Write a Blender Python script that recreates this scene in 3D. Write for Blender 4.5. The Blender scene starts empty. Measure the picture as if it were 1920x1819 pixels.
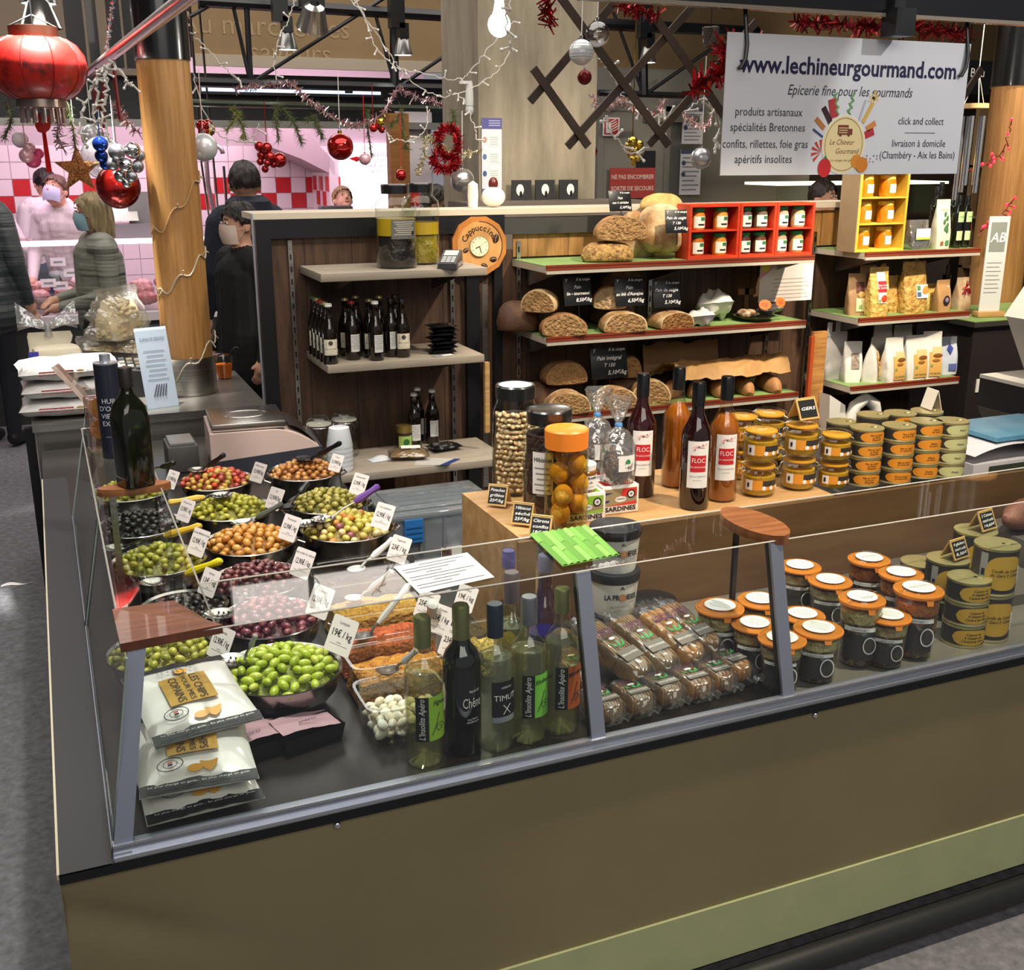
import bpy, bmesh, math, random
from math import sin, cos, pi, radians as R_
from mathutils import Vector as V, Matrix as X4, noise as NZ
random.seed(7)
S = bpy.context.scene
COL = S.collection
# ---------------------------------------------------------------- camera, world, light, exposure
FPX, CAMZ = 2060.0, 1.82
PIT, YAW = math.atan2(617, FPX), math.atan2(905, math.hypot(FPX, 617))
cam = bpy.data.objects.new('camera', bpy.data.cameras.new('camera')); COL.objects.link(cam)
cam.location = (0, 0, CAMZ); cam.rotation_euler = (pi/2-PIT, 0, -YAW)
cam.data.sensor_fit = 'HORIZONTAL'; cam.data.sensor_width = 36; cam.data.lens = 36*FPX/1920
cam.data.clip_start = .05; cam.data.clip_end = 60
S.camera = cam
S.view_settings.view_transform = 'Standard'; S.view_settings.look = 'None'
S.view_settings.gamma = 1; S.view_settings.use_curve_mapping = False
S.view_settings.exposure = 0.95
S.cycles.transparent_max_bounces = 32; S.cycles.max_bounces = 7; S.cycles.diffuse_bounces = 3; S.cycles.glossy_bounces = 4
S.cycles.caustics_reflective = False; S.cycles.caustics_refractive = False; S.cycles.sample_clamp_indirect = 4
W = bpy.data.worlds.new('hall'); S.world = W; W.use_nodes = True
W.node_tree.nodes['Background'].inputs[0].default_value = (.95, .93, 1, 1)
W.node_tree.nodes['Background'].inputs[1].default_value = .13
def lamp(name, kind, loc, energy, col=(1, 1, 1), target=None, size=.1, spot=60, blend=.4):
    l = bpy.data.lights.new(name, kind); l.energy = energy; l.color = col
    o = bpy.data.objects.new(name, l); COL.objects.link(o); o.location = loc
    if kind == 'AREA': l.shape = 'RECTANGLE'; l.size, l.size_y = size if isinstance(size, tuple) else (size, size)
    else: l.shadow_soft_size = size
    if kind == 'SPOT': l.spot_size = R_(spot); l.spot_blend = blend
    if target is not None: o.rotation_euler = (V(target)-V(loc)).to_track_quat('-Z', 'Y').to_euler()
    return o
WARM, COOL, PINK = (1, .86, .66), (.93, .95, 1), (1, .72, .86)
lamp('hall_fill', 'AREA', (1.0, 3.2, 3.9), 70, (1, .95, .88), (1.0, 3.2, 0), (5, 3))  # broad unseen fill at ceiling height over the stall
lamp('hall_fill', 'AREA', (.5, -1.6, 3.6), 40, (1, .93, .84), (.6, 1.0, .6), (4, 1.5))  # unseen front fill, added to brighten the counter front and floor
lamp('spot_light', 'SPOT', (.35, 2.2, 2.95), 70, (1, .96, .9), (.4, 2.8, .7), .05, 75, .6)
lamp('spot_light', 'SPOT', (1.9, 1.5, 2.9), 125, WARM, (1.75, 2.1, .8), .04, 62, .5)
lamp('spot_light', 'SPOT', (2.7, 3.1, 2.9), 105, WARM, (2.7, 4.5, 1.2), .04, 75, .5)
lamp('spot_light', 'SPOT', (3.75, 3.0, 2.9), 165, WARM, (3.85, 4.4, 1.2), .04, 60, .5)
lamp('spot_light', 'SPOT', (1.3, 3.2, 2.9), 30, WARM, (1.45, 4.4, 1.2), .04, 60, .4)
lamp('spot_light', 'SPOT', (2.95, 1.2, 2.9), 26, (1, .98, .95), (2.50, 2.6, 1.93), .03, 29, .12)
lamp('spot_light', 'SPOT', (.15, 4.9, 3.1), 620, (1, .97, .9), (.16, 5.25, .9), .05, 34, .6)
lamp('butcher_light', 'AREA', (1.4, 9.4, 2.7), 40, PINK, (1.4, 10.6, .6), (4, .8))
lamp('butcher_light', 'AREA', (.4, 8.9, 1.9), 5, (1, .62, .8), (.4, 8.9, 0), (3, .3))
lamp('hall_fill', 'AREA', (1.0, 7.2, 3.4), 50, (1, .92, .85), (1.0, 7.2, 0), (6, 1.5))  # broad unseen fill at ceiling height over the far aisle
lamp('spot_light', 'SPOT', (5.2, 4.0, 3.6), 150, (1, .88, .7), (5.9, 6.6, 1.0), .05, 80, .6)
lamp('spot_light', 'SPOT', (4.3, 3.3, 3.3), 70, WARM, (4.9, 5.0, 1.4), .05, 60, .6)

# ---------------------------------------------------------------- pixel rays (photograph 1920x1819) for measuring positions
F0 = V((sin(YAW), cos(YAW), 0)); RT = V((cos(YAW), -sin(YAW), 0))
FW = F0*cos(PIT)-V((0, 0, sin(PIT))); DN = -F0*sin(PIT)-V((0, 0, cos(PIT)))
def at(px, py, Y=None, Z=None, X=None):
    d = FW*FPX+RT*(px-960)+DN*(py-909.5)
    t = (Z-CAMZ)/d.z if Z is not None else (Y/d.y if Y is not None else X/d.x)
    return V((0, 0, CAMZ))+d*t

# ---------------------------------------------------------------- materials
def lin(h):
    if isinstance(h, str):
        c = [int(h[i:i+2], 16)/255 for i in (0, 2, 4)]
        c = [x/12.92 if x <= .04045 else ((x+.055)/1.055)**2.4 for x in c]
    else: c = list(h)
    return (*c[:3], 1)
_mc = {}
def mat(h, rough=.5, metal=0, h2=None, scale=8, stretch=(1, 1, 1), bump=0, coat=0, detail=4, spec=.5, emit=0, sub=0, mode='noise', trans=0, bscale=None, contrast=(.35, .65)):
    key = (h, rough, metal, h2, scale, stretch, bump, coat, detail, spec, emit, sub, mode, trans, bscale, contrast)
    if key in _mc: return _mc[key]
    m = bpy.data.materials.new('m'+str(len(_mc))); m.use_nodes = True; _mc[key] = m
    N = m.node_tree.nodes; L = m.node_tree.links; p = N['Principled BSDF']
    p.inputs['Base Color'].default_value = lin(h); p.inputs['Roughness'].default_value = rough; p.inputs['Metallic'].default_value = metal
    p.inputs['Coat Weight'].default_value = coat; p.inputs['Specular IOR Level'].default_value = spec
    if emit: p.inputs['Emission Color'].default_value = lin(h); p.inputs['Emission Strength'].default_value = emit
    if sub: p.inputs['Subsurface Weight'].default_value = sub; p.inputs['Subsurface Scale'].default_value = .01
    if h2 or bump:
        tc = N.new('ShaderNodeTexCoord'); mp = N.new('ShaderNodeMapping'); mp.inputs['Scale'].default_value = stretch
        L.new(tc.outputs['Object'], mp.inputs[0])
        if mode == 'voronoi':
            t = N.new('ShaderNodeTexVoronoi'); o = t.outputs['Distance']
        elif mode == 'wave':
            t = N.new('ShaderNodeTexWave'); t.inputs['Distortion'].default_value = 3; t.inputs['Detail'].default_value = 3; o = t.outputs['Fac']
        else:
            t = N.new('ShaderNodeTexNoise'); t.inputs['Detail'].default_value = detail; t.inputs['Roughness'].default_value = .6; o = t.outputs['Fac']
        t.inputs['Scale'].default_value = scale; L.new(mp.outputs[0], t.inputs['Vector'])
        if h2:
            r = N.new('ShaderNodeValToRGB'); r.color_ramp.elements[0].position, r.color_ramp.elements[1].position = contrast
            r.color_ramp.elements[0].color = lin(h2); r.color_ramp.elements[1].color = lin(h)
            L.new(o, r.inputs[0]); L.new(r.outputs[0], p.inputs['Base Color'])
        if bump:
            b = N.new('ShaderNodeBump'); b.inputs['Strength'].default_value = min(1, bump); b.inputs['Distance'].default_value = .01*max(1, bump)
            if bscale:
                t2 = N.new('ShaderNodeTexNoise'); t2.inputs['Scale'].default_value = bscale; t2.inputs['Detail'].default_value = 3
                L.new(mp.outputs[0], t2.inputs['Vector']); o = t2.outputs['Fac']
            L.new(o, b.inputs['Height']); L.new(b.outputs[0], p.inputs['Normal'])
    return m
def glass(tint='FFFFFF', refl=.1, rough=.02, haze=0, hcol='DDDDDD', bump=0):
    key = ('g', tint, refl, rough, haze, hcol, bump)
    if key in _mc: return _mc[key]
    m = bpy.data.materials.new('glass'+str(len(_mc))); m.use_nodes = True; _mc[key] = m
    N = m.node_tree.nodes; L = m.node_tree.links; N.remove(N['Principled BSDF']); out = N['Material Output']
    tr = N.new('ShaderNodeBsdfTransparent'); tr.inputs[0].default_value = lin(tint)
    gl = N.new('ShaderNodeBsdfGlossy'); gl.inputs['Roughness'].default_value = rough
    lw = N.new('ShaderNodeLayerWeight'); lw.inputs['Blend'].default_value = .5
    pw = N.new('ShaderNodeMath'); pw.operation = 'POWER'; pw.inputs[1].default_value = 3.5; L.new(lw.outputs['Facing'], pw.inputs[0])
    ma = N.new('ShaderNodeMath'); ma.operation = 'MULTIPLY_ADD'; ma.inputs[1].default_value = .7; ma.inputs[2].default_value = refl*.5; L.new(pw.outputs[0], ma.inputs[0])
    mx = N.new('ShaderNodeMixShader'); L.new(ma.outputs[0], mx.inputs[0]); last = tr
    if haze:
        df = N.new('ShaderNodeBsdfDiffuse'); df.inputs[0].default_value = lin(hcol)
        m2 = N.new('ShaderNodeMixShader'); m2.inputs[0].default_value = haze; L.new(tr.outputs[0], m2.inputs[1]); L.new(df.outputs[0], m2.inputs[2]); last = m2
    if bump:
        tc = N.new('ShaderNodeTexCoord'); t = N.new('ShaderNodeTexNoise'); t.inputs['Scale'].default_value = bump; t.inputs['Detail'].default_value = 2
        b = N.new('ShaderNodeBump'); b.inputs['Strength'].default_value = 1; b.inputs['Distance'].default_value = .02
        L.new(tc.outputs['Object'], t.inputs['Vector']); L.new(t.outputs['Fac'], b.inputs['Height'])
        L.new(b.outputs[0], gl.inputs['Normal']); L.new(b.outputs[0], lw.inputs['Normal'])
    L.new(last.outputs[0], mx.inputs[1]); L.new(gl.outputs[0], mx.inputs[2]); L.new(mx.outputs[0], out.inputs['Surface'])
    return m
def planks(h, h2, line, w=.19, rough=.6, axis='X', length=3.0, scale=6):
    key = ('pl', h, h2, line, w, axis, length)
    if key in _mc: return _mc[key]
    m = mat(h, rough, 0, h2, scale, (5, 5, .6) if axis == 'X' else (.6, 5, 5), .12); _mc[key] = m; del _mc[[k for k, v in _mc.items() if v is m and k is not key][0]]
    N = m.node_tree.nodes; L = m.node_tree.links; p = N['Principled BSDF']
    tc = [n for n in N if n.type == 'TEX_COORD'][0]; sx = N.new('ShaderNodeSeparateXYZ'); L.new(tc.outputs['Object'], sx.inputs[0])
    a = N.new('ShaderNodeMath'); a.operation = 'PINGPONG'; a.inputs[1].default_value = w/2; L.new(sx.outputs['X' if axis == 'X' else 'Z'], a.inputs[0])
    g = N.new('ShaderNodeMath'); g.operation = 'GREATER_THAN'; g.inputs[1].default_value = .002; L.new(a.outputs[0], g.inputs[0])
    rp = [n for n in N if n.type == 'VALTORGB'][0]; mx = N.new('ShaderNodeMix'); mx.data_type = 'RGBA'
    L.new(g.outputs[0], mx.inputs[0]); mx.inputs[6].default_value = lin(line); L.new(rp.outputs[0], mx.inputs[7]); L.new(mx.outputs[2], p.inputs['Base Color'])
    return m

# ---------------------------------------------------------------- mesh building
def T(x=0, y=0, z=0): return X4.Translation((x, y, z))
def RX(a): return X4.Rotation(R_(a), 4, 'X')
def RY(a): return X4.Rotation(R_(a), 4, 'Y')
def RZ(a): return X4.Rotation(R_(a), 4, 'Z')
def SC(x, y=None, z=None): return X4.Diagonal((x, y if y is not None else x, z if z is not None else x, 1))
_tc = {}
def text_mesh(s, size, bold, shear, align, space):
    k = (s, size, bold, shear, align, space)
    if k not in _tc:
        c = bpy.data.curves.new('t', 'FONT'); c.body = s; c.size = size; c.offset = bold*size; c.shear = shear; c.resolution_u = 2
        c.align_x = align; c.align_y = 'CENTER'; c.space_character = space; c.fill_mode = 'FRONT'
        o = bpy.data.objects.new('t', c); COL.objects.link(o)
        me = bpy.data.meshes.new_from_object(o.evaluated_get(bpy.context.evaluated_depsgraph_get()))
        _tc[k] = ([v.co.copy() for v in me.vertices], [tuple(p.vertices) for p in me.polygons])
        bpy.data.objects.remove(o); bpy.data.curves.remove(c); bpy.data.meshes.remove(me)
    return _tc[k]
class B:
    def __init__(s): s.v = []; s.f = []; s.mi = []; s.ms = []; s.M = X4()
    def add(s, vs, fs, m, M=None):
        M = s.M @ M if M is not None else s.M; n = len(s.v)
        flip = M.determinant() < 0
        s.v += [M @ V(p) for p in vs]
        if m not in s.ms: s.ms.append(m)
        k = s.ms.index(m)
        for f in fs: s.f.append([n+i for i in (reversed(f) if flip else f)]); s.mi.append(k)
        return s
    def box(s, x0, x1, y0, y1, z0, z1, m, M=None):
        return s.add([(x, y, z) for x in (x0, x1) for y in (y0, y1) for z in (z0, z1)],
                     [(0, 1, 3, 2), (4, 6, 7, 5), (0, 4, 5, 1), (2, 3, 7, 6), (0, 2, 6, 4), (1, 5, 7, 3)], m, M)
    def rbox(s, sx, sy, sz, r, m, M=None, seg=2):
        bm = bmesh.new(); bmesh.ops.create_cube(bm, size=1, matrix=T(0, 0, sz/2) @ SC(sx, sy, sz))
        bmesh.ops.bevel(bm, geom=bm.edges[:], offset=r, segments=seg, profile=.5, affect='EDGES')
        bm.verts.index_update(); s.add([v.co.copy() for v in bm.verts], [[v.index for v in f.verts] for f in bm.faces], m, M); bm.free(); return s
    def lathe(s, prof, m, n=20, M=None, mats=None, cap=True, wob=None):
        vs, fs = [], []
        for i, (r, z) in enumerate(prof):
            for k in range(n):
                a = 2*pi*k/n; q = r*(1+(wob(a, z) if wob else 0)); vs.append((q*cos(a), q*sin(a), z))
        for i in range(len(prof)-1):
            for k in range(n):
                j = (k+1) % n; fs.append((i*n+k, i*n+j, (i+1)*n+j, (i+1)*n+k))
        if cap:
            if prof[0][0] > 1e-5: fs.append(tuple(range(n))[::-1])
            if prof[-1][0] > 1e-5: fs.append(tuple(range((len(prof)-1)*n, len(prof)*n)))
        return s.add(vs, fs, m, M)
    def cyl(s, r, z0, z1, m, n=20, M=None, r2=None): return s.lathe([(r, z0), (r if r2 is None else r2, z1)], m, n, M)
    def tube(s, pts, r, m, n=6, M=None, closed=False):
        pts = [V(p) for p in pts]; vs, fs = [], []; k = len(pts); up = V((0, 0, 1)); prev = None
        for i, p in enumerate(pts):
            d = (pts[(i+1) % k]-pts[i-1]) if closed else pts[min(i+1, k-1)]-pts[max(i-1, 0)]
            d = d.normalized() if d.length > 1e-9 else up
            if prev is None: a = d.cross(up if abs(d.z) < .95 else V((1, 0, 0))).normalized()
            else:
                a = prev-d*prev.dot(d); a = a.normalized() if a.length > 1e-6 else d.cross(V((1, 0, 0))).normalized()
            prev = a; b = d.cross(a); q = r[i] if isinstance(r, (list, tuple)) else r
            for j in range(n): t = 2*pi*j/n; vs.append(p+(a*cos(t)+b*sin(t))*q)
        for i in range(k if closed else k-1):
            for j in range(n): i2 = (i+1) % k; fs.append((i*n+j, i*n+(j+1) % n, i2*n+(j+1) % n, i2*n+j))
        if not closed: fs += [tuple(range(n))[::-1], tuple(range((k-1)*n, k*n))]
        return s.add(vs, fs, m, M)
    def ell(s, c, r, m, nu=14, nv=9, M=None, p=1, amp=0, freq=6, seed=0):
        r = (r, r, r) if not isinstance(r, (tuple, list)) else r; vs, fs = [], []
        sg = lambda t: math.copysign(abs(t)**p, t)
        for i in range(nv+1):
            b = -pi/2+pi*i/nv
            for k in range(nu):
                a = 2*pi*k/nu; d = V((sg(cos(b))*sg(cos(a)), sg(cos(b))*sg(sin(a)), sg(sin(b))))
                q = 1+(amp*NZ.noise(d*freq+V((seed, seed*.7, 0))) if amp else 0); vs.append((c[0]+d.x*r[0]*q, c[1]+d.y*r[1]*q, c[2]+d.z*r[2]*q))
        for i in range(nv):
            for k in range(nu): j = (k+1) % nu; fs.append((i*nu+k, i*nu+j, (i+1)*nu+j, (i+1)*nu+k))
        return s.add(vs, fs, m, M)
    def grid(s, fn, nu, nv, m, M=None, closeu=False):
        vs = [fn(i/nu, j/nv) for j in range(nv+1) for i in range(nu if closeu else nu+1)]; w = nu if closeu else nu+1
        fs = [(j*w+i, j*w+(i+1) % w, (j+1)*w+(i+1) % w, (j+1)*w+i) for j in range(nv) for i in range(nu)]
        return s.add(vs, fs, m, M)
    def prism(s, poly, z0, z1, m, M=None):
        n = len(poly); vs = [(x, y, z0) for x, y in poly]+[(x, y, z1) for x, y in poly]
        return s.add(vs, [tuple(range(n))[::-1], tuple(range(n, 2*n))]+[(i, (i+1) % n, n+(i+1) % n, n+i) for i in range(n)], m, M)
    def poly(s, pts, m, M=None): return s.add(pts, [tuple(range(len(pts)))], m, M)
    def quad(s, w, h, m, M=None): return s.add([(-w/2, -h/2, 0), (w/2, -h/2, 0), (w/2, h/2, 0), (-w/2, h/2, 0)], [(0, 1, 2, 3)], m, M)
    def disc(s, r, m, M=None, n=20, ry=None): return s.poly([(r*cos(2*pi*k/n), (ry or r)*sin(2*pi*k/n), 0) for k in range(n)], m, M)
    def text(s, t, size, m, M=None, bold=0, shear=0, align='CENTER', space=1, wrap=0, width=None):
        vs, fs = text_mesh(t, size, bold, shear, align, space)
        if width and vs:
            w = max(v.x for v in vs)-min(v.x for v in vs); vs = [V((v.x*width/max(w, 1e-6), v.y, 0)) for v in vs]
        if wrap: vs = [V((wrap*sin(v.x/wrap), v.y, wrap*cos(v.x/wrap)-wrap)) for v in vs]
        return s.add(vs, fs, m, M)
    def wrapquad(s, w, h, rad, m, M=None, n=8):
        vs = []
        for i in range(n+1):
            x = -w/2+w*i/n; a = x/rad
            vs += [(rad*sin(a), -h/2, rad*cos(a)-rad), (rad*sin(a), h/2, rad*cos(a)-rad)]
        return s.add(vs, [(2*i, 2*i+2, 2*i+3, 2*i+1) for i in range(n)], m, M)
    def ob(s, name, parent=None, label=None, cat=None, group=None, kind=None, loc=None, rz=0, angle=38):
        me = bpy.data.meshes.new(name); me.from_pydata(s.v, [], s.f); me.update()
        for m in s.ms: me.materials.append(m)
        me.polygons.foreach_set('material_index', s.mi); me.polygons.foreach_set('use_smooth', [True]*len(s.f))
        me.set_sharp_from_angle(angle=R_(angle))
        o = bpy.data.objects.new(name, me); COL.objects.link(o)
        if parent: o.parent = parent
        if loc is not None: o.location = loc
        if rz: o.rotation_euler.z = R_(rz)
        return tag(o, label, cat, group, kind)
def tag(o, label=None, cat=None, group=None, kind=None):
    for k, v in (('label', label), ('category', cat), ('group', group), ('kind', kind)):
        if v: o[k] = v
    return o
def E(name, label, cat, loc=(0, 0, 0), rz=0, group=None):
    o = bpy.data.objects.new(name, None); COL.objects.link(o); o.location = loc; o.rotation_euler.z = R_(rz); o.empty_display_size = .05
    return tag(o, label, cat, group)
def dup(root, loc, rz=None, label=None, group=None, rot=None, scale=None):
    def cp(o, par):
        c = o.copy(); COL.objects.link(c)
        if par: c.parent = par
        for ch in o.children: cp(ch, c)
        return c
    r = cp(root, None); r.location = loc
    if rz is not None: r.rotation_euler.z = R_(rz)
    if rot is not None: r.rotation_euler = [R_(a) for a in rot]
    if scale is not None: r.scale = (scale,)*3 if not isinstance(scale, tuple) else scale
    if label: r['label'] = label
    if group: r['group'] = group
    return r
def struct(b, name, **k): return b.ob(name, kind='structure', **k)
FRONT = RX(90)   # turns an x-y drawing to face -Y (towards the aisle)
def wood(h='B98A55', h2='8A6238', st=(1, 1, 12), sc=5, rough=.5, **k): return mat(h, rough, 0, h2, sc, st, .05, **k)

# ---------------------------------------------------------------- common materials
BLK = mat('15161A', .35); BLKM = mat('0E0F12', .25, 0, coat=.3); WHT = mat('F2F0EC', .5); PAPER = mat('F7F4EE', .7)
STEEL = mat('C9C6C0', .28, 1, 'A9A7A3', 3, (1, 1, 40)); ALU = mat('A9B0BF', .38, .85); CHROME = mat('E8E8EA', .06, 1)
INK = mat('1A1A22', .6); CARDW = mat('FBF1EC', .5); CLEAR = glass('FFFFFF', .08); JAR = glass('F6FAF8', .12); PANE = glass('F4FAF7', .1)
PLAST = glass('F4F6F6', .16, .08, .08, bump=18); SLATE = mat('1B1C1F', .55); CHALK = mat('F4F2EE', .8); GREEN = mat('2E8B4A', .4)
GREY = mat('8B8B8B', .5); TINT = mat('6E6E74', .6); SKIN = mat('D9A184', .5, sub=.1)
# ================================================================ setting: floor, shells, columns, counters
FLOORM = mat('84848A', .7, 0, '57575B', 34, (1, 1, 1), .06, detail=12, contrast=(.28, .72))
b = B(); b.box(-6, 12, -3, 14, -.1, 0, FLOORM); struct(b, 'floor')
b = B(); b.box(-6, 12, -3, 14, 4.2, 4.3, mat('2A2A2C', .8)); struct(b, 'ceiling')
b = B(); b.box(-6.1, -6, -3, 14, 0, 4.2, mat('8A8580', .8)); struct(b, 'wall_left')
b = B(); b.box(12, 12.1, -3, 14, 0, 4.2, mat('5A5048', .8)); struct(b, 'wall_right')
# tiled butcher wall at the back, red and pink-white squares in two rows
WT = mat('F0E4E6', .25, coat=.2); RT_ = mat('C8232A', .3, coat=.2); GROUT = mat('CDBFC2', .7); PLAS = mat('C3B4B8', .85)
def tilewall(b, x0, x1, y, ztop, t, zr, phase=0):
    b.box(x0, x1, y, y+.1, 0, 4.2, PLAS); n = int((x1-x0)/t)
    for i in range(n):
        for j in range(int(ztop/t)):
            z = ztop-(j+1)*t; red = j in zr and (i+j+phase) % 2 == 0
            b.box(x0+i*t+.003, x0+(i+1)*t-.003, y-.008, y, z+.003, z+t-.003, RT_ if red else WT)
YB = 10.6
b = B(); b.M = T(0, 0, 0); tilewall(b, -1.0, 3.55, YB, 1.91, .14, (2, 3)); b.box(-6, -1, YB, YB+.1, 0, 4.2, mat('B9B0AE', .85)); struct(b, 'wall_back')
b = B()   # side return wall of the butcher stall with its own tiles and a sloping hood above
xr = at(628, 380, Y=9.9).x
b.box(2.42, 2.5, 9.9, YB, 0, 1.85, WT)
for i in range(5):
    for j in range(2):
        if (i+j) % 2: b.box(2.412, 2.42, 9.93+i*.12, 10.04+i*.12, 1.39+j*.13, 1.515+j*.13, RT_)
for j in range(7): b.box(2.49, 2.5, 9.895, 9.9, .2+.2*j, .38+.2*j, WT)
struct(b, 'wall_return')
b = B(); P = [at(500, 228, Y=9.9), at(560, 230, Y=9.9), at(628, 305, Y=9.9), at(628, 330, Y=9.9), at(565, 298, Y=9.9), at(505, 275, Y=9.9)]
HM = mat('B9A6AB', .6)
n = len(P); Q = [p+V((0, .7, 0)) for p in P]
b.add(P+Q, [tuple(range(n)), tuple(range(n, 2*n))[::-1]]+[(i, n+i, n+(i+1) % n, (i+1) % n) for i in range(n)], HM)
b.ob('extractor_hood', label='sloping pinkish extractor hood against the tiled butcher wall', cat='hood')
# lit panel with writing on the right of the tiled wall
b = B(); c = at(692, 330, Y=YB-.02); b.box(c.x-.28, c.x+.28, YB-.035, YB-.015, c.z-.55, c.z+.3, mat('FBEFFF', .5, emit=.8))
b.text('VIANDES\nvolailles · charcuterie\nbœuf · veau\nagneau', .05, GREY, T(c.x+.08, YB-.037, c.z+.12) @ FRONT); b.poly([(c.x-.2, YB-.037, c.z+.16), (c.x-.12, YB-.037, c.z+.18), (c.x-.06, YB-.037, c.z+.16), (c.x-.12, YB-.037, c.z+.13)], RT_)
b.ob('backlit_menu_panel', label='bright backlit menu panel on the pink tiled wall behind the register', cat='panel')
# brown fascia with faded writing, black beam and screen strip under it
FASC = mat('8F7653', .8, 0, '87704F', 3)
b = B(); b.box(-6, 1.12, 8.55, 8.7, 2.36, 3.7, mat('77695A', .8)); b.box(1.15, 9, 8.5, 8.7, 2.5, 3.9, FASC); b.box(1.15, 9, 8.46, 8.5, 2.43, 2.51, mat('A99C88', .6))
FT = mat('A18A68', .8)
b.text('Au marché des', .2, FT, T(at(500, 50, Y=8.5).x, 8.495, at(500, 50, Y=8.5).z) @ FRONT); b.text('saveurs', .2, FT, T(at(545, 100, Y=8.5).x, 8.495, at(545, 100, Y=8.5).z) @ FRONT)
struct(b, 'wall_fascia')
b = B(); b.box(-6, 4.6, 8.75, 8.95, 2.06, 2.4, BLK); b.box(-6, 4.6, 8.6, 8.7, 2.02, 2.07, mat('9A9A92', .3, .6)); struct(b, 'trim_1')
b = B(); a, c = at(372, 160, Y=8.6), at(718, 178, Y=8.6); b.box(a.x, c.x, 8.6, 8.66, c.z-.02, a.z+.03, BLK); b.box(a.x+.02, c.x-.02, 8.59, 8.6, c.z, a.z, mat('B9CCF2', .4, emit=1.0)); b.box(c.x-.3, c.x-.24, 8.585, 8.6, c.z+.005, c.z+.04, BLK)
b.ob('display_screen', label='long pale blue lit display strip under the black beam over the butcher', cat='screen')
# brown wood panel at the end of the butcher stall
a, c = at(730, 212, Y=8.2), at(765, 440, Y=8.2); b = B(); b.box(a.x, c.x+.03, 8.2, 8.3, 0, a.z, wood('A9743F', '8F5F30')); struct(b, 'trim_2')
# grey fire door wall on the right with a door
GW = mat('77756F', .7); GD = mat('7E7B73', .6)
xa = at(905, 300, Y=8.1).x; xd0, xd1 = at(1128, 300, Y=8.08).x, at(1242, 300, Y=8.08).x
b = B(); b.box(3.3, 6.2, 8.1, 8.2, 0, 2.48, GW); b.box(6.2, 12, 9.4, 9.5, 0, 4.2, mat('4A3C30', .8)); struct(b, 'wall_far')
b = B(); b.box(xd0, xd1, 8.06, 8.1, 0, 2.16, GD); b.box(xd0-.05, xd0, 8.05, 8.1, 0, 2.2, GW); b.box(xd1, xd1+.05, 8.05, 8.1, 0, 2.2, GW); b.box(xd0-.05, xd1+.05, 8.05, 8.1, 2.16, 2.21, GW)
b.box(xd0+.35, xd0+.85, 8.02, 8.06, 2.08, 2.13, mat('6A6862', .5)); d = struct(b, 'door_1')
b = B(); b.box(xd0+.3, xd0+.46, 8.03, 8.06, 1.62, 1.86, BLK); b.ob('door_sign', parent=d)
# concrete pillar
CON = mat('A69B86', .8, 0, '6F6655', 2.6, (3, 3, .6), .15, detail=12, contrast=(.22, .62))
b = B(); b.box(1.99+.14, 2.80, 5.5, 6.05, 0, 4.2, CON); struct(b, 'wall_pillar')
# round wooden columns with black heads
WC = mat('B98951', .45, 0, '9C6F3C', 9, (6, 6, .35), .03, detail=6)
b = B(); b.cyl(.108, .8, 2.2, WC, 28); struct(b, 'column_wood', loc=(.555, 5.06, 0))
b = B(); b.cyl(.113, 2.2, 4.2, BLKM, 28); struct(b, 'column_head', loc=(.555, 5.06, 0))
b = B(); b.cyl(.118, .802, .965, STEEL, 28); b.cyl(.122, .802, .81, STEEL, 28); b.ob('column_collar', label='polished steel collar round the foot of the wooden column', cat='collar', loc=(.555, 5.06, 0))
b = B(); b.cyl(.15, 0, 2.2, WC, 28); struct(b, 'column_wood', loc=(5.24, 5.0, 0))
b = B(); b.cyl(.156, 2.2, 4.2, BLKM, 28); struct(b, 'column_head', loc=(5.24, 5.0, 0))

# ---------------------------------------------------------------- the glass fronted counter
PANEL = mat('847A58', .6, 0, '7C7252', 2, (1, 1, 1), .02); BAND = mat('B2B88C', .65, 0, 'A4AA80', 9, contrast=(.3, .8))
DECK = mat('1F1E1D', .25, 0, '2B2623', 5, (1, 8, 1)); LEDGE = mat('2C2C31', .5)
ctr = E('display_counter', 'long olive green market counter with black ledge and aluminium framed glass front', 'counter', (0, 1.7, 0))
def part(name, fn, par=None, **k):
    b = B(); b.M = T(0, -1.7, 0); fn(b); return b.ob(name, parent=par or ctr, **k)
def panelgeo(b):
    def f(u, v):
        x = -.085+u*u*5.3; z = .255+v*.425; y = 1.7
        k = math.hypot((x-.03)/.16+(.65-z)*1.2, (z-.6+.55*(x+.05))/.035); y += .018*math.exp(-k*k)*(1 if x < .4 else 0)
        return (x, y, z)
    b.grid(f, 60, 26, PANEL); b.box(-.086, -.085, 1.7, 4.2, .1, .68, PANEL); b.box(-.085, 5.215, 1.701, 1.72, .679, .682, ALU)
part('front_panel', panelgeo)
part('base_band', lambda b: (b.box(-.085, 5.215, 1.694, 1.72, .11, .255, BAND)))
part('toe_kick', lambda b: (b.box(-.06, 5.2, 1.80, 1.83, 0, .11, mat('0C0C0D', .6)), b.tube([(-.1, 1.68, .05), (5.2, 1.68, .05)], .032, mat('1B1F20', .5), 10)))
part('deck', lambda b: (b.box(-.085, 5.215, 1.695, 2.3, .682, .70, DECK), b.box(-.085, .905, 2.3, 4.6, .682, .70, DECK), b.box(-.085, .905, 4.58, 4.6, 0, .682, DECK), b.box(.885, .905, 2.3, 4.6, 0, .682, DECK)))
part('deck_plate', lambda b: b.box(1.37, 5.2, 1.716, 2.285, .7000, .7003, mat('8F8A80', .35, .5)), label='brushed grey metal deck plate')
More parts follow.
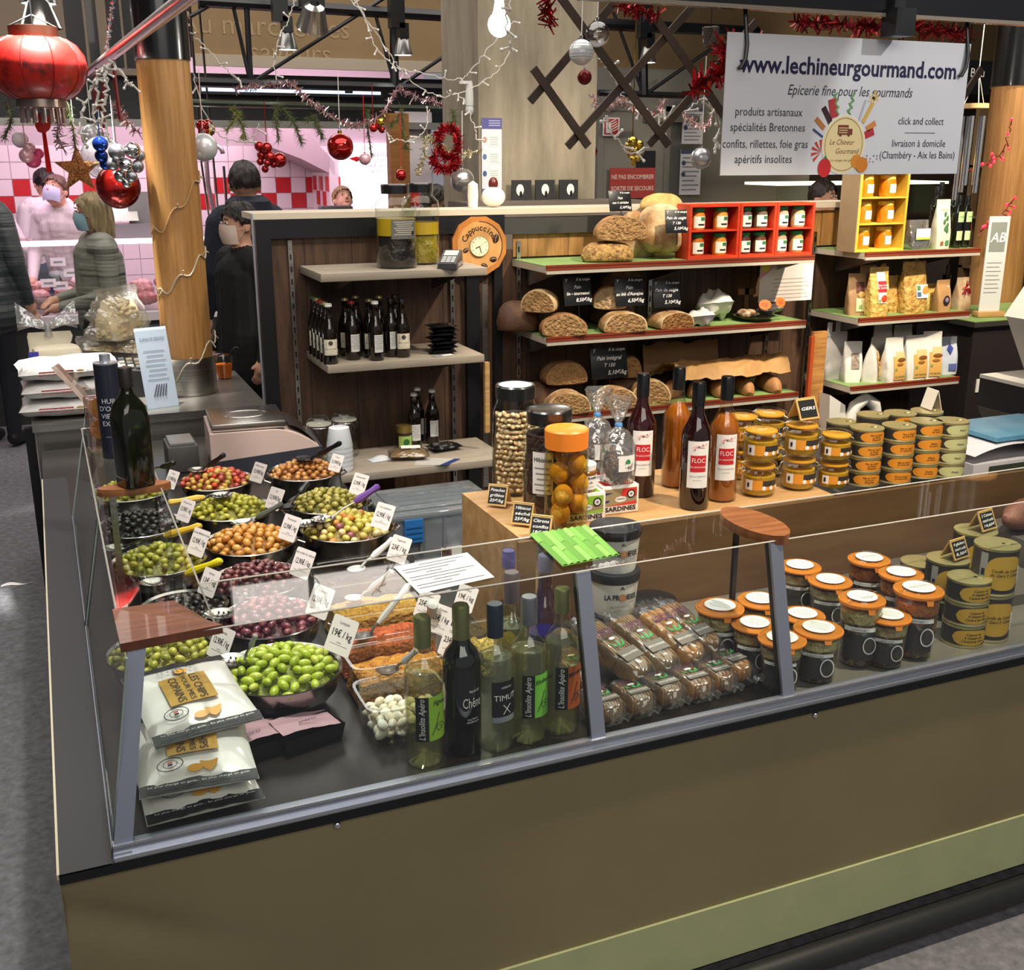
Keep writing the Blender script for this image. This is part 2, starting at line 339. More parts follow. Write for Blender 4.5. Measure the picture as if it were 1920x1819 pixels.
part('ledge', lambda b: (b.box(-.086, -.004, 1.69, 4.16, .70, .703, LEDGE), b.box(-.089, -.085, 1.69, 4.16, .694, .7035, mat('C9BFA4', .5)), b.box(-.086, 5.2, 1.69, 1.7, .683, .702, BLK)))
part('front_rail', lambda b: (b.box(.0, 5.215, 1.700, 1.715, .702, .728, ALU), b.box(.0, 5.215, 1.692, 1.70, .702, .709, mat('D9DCE2', .25, .9)), b.box(0, 5.215, 1.697, 1.70, .724, .7285, mat('D9DCE2', .25, .9))), label='aluminium bottom rail')
def post(b, x0, xt, w=.015):
    P = [(x0-w, 1.697, .70), (x0+w, 1.697, .70), (xt+w, 1.785, 1.045), (xt-w, 1.785, 1.045)]
    b.add(P+[(p[0], p[1]+.008, p[2]) for p in P], [(0, 1, 2, 3), (7, 6, 5, 4), (0, 4, 5, 1), (1, 5, 6, 2), (2, 6, 7, 3), (3, 7, 4, 0)], ALU)
    Q = [(x0-w, 1.705, .70), (x0+w, 1.705, .70), (xt+w, 1.793, 1.045), (xt-w, 1.793, 1.045)]
    b.add(Q+[(p[0], p[1]+.014, p[2]) for p in Q], [(0, 1, 2, 3), (7, 6, 5, 4), (0, 4, 5, 1), (1, 5, 6, 2), (2, 6, 7, 3), (3, 7, 4, 0)], BLK)
PX = [(.012, .075), (.902, .902), (1.352, 1.352), (2.55, 2.55)]
for x0, xt in PX: part('post', lambda b: post(b, x0, xt), label='slanted aluminium post')
xs = [(.027, .09), (.887, .887), (.917, .917), (1.337, 1.337), (1.367, 1.367), (2.535, 2.535)]
for i in (0, 2, 4):
    (a, at_), (c, ct) = xs[i], xs[i+1]
    part('front_pane', lambda b: b.poly([(a, 1.706, .715), (c, 1.706, .715), (ct, 1.793, 1.045), (at_, 1.793, 1.045)], PANE))
def sidepane(b, y0, y1, t0, t1):
    b.poly([(-.001, y0, .70), (-.001, y1, .70), (t1, y1, 1.045), (t0, y0, 1.045)], PANE)
    for q in (0, .006): b.tube([(-.001+q, y0, .704), (-.001+q, y1, .704)], .002, CLEAR if q else ALU, 5)
    for y, t in ((y0, t0), (y1, t1)): b.tube([(-.001, y, .70), (t, y, 1.045)], .0022, mat('9BAAA4', .2), 5)
part('side_pane', lambda b: sidepane(b, 1.73, 2.72, .055, .07)); part('side_pane', lambda b: sidepane(b, 2.74, 3.66, .07, .075))
part('side_seam', lambda b: b.tube([(0, 2.73, .70), (.072, 2.73, 1.045)], .005, BLK, 6))
def plate(b, x0, x1, y0, y1, z=1.045):
    b.poly([(x0, y0, z+.0035), (x1, y0, z+.0035), (x1, y1, z+.0035), (x0, y1, z+.0035)], PANE)
    eg = mat('B9B4AC', .15, 0, spec=.8)
    for p, q in (((x0, y0), (x1, y0)), ((x1, y1), (x0, y1)), ((x0, y1), (x0, y0)), ((x1, y0), (x1, y1))): b.tube([(*p, z+.0035), (*q, z+.0035)], .0018, eg, 4)
part('top_plate', lambda b: plate(b, .205, 5.2, 1.785, 2.005), label='clear glass top plate')
part('top_plate', lambda b: plate(b, .052, .205, 1.785, 3.4), label='clear glass top plate of the side')
MAH = mat('7A4A30', .35, 0, '5A3324', 6, (1, 14, 1), coat=.3)
part('corner_cap', lambda b: b.add([(.048, 1.772, 1.037), (.215, 1.786, 1.037), (.215, 1.81, 1.037), (.17, 1.93, 1.037), (.046, 1.93, 1.037)]+[(.048, 1.772, 1.053), (.215, 1.786, 1.053), (.17, 1.85, 1.053), (.15, 1.93, 1.053), (.046, 1.93, 1.053)], [(4, 3, 2, 1, 0), (5, 6, 7, 8, 9)]+[(i, (i+1) % 5, 5+(i+1) % 5, 5+i) for i in range(5)], MAH), label='mahogany corner bracket cap')
LENS = [(.085*cos(t), .03*sin(t)) for t in [2*pi*i/16 for i in range(16)]]
OAK = mat('9A6238', .4, 0, '7A4827', 7, (1, 10, 1), coat=.2)
part('bracket_cap', lambda b: b.prism(LENS, 1.040, 1.058, OAK, T(.145, 2.70, 0)), label='lens shaped wooden bracket cap')
part('bracket_cap', lambda b: b.prism([(x*.62, y*3.6) for x, y in LENS], 1.040, 1.06, OAK, T(1.365, 1.885, 0)), label='leaf shaped wooden bracket cap')
part('plate_support', lambda b: (b.box(.205, .22, 2.695, 2.71, .70, 1.04, glass('E5E8E8', .2)), b.box(.085, .10, 2.69, 2.705, .70, 1.04, STEEL)))
part('plate_support', lambda b: b.box(1.396, 1.407, 1.996, 2.006, .70, 1.045, BLK)); part('plate_support', lambda b: b.box(.895, .907, 1.985, 1.997, .70, 1.045, STEEL))
for x in (.375, 1.42): part('screw', lambda b: b.ell((x, 1.697, .672), (.007, .005, .007), CHROME))
part('worktop', lambda b: b.box(1.95, 5.2, 2.3, 2.95, .86, .90, mat('4C4846', .4, 0, '3E3B39', 4)), label='dark grey worktop')
BROWNB = mat('7A5C3E', .55, 0, '65492F', 4, (.5, 1, 3))
part('back_board', lambda b: b.box(.98, 5.2, 2.285, 2.30, .70, .93, BROWNB), label='brown wooden board behind the display')
# green bamboo strip on the glass top
def bamboo(b):
    P = [at(993, 1002, Z=1.0535), at(1102, 985, Z=1.0535), at(1162, 1040, Z=1.0535), at(1055, 1062, Z=1.0535)]
    n = 9
    for i in range(n):
        for k in range(2):
            f = lambda s, t: P[0].lerp(P[1], s).lerp(P[3].lerp(P[2], s), t)
            t0, t1 = (0, .3+.4*((i*7) % 5)/5) if k == 0 else (.3+.4*((i*7) % 5)/5, 1)
            s0, s1 = i/n, (i+.94)/n; z = V((0, 0, .003))
            q = [f(s0, t0), f(s1, t0), f(s1, t1-.012), f(s0, t1-.012)]; mid0, mid1 = f((s0+s1)/2, t0)+z, f((s0+s1)/2, t1-.012)+z
            G = mat(('6FA844', '5F9638', '82B258')[(i+k) % 3], .4)
            b.add([q[0], mid0, q[1], q[2], mid1, q[3]], [(0, 1, 4, 5), (1, 2, 3, 4)], G)
    b.poly([p-V((0, 0, .0003)) for p in P], mat('5E9A35', .5))
b = B(); bamboo(b); b.ob('bamboo_strip', label='bright green bamboo patterned strip lying on the glass top', cat='strip')
# wooden step box that carries jars and bottles behind the glass
SB = mat('C79F6E', .5, 0, 'AE8452', 4, (.6, 6, 6)); sbx = E('wooden_step', 'pale wooden step box carrying jars, bottles and tins behind the glass', 'box', (1.0, 2.31, .70))
b = B(); b.box(-.005, .93, 0, .41, .21, .23, SB); b.ob('top_board', sbx)
b = B(); b.box(-.005, .93, 0, .015, 0, .21, BROWNB); b.ob('front_board', sbx, label='dark brown front board')
b = B(); b.box(-.005, .012, .015, .41, -.2, .21, SB); b.ob('side_board', sbx); b = B(); b.box(.913, .93, .015, .41, 0, .21, SB); b.ob('side_board', sbx)
ZS = .931
# stainless steel work counter round the column, left back
SF = mat('8E8A84', .35, .8, '7F7B75', 2, (1, 1, 20))
st = E('steel_work_counter', 'stainless steel work counter round the foot of the wooden column', 'counter', (-.11, 4.65, 0))
b = B(); b.box(0, .93, 0, .85, .78, .80, mat('9C9890', .3, .7, '8A867E', 4)); b.box(0, .93, -.003, 0, .765, .80, STEEL); b.ob('top', st)
b = B(); b.box(.01, .92, .01, .03, .1, .765, SF); b.box(.89, .92, .03, .83, .1, .765, SF); b.ob('front_panel', st)
b = B(); b.box(.01, .03, .03, .83, .1, .765, SF); b.ob('side_panel', st)
for x, y in ((-.03, .02), (.89, .0)): b = B(); b.box(x, x+.035, y, y+.035, .03, .78, BLK); b.cyl(.018, 0, .03, CHROME, 10, T(x+.017, y+.017)); b.ob('leg', st)

# ---------------------------------------------------------------- partition and shelf walls at the back of the stall
DW = planks('5E4433', '3F2C20', '1E140E', .2, .55, 'X')
YW = 4.58
b = B(); b.box(.82, 1.72, YW, YW+.04, 0, 1.53, DW); b.box(1.72, 3.5, YW, YW+.04, 0, 1.42, DW); b.box(3.5, 4.3, YW+.02, YW+.06, 0, 1.5, DW); struct(b, 'wall_shelving')
LW = planks('B78850', '8F6236', '6B4524', .2, .55, 'X')
b = B(); b.box(1.93, 3.5, YW-.008, YW, 1.39, 1.56, LW); b.box(3.52, 4.0, YW, YW+.02, 1.39, 1.56, LW); struct(b, 'trim_3')
FR = E('partition_frame', 'black metal partition frame with a pale counter edge on top', 'frame', (.8, 4.55, 0))
b = B(); b.box(0, .06, 0, .06, 0, 1.5, BLK); b.ob('post', FR); b = B(); b.box(.90, .96, 0, .06, 0, 1.5, BLK); b.box(1.03, 1.07, .0, .04, 0, 1.5, BLK); b.ob('post', FR)
b = B(); b.box(0, 1.08, -.0, .06, 1.5, 1.575, BLK); b.box(1.08, 2.3, .0, .06, 1.49, 1.56, mat('3C3B3A', .5)); b.ob('top_beam', FR)
b = B(); b.box(-.01, 3.3, .0, .24, 1.576, 1.6, mat('D2C6B2', .4)); b.box(-.015, -.008, -.01, 0, .4, 1.6, ALU); b.ob('counter_edge', FR, label='pale counter top edge')
for x, z0, z1 in ((.13, .15, 1.49), (.83, .15, 1.49)):
    b = B(); b.box(x, x+.018, .015, .029, z0, z1, STEEL)
    for k in range(int((z1-z0)/.05)): b.box(x+.006, x+.012, .0135, .015, z0+.012+k*.05, z0+.035+k*.05, BLK)
    b.ob('slotted_rail', FR, label='slotted steel shelf rail')
b = B(); b.box(.97, .995, -.005, .0, .35, 1.28, STEEL); b.ob('steel_strip', FR)
# shelves: left grey boards, bread shelves with green mats and red edges, right shelves
GB = mat('A79C8C', .55, 0, '93887A', 5, (.6, 8, 8)); RED = mat('8E3A22', .4, 0, '73301D', 5, (.5, 6, 6)); MATG = mat('7F9A5C', .6, 0, '6E8B4F', 7); LIP = mat('B8AF9F', .45)
def bracket(b, x, z): b.add([(x, .36, z), (x, .02, z), (x, .36, z-.09), (x+.004, .36, z), (x+.004, .02, z), (x+.004, .36, z-.09)], [(0, 1, 2), (5, 4, 3), (0, 3, 4, 1), (1, 4, 5, 2), (2, 5, 3, 0)], STEEL)
def shelf(name, label, x0, x1, z, kind, y0=4.2):
    s = E(name, label, 'shelf', (x0, y0, z)); w = x1-x0
    if kind == 'grey':
        b = B(); b.rbox(w, .372, .032, .003, GB, T(w/2, .187, -.032)); b.ob('board', s)
    else:
        b = B(); b.box(0, w, .012, .372, -.03, -.003, LIP); b.ob('board', s)
        b = B(); b.box(.0, w, .012, .372, -.003, 0, MATG); b.ob('green_mat', s, label='green shelf mat')
        b = B(); b.box(0, w, 0, .012, -.018, .003, RED); b.box(0, w, -.001, .0, -.0065, -.0045, mat('3A140C', .5)); b.ob('red_edge', s, label='reddish brown front edge')
        b = B(); b.box(0, w, .002, .012, -.034, -.018, LIP); b.ob('price_rail', s)
    for x in ((.12, w-.12) if w < 1 else (.06, w/2, w-.06)): b = B(); bracket(b, x, -.034); b.ob('bracket', s)
    return s
Z1, Z2, Z3 = 1.388, 1.033, .625
shelf('wall_shelf', 'grey wooden shelf holding two big jars and the card terminal', .975, 1.66, Z1, 'grey')
shelf('wall_shelf', 'grey wooden shelf holding brown beer bottles and black sachets', .985, 1.645, Z2, 'grey')
shelf('wall_shelf', 'lowest grey wooden shelf with glass jars and a pasta packet, behind the scale', .95, 1.69, Z3, 'grey', 4.05)
b = B(); b.box(1.645, 1.665, 4.195, 4.215, .7, 1.0, wood('C9A36B', 'AC8450')); b.ob('wooden_batten', label='short pale wooden batten beside the beer shelf end', cat='batten')
B1, B2, B3 = 1.382, 1.083, .742
shelf('bread_shelf', 'top bread shelf with green mat, round loaves and red jar crates', 1.925, 3.28, B1, 'red')
shelf('bread_shelf', 'middle bread shelf with cut loaves behind three black price slates', 1.93, 3.26, B2, 'red')
shelf('bread_shelf', 'lowest bread shelf with cut loaves and a brown paper cover', 2.0, 3.25, B3, 'red')
C1, C2, C3 = 1.383, 1.074, .742
shelf('grocery_shelf', 'top grocery shelf with the honey stand and dark oil bottles', 3.575, 4.28, C1, 'red')
shelf('grocery_shelf', 'middle grocery shelf with pasta and cereal bags', 3.57, 4.26, C2, 'red')
shelf('grocery_shelf', 'lowest grocery shelf with white flour bags', 3.56, 4.24, C3, 'red')
for x in (1.945, 2.62, 3.3, 3.55):
    b = B(); b.box(x, x+.018, 4.565, 4.579, .15, 1.46, STEEL)
    for k in range(26): b.box(x+.006, x+.012, 4.563, 4.565, .16+k*.05, .185+k*.05, BLK)
    b.ob('slotted_rail', label=('slotted steel shelf rail %s' % {1.945: 'at the free end of the bread shelves', 2.62: 'half way along the bread shelves', 3.3: 'where the bread shelves end near the pink notice', 3.55: 'at the start of the grocery shelves'}[x]), cat='rail')
b = B(); b.box(3.42, 3.5, 4.34, 4.36, 0, 1.0, wood('C08A4C', '9C6A36')); b.box(3.40, 3.42, 4.33, 4.35, 0, .98, mat('C4552A', .5)); b.ob('leaning_boards', label='orange and pale wooden boards standing between bread and grocery shelves', cat='board')
# ================================================================ olives: steel bowls, heaps, single olives, price cards, spoons
BOWL = mat('B9B5AE', .22, 1, '98958F', 3, (1, 1, 25))
def oliveproto(name, hexes, r, l, pit=None):
    out = []
    for i, h in enumerate(hexes):
        b = B(); m = mat(h, .22, 0, sub=.15, coat=.4, spec=.6)
        b.ell((0, 0, 0), (r, r, l), m, 10, 7, RX(90))
        if pit: b.disc(r*.35, mat(pit, .5), T(0, -l*1.01, 0) @ RX(90), 7)
        o = b.ob(name); out.append(o.data); bpy.data.objects.remove(o)
    return out
GRN = oliveproto('green_olive', ('B7B53A', 'A9A838', 'C4BE4A', '9C9A34'), .0095, .0125)
BRI = oliveproto('green_olive', ('A9BC2C', 'B6C83A', '9BAE28', 'C0CC4C'), .0098, .0150)
PITD = oliveproto('green_olive', ('A59C45', 'B5AA52', '978E3C'), .0100, .0120, '3F3A18')
ORA = oliveproto('orange_olive', ('C98A34', 'D49A45', 'BF7E2E', 'D8A455'), .0105, .0130)
BRN = oliveproto('orange_olive', ('C0823F', 'CE9250', 'AD6F36', 'D19C54'), .0098, .0112)
BLA = oliveproto('black_olive', ('2A2722', '38332B', '1F1D1A', '45403A'), .0095, .0115)
PUR = oliveproto('purple_olive', ('5B2A30', '6E3438', '4A2228', '7A4444'), .0090, .0115)
KAL = oliveproto('purple_olive', ('7A3440', '8A4048', '6A2A3A', '8F4A50'), .0100, .0140)
MIX = oliveproto('mixed_olive', ('C9BC58', 'D98A3A', '8A4A50', 'B7B040', 'E0D09A', 'D0B860'), .0105, .0125)
PEP = oliveproto('pepper_olive', ('D8472A', 'C9A24A', 'C2564E', 'D9B65A', 'B8A040', 'DE5A30'), .0098, .0115, 'B03020')
def bowl(px, py, R, h, style, kind, protos, n, seed, where, desc, heap='6A6430', dome=.05, zr=None, rim=.785):
    c = at(px, py, Z=rim); x, y = c.x, c.y; rnd = random.Random(seed); zt = rim-.70
    root = E('steel_bowl', '%s, filled with %s' % (where, desc), 'bowl', (x, y, .7005))
    b = B()
    if style == 'pan': prof = [(R*.8, 0), (R*.97, .015), (R, zt*.5), (R, zt), (R+.006, zt+.003), (R+.004, zt+.005), (R-.003, zt), (R-.004, zt*.5), (R*.8, .006), (0, .006)]
    else: prof = [(R*.35, 0), (R*.72, .012), (R*.92, zt*.5), (R, zt), (R+.005, zt+.002), (R+.003, zt+.004), (R-.004, zt), (R*.9, zt*.5), (R*.7, .017), (0, .01)]
    b.lathe([(0, 0)]+prof, BOWL, 36); b.ob('shell', root)
    if style == 'pan':
        for sg in (-1, 1): b = B(); b.tube([(sg*(R-.0), -.02, zt-.02), (sg*(R+.018), -.016, zt-.012), (sg*(R+.018), .016, zt-.012), (sg*R, .02, zt-.02)], .0035, BOWL, 6); b.ob('handle', root)
    f = lambda q: zt-.016+dome*max(0, 1-(q/R)**2)**.9
    hm = mat(heap, .4, 0, bump=1.5, bscale=60, coat=.3); b = B()
    b.lathe([(R-.008, zt-.03)]+[(R*k/8*.95, f(R*k/8)-.010) for k in range(8, -1, -1)], hm, 28, cap=False)
    b.ob('olive_mash', root, kind='stuff')
    nm = kind.replace(' ', '_')
    n = int(n*1.32)
    for i in range(n):
        q = R*.93*math.sqrt((i+.5)/n); a = i*2.399963+rnd.uniform(-.12, .12); me = protos[rnd.randrange(len(protos))]
        o = bpy.data.objects.new(nm, me); COL.objects.link(o)
        o.location = (x+q*cos(a), y+q*sin(a), .7005+f(q)+.001+rnd.uniform(-.0015, .003)); o.rotation_euler = (rnd.uniform(-.5, .5), rnd.uniform(-.5, .5), rnd.uniform(0, 6.28))
        s = R/.125*rnd.uniform(.9, 1.08); o.scale = (s, s, s)
        tag(o, '%s heaped in the %s' % (kind, where.replace(' of olives', '')), 'olive', '%ss in the %s' % (kind, where))
BW = [
 (245, 922, .118, 'bowl', 'green olive', GRN, 52, 'steel bowl behind the tall oil bottle', 'yellow green olives', '8C8434'),
 (262, 985, .120, 'bowl', 'black olive', BLA, 60, 'steel bowl just under the lens shaped bracket cap', 'shiny black olives', '26231F'),
 (298, 1052, .120, 'bowl', 'green olive', GRN, 48, 'steel bowl with a yellow handled spoon across it', 'large golden green olives', '8C8434'),
 (345, 1138, .100, 'bowl', 'black olive', BLA, 44, 'shallow dish behind the mahogany corner cap', 'small dark olives', '33241F'),
 (303, 1222, .112, 'bowl', 'green olive', GRN, 56, 'steel bowl behind the chips bags', 'yellow green olives', '9A9238'),
 (405, 902, .120, 'bowl', 'pepper olive', PEP, 62, 'steel bowl at the back with red peppers', 'olives and red pepper strips', '9A4A28'),
 (432, 955, .122, 'bowl', 'green olive', GRN, 58, 'steel bowl in front of the red pepper mix', 'yellow green olives', '8C8434'),
 (470, 1015, .125, 'bowl', 'orange olive', ORA, 54, 'steel bowl in the middle of the island', 'orange olives', '9A6A2A'),
 (484, 1088, .120, 'bowl', 'purple olive', PUR, 66, 'steel bowl in front of the orange olives', 'small dark red olives', '3A1A20'),
 (505, 1160, .118, 'bowl', 'purple olive', KAL, 54, 'steel bowl in front of the dark red olives', 'plump violet olives', '5A2A34'),
 (528, 1255, .124, 'bowl', 'bright green olive', BRI, 56, 'big steel bowl nearest the front glass', 'bright green olives', '7E8A22'),
 (572, 885, .122, 'pan', 'orange olive', BRN, 66, 'steel pan beside the scale', 'brownish orange olives', '8A5428'),
 (615, 943, .122, 'pan', 'pitted olive', PITD, 60, 'steel pan with the purple handled spoon', 'pitted green olives', '7A7434'),
 (653, 990, .132, 'pan', 'mixed olive', MIX, 62, 'wide steel pan in front of the plastic crate', 'mixed olives, carrots and cheese', 'A08A48'),
]
for i, (px, py, R, st_, k, pr_, n, w, d, hp) in enumerate(BW): bowl(px, py, R, .08, st_, k, pr_, n, i+3, w, d, hp, dome=.026 if i == 3 else .05)
# price cards: face the side aisle, text runs towards the front
def card(px, py, price, title, label, z=.835, s=.064, yaw=26, tilt=28, grp='price cards in the olives'):
    c = at(px, py, Z=z); b = B()
    M = X4(((0, -sin(R_(tilt))*-1, -cos(R_(tilt)), 0), (-1, 0, 0, 0), (0, cos(R_(tilt)), sin(R_(tilt)), 0), (0, 0, 0, 1)))
    b.M = RZ(yaw) @ M
    pts = [(x*s/2*(1-.0), y*s/2) for x, y in ((-.9, -1), (.9, -1), (1, -.9), (1, .9), (.9, 1), (-.9, 1), (-1, .9), (-1, -.9))]
    b.prism(pts, -.001, 0, CARDW); b.text(title, s*.12, GREY, T(0, s*.33, .0005), bold=.01); b.text(price, s*.27, INK, T(0, s*.03, .0005), bold=.01, width=s*.78)
    b.box(-s*.35, s*.35, -s*.27, -s*.26, 0, .0004, GREY); b.text('olives', s*.08, GREY, T(0, -s*.2, .0005))
    root = E('price_card', label, 'price card', c, 0, grp); b.ob('card', root)
    b = B(); b.M = RZ(yaw) @ M; b.tube([(0, -s/2, -.001), (.0, -s*.5-.055, -.003)], .0015, CLEAR, 5); b.ob('pick', root)
CARDS = [(322, 899, '12.90€/kg', 'Olives', 'white price card in the bowl behind the tall oil bottle', .84, .055),
 (348, 957, '12.90€ / kg', 'Piment doux', 'white price card between the black olives and the pale yellow spoon', .84, .062),
 (372, 1017, '12.90€ / kg', 'Vertes Méditerranée', 'white price card on the golden green olives beside the orange olives', .84, .068),
 (392, 1092, '13€ / kg', 'Noires', 'white price card leaning into the shallow dish of dark olives', .83, .062),
 (484, 886, '12.90€/kg', 'Méditerranée', 'white price card in the red pepper olive mix', .85, .06),
 (515, 935, '12.90€/kg', 'Ail', 'white price card in the yellow green olives of the middle row', .85, .062),
 (543, 990, '12.90€ / kg', 'Provençale', 'white price card in the orange olives of the middle row', .85, .066),
 (567, 1056, '12.90€ / kg', 'Petit violet du velours', 'white price card above the small dark red olives', .85, .068),
 (600, 1128, '12.50€ / kg', 'Kalamata', 'white price card in the plump violet olives', .85, .068),
 (640, 1192, '19€ / kg', 'Lucques', 'large white price card with 19€ at the bright green olives', .85, .074),
 (630, 868, '12.90€/kg', 'Piment', 'white price card in the brownish orange olives beside the scale', .86, .054),
 (673, 908, '12.90€ / kg', 'Dénoyautées', 'white price card in the pitted green olives', .86, .062),
 (718, 968, '12.90€ / kg', 'À la sicilienne', 'white price card in the wide pan of mixed olives', .86, .068),
 (748, 1030, '23€ / kg', 'Tapenade', 'white price card edge-on behind the dark tapenade tub', .86, .064),
 (800, 1135, '25€ / kg', 'Houmous', 'pinkish price card under the sheet of paper, partly hidden by a spoon', .83, .06),
 (826, 1162, '25€ / kg', 'Tomate', 'pinkish price card reading kg beside the white spoon end', .82, .062),
 (848, 1205, '23€ / kg', 'Caviar d\'ail', 'pinkish price card behind the second wine bottle', .80, .062),
 (873, 1122, '19€ / kg', 'Ail doux', 'pinkish price card hanging point down near the paper sheet', .84, .056),
 (414, 1206, '12.90€ / kg', 'Vertes', 'white price card stuck in the bowl behind the chips bags', .82, .066)]
for c in CARDS: card(*c[:5], z=c[5], s=c[6]*1.06)
# spoons and ladles
def spoon(name, label, A, zA, Bp, zB, hcol, head, hr=.03, split=.55, hw=.007, scol=None):
    a, b_ = at(*A, Z=zA), at(*Bp, Z=zB); d = b_-a; mid = a+d*split; root = E(name, label, 'spoon', b_)
    b = B(); b.M = T(*-b_); hm = mat(hcol, .35)
    b.tube([a, a+d*.04, a.lerp(mid, .3), a.lerp(mid, .8), mid], [hw*.6, hw*1.15, hw*.9, hw*1.25, hw*.7], hm, 8); b.ob('handle', root, label='coloured handle')
    b = B(); b.M = T(*-b_); sm = scol or BOWL; b.tube([mid, mid.lerp(b_, .5)+V((0, 0, .004)), b_], .0032, sm, 6)
    b.M = X4(); q = d.normalized(); ax = math.degrees(math.atan2(q.y, q.x))
    b.M = RZ(ax) @ T(hr*.8, 0, 0)
    b.grid(lambda u, v: ((v*1.0)*hr*cos(2*pi*u)*1.15, v*hr*sin(2*pi*u), -.012*(1-v*v)), 18, 5, sm, closeu=True)
    if head == 'slotted':
        for i in range(-2, 3):
            for j in range(-2, 3):
                if i*i+j*j < 6: b.disc(.0026, BLK, T(i*hr*.32, j*hr*.3, -.0095+.012*(i*i+j*j)*.09), 6)
    b.ob('slotted_head' if head == 'slotted' else 'spoon_head', root)
YEL, YL2 = 'E3D321', 'E5B93C'
spoon('serving_spoon', 'spoon with a bright yellow handle across the golden green olives', (416, 1051), .87, (305, 1092), .80, YEL, 'plain', .03, .6, .009)
spoon('serving_spoon', 'spoon with an orange yellow handle over the black olives', (378, 985), .86, (232, 1026), .80, YL2, 'plain', .03, .48, .009)
spoon('slotted_spoon', 'slotted spoon with a pale yellow handle beside the yellow green olives', (315, 943), .84, (398, 930), .84, 'E5C25A', 'slotted', .032, .82, .009)
spoon('serving_spoon', 'spoon with a short black handle beside the tall oil bottle', (328, 867), .87, (285, 882), .83, '1A1A1A', 'plain', .026, .6, .008)
spoon('serving_spoon', 'long black handled spoon leaning out of the red pepper mix', (421, 852), .90, (380, 882), .83, '1D1D1F', 'plain', .03, .75, .008)
spoon('ladle', 'black plastic ladle in the brownish orange olives', (639, 830), .92, (583, 861), .84, '17171A', 'plain', .034, .8, .008, mat('17171A', .35))
spoon('spatula', 'dark grey spatula between the orange and the pitted olives', (577, 905), .87, (547, 945), .825, '2B2C2E', 'plain', .022, .5, .009, mat('2B2C2E', .4))
spoon('slotted_spoon', 'slotted steel spoon with a purple handle in the pitted olives', (711, 911), .90, (622, 970), .825, '6A3F93', 'slotted', .032, .52, .010)
spoon('serving_spoon', 'grey green handled spoon lying over the yellow green olives', (531, 944), .86, (472, 976), .82, '4A5048', 'plain', .03, .85, .008)
spoon('slotted_spoon', 'slotted spoon head sunk in the mixed olives', (606, 966), .84, (590, 978), .825, '777777', 'slotted', .034, .3, .004)
spoon('serving_spoon', 'white plastic spoon running from the mixed olive pan to the dark tapenade', (738, 1010), .86, (678, 1062), .815, 'C9C7C4', 'plain', .022, .7, .008, mat('C9C7C4', .4))
spoon('serving_spoon', 'white plastic spoon stuck in the yellow spread', (737, 1070), .87, (676, 1120), .80, 'D0CECA', 'plain', .02, .75, .007, mat('C9C7C4', .4))
spoon('serving_spoon', 'long white plastic spoon stuck in the orange red spread', (768, 1095), .89, (694, 1188), .795, 'D0CECA', 'plain', .022, .8, .007, mat('5A524C', .4))
spoon('serving_spoon', 'grey plastic spoon stuck in the orange spread', (782, 1218), .83, (742, 1254), .79, 'A9A6A2', 'plain', .022, .7, .007, mat('6A5A4C', .4))
spoon('serving_spoon', 'broad pale spoon end standing among the pinkish price cards', (812, 1130), .86, (806, 1180), .77, 'B9B9B4', 'plain', .02, .8, .013, mat('B9B9B4', .4))
spoon('slotted_spoon', 'slotted steel spoon standing in the bright green olives', (480, 1190), .87, (458, 1238), .81, '9A9A9A', 'slotted', .034, .5, .005)
spoon('slotted_spoon', 'slotted steel spoon standing in the plump violet olives', (462, 1112), .86, (437, 1150), .81, '9A9A9A', 'slotted', .034, .5, .005)
# clear plastic tubs with spreads
TUB = glass('F2F4F4', .25, .04)
def tub(x0, x1, y0, y1, zt, fill, fz, label, col, col2, bump=2, garlic=False):
    w, d = x1-x0, y1-y0; root = E('plastic_tub', label, 'tub', ((x0+x1)/2, (y0+y1)/2, .7005)); b = B(); h = zt-.7005
    def ring(k, z, n=28, e=.35):
        return [((abs(cos(2*pi*i/n))**e)*math.copysign(1, cos(2*pi*i/n))*w/2*k, (abs(sin(2*pi*i/n))**e)*math.copysign(1, sin(2*pi*i/n))*d/2*k, z) for i in range(n)]
    rs = [ring(.82, .002), ring(.86, .01), ring(.95, h-.006), ring(1.0, h-.004), ring(1.0, h), ring(.94, h)]
    vs = sum(rs, []); n = 28; b.add(vs, [(i*n+k, i*n+(k+1) % n, (i+1)*n+(k+1) % n, (i+1)*n+k) for i in range(5) for k in range(n)]+[tuple(range(n))[::-1]], TUB); b.ob('tub_wall', root)
    if not garlic:
        m = mat(col, .5, 0, col2, 60, bump=bump, bscale=90); b = B()
        def f(u, v):
            X, Y = (u-.5)*2, (v-.5)*2; ed = max(abs(X), abs(Y)); z = fz*(.80+.32*(1-X*X)*(1-Y*Y))+.010*NZ.noise(V((X*3, Y*3, fz*99)))+.003*NZ.noise(V((X*11, Y*9, 3)))
            return (X*w/2*.90, Y*d/2*.88, z if ed < .99 else .006)
        b.grid(f, 24, 16, m); tag(b.ob('spread', root), 'spread filling the tub', kind='stuff')
    return root
tub(.50, .735, 2.035, 2.165, .795, 0, .065, 'clear tub of coarse orange spread behind the garlic', 'D9962E', 'B8761E')
tub(.505, .75, 2.175, 2.315, .80, 0, .075, 'clear tub of orange red spread with a long white spoon', 'D0662A', 'A9481A')
tub(.53, .78, 2.325, 2.50, .805, 0, .078, 'clear tub of mustard yellow spread below the dark tapenade', 'D6A640', 'B88A2C')
tub(.545, .80, 2.51, 2.68, .805, 0, .07, 'clear tub of dark brown tapenade under the glass top', '5A4238', '2E211C')
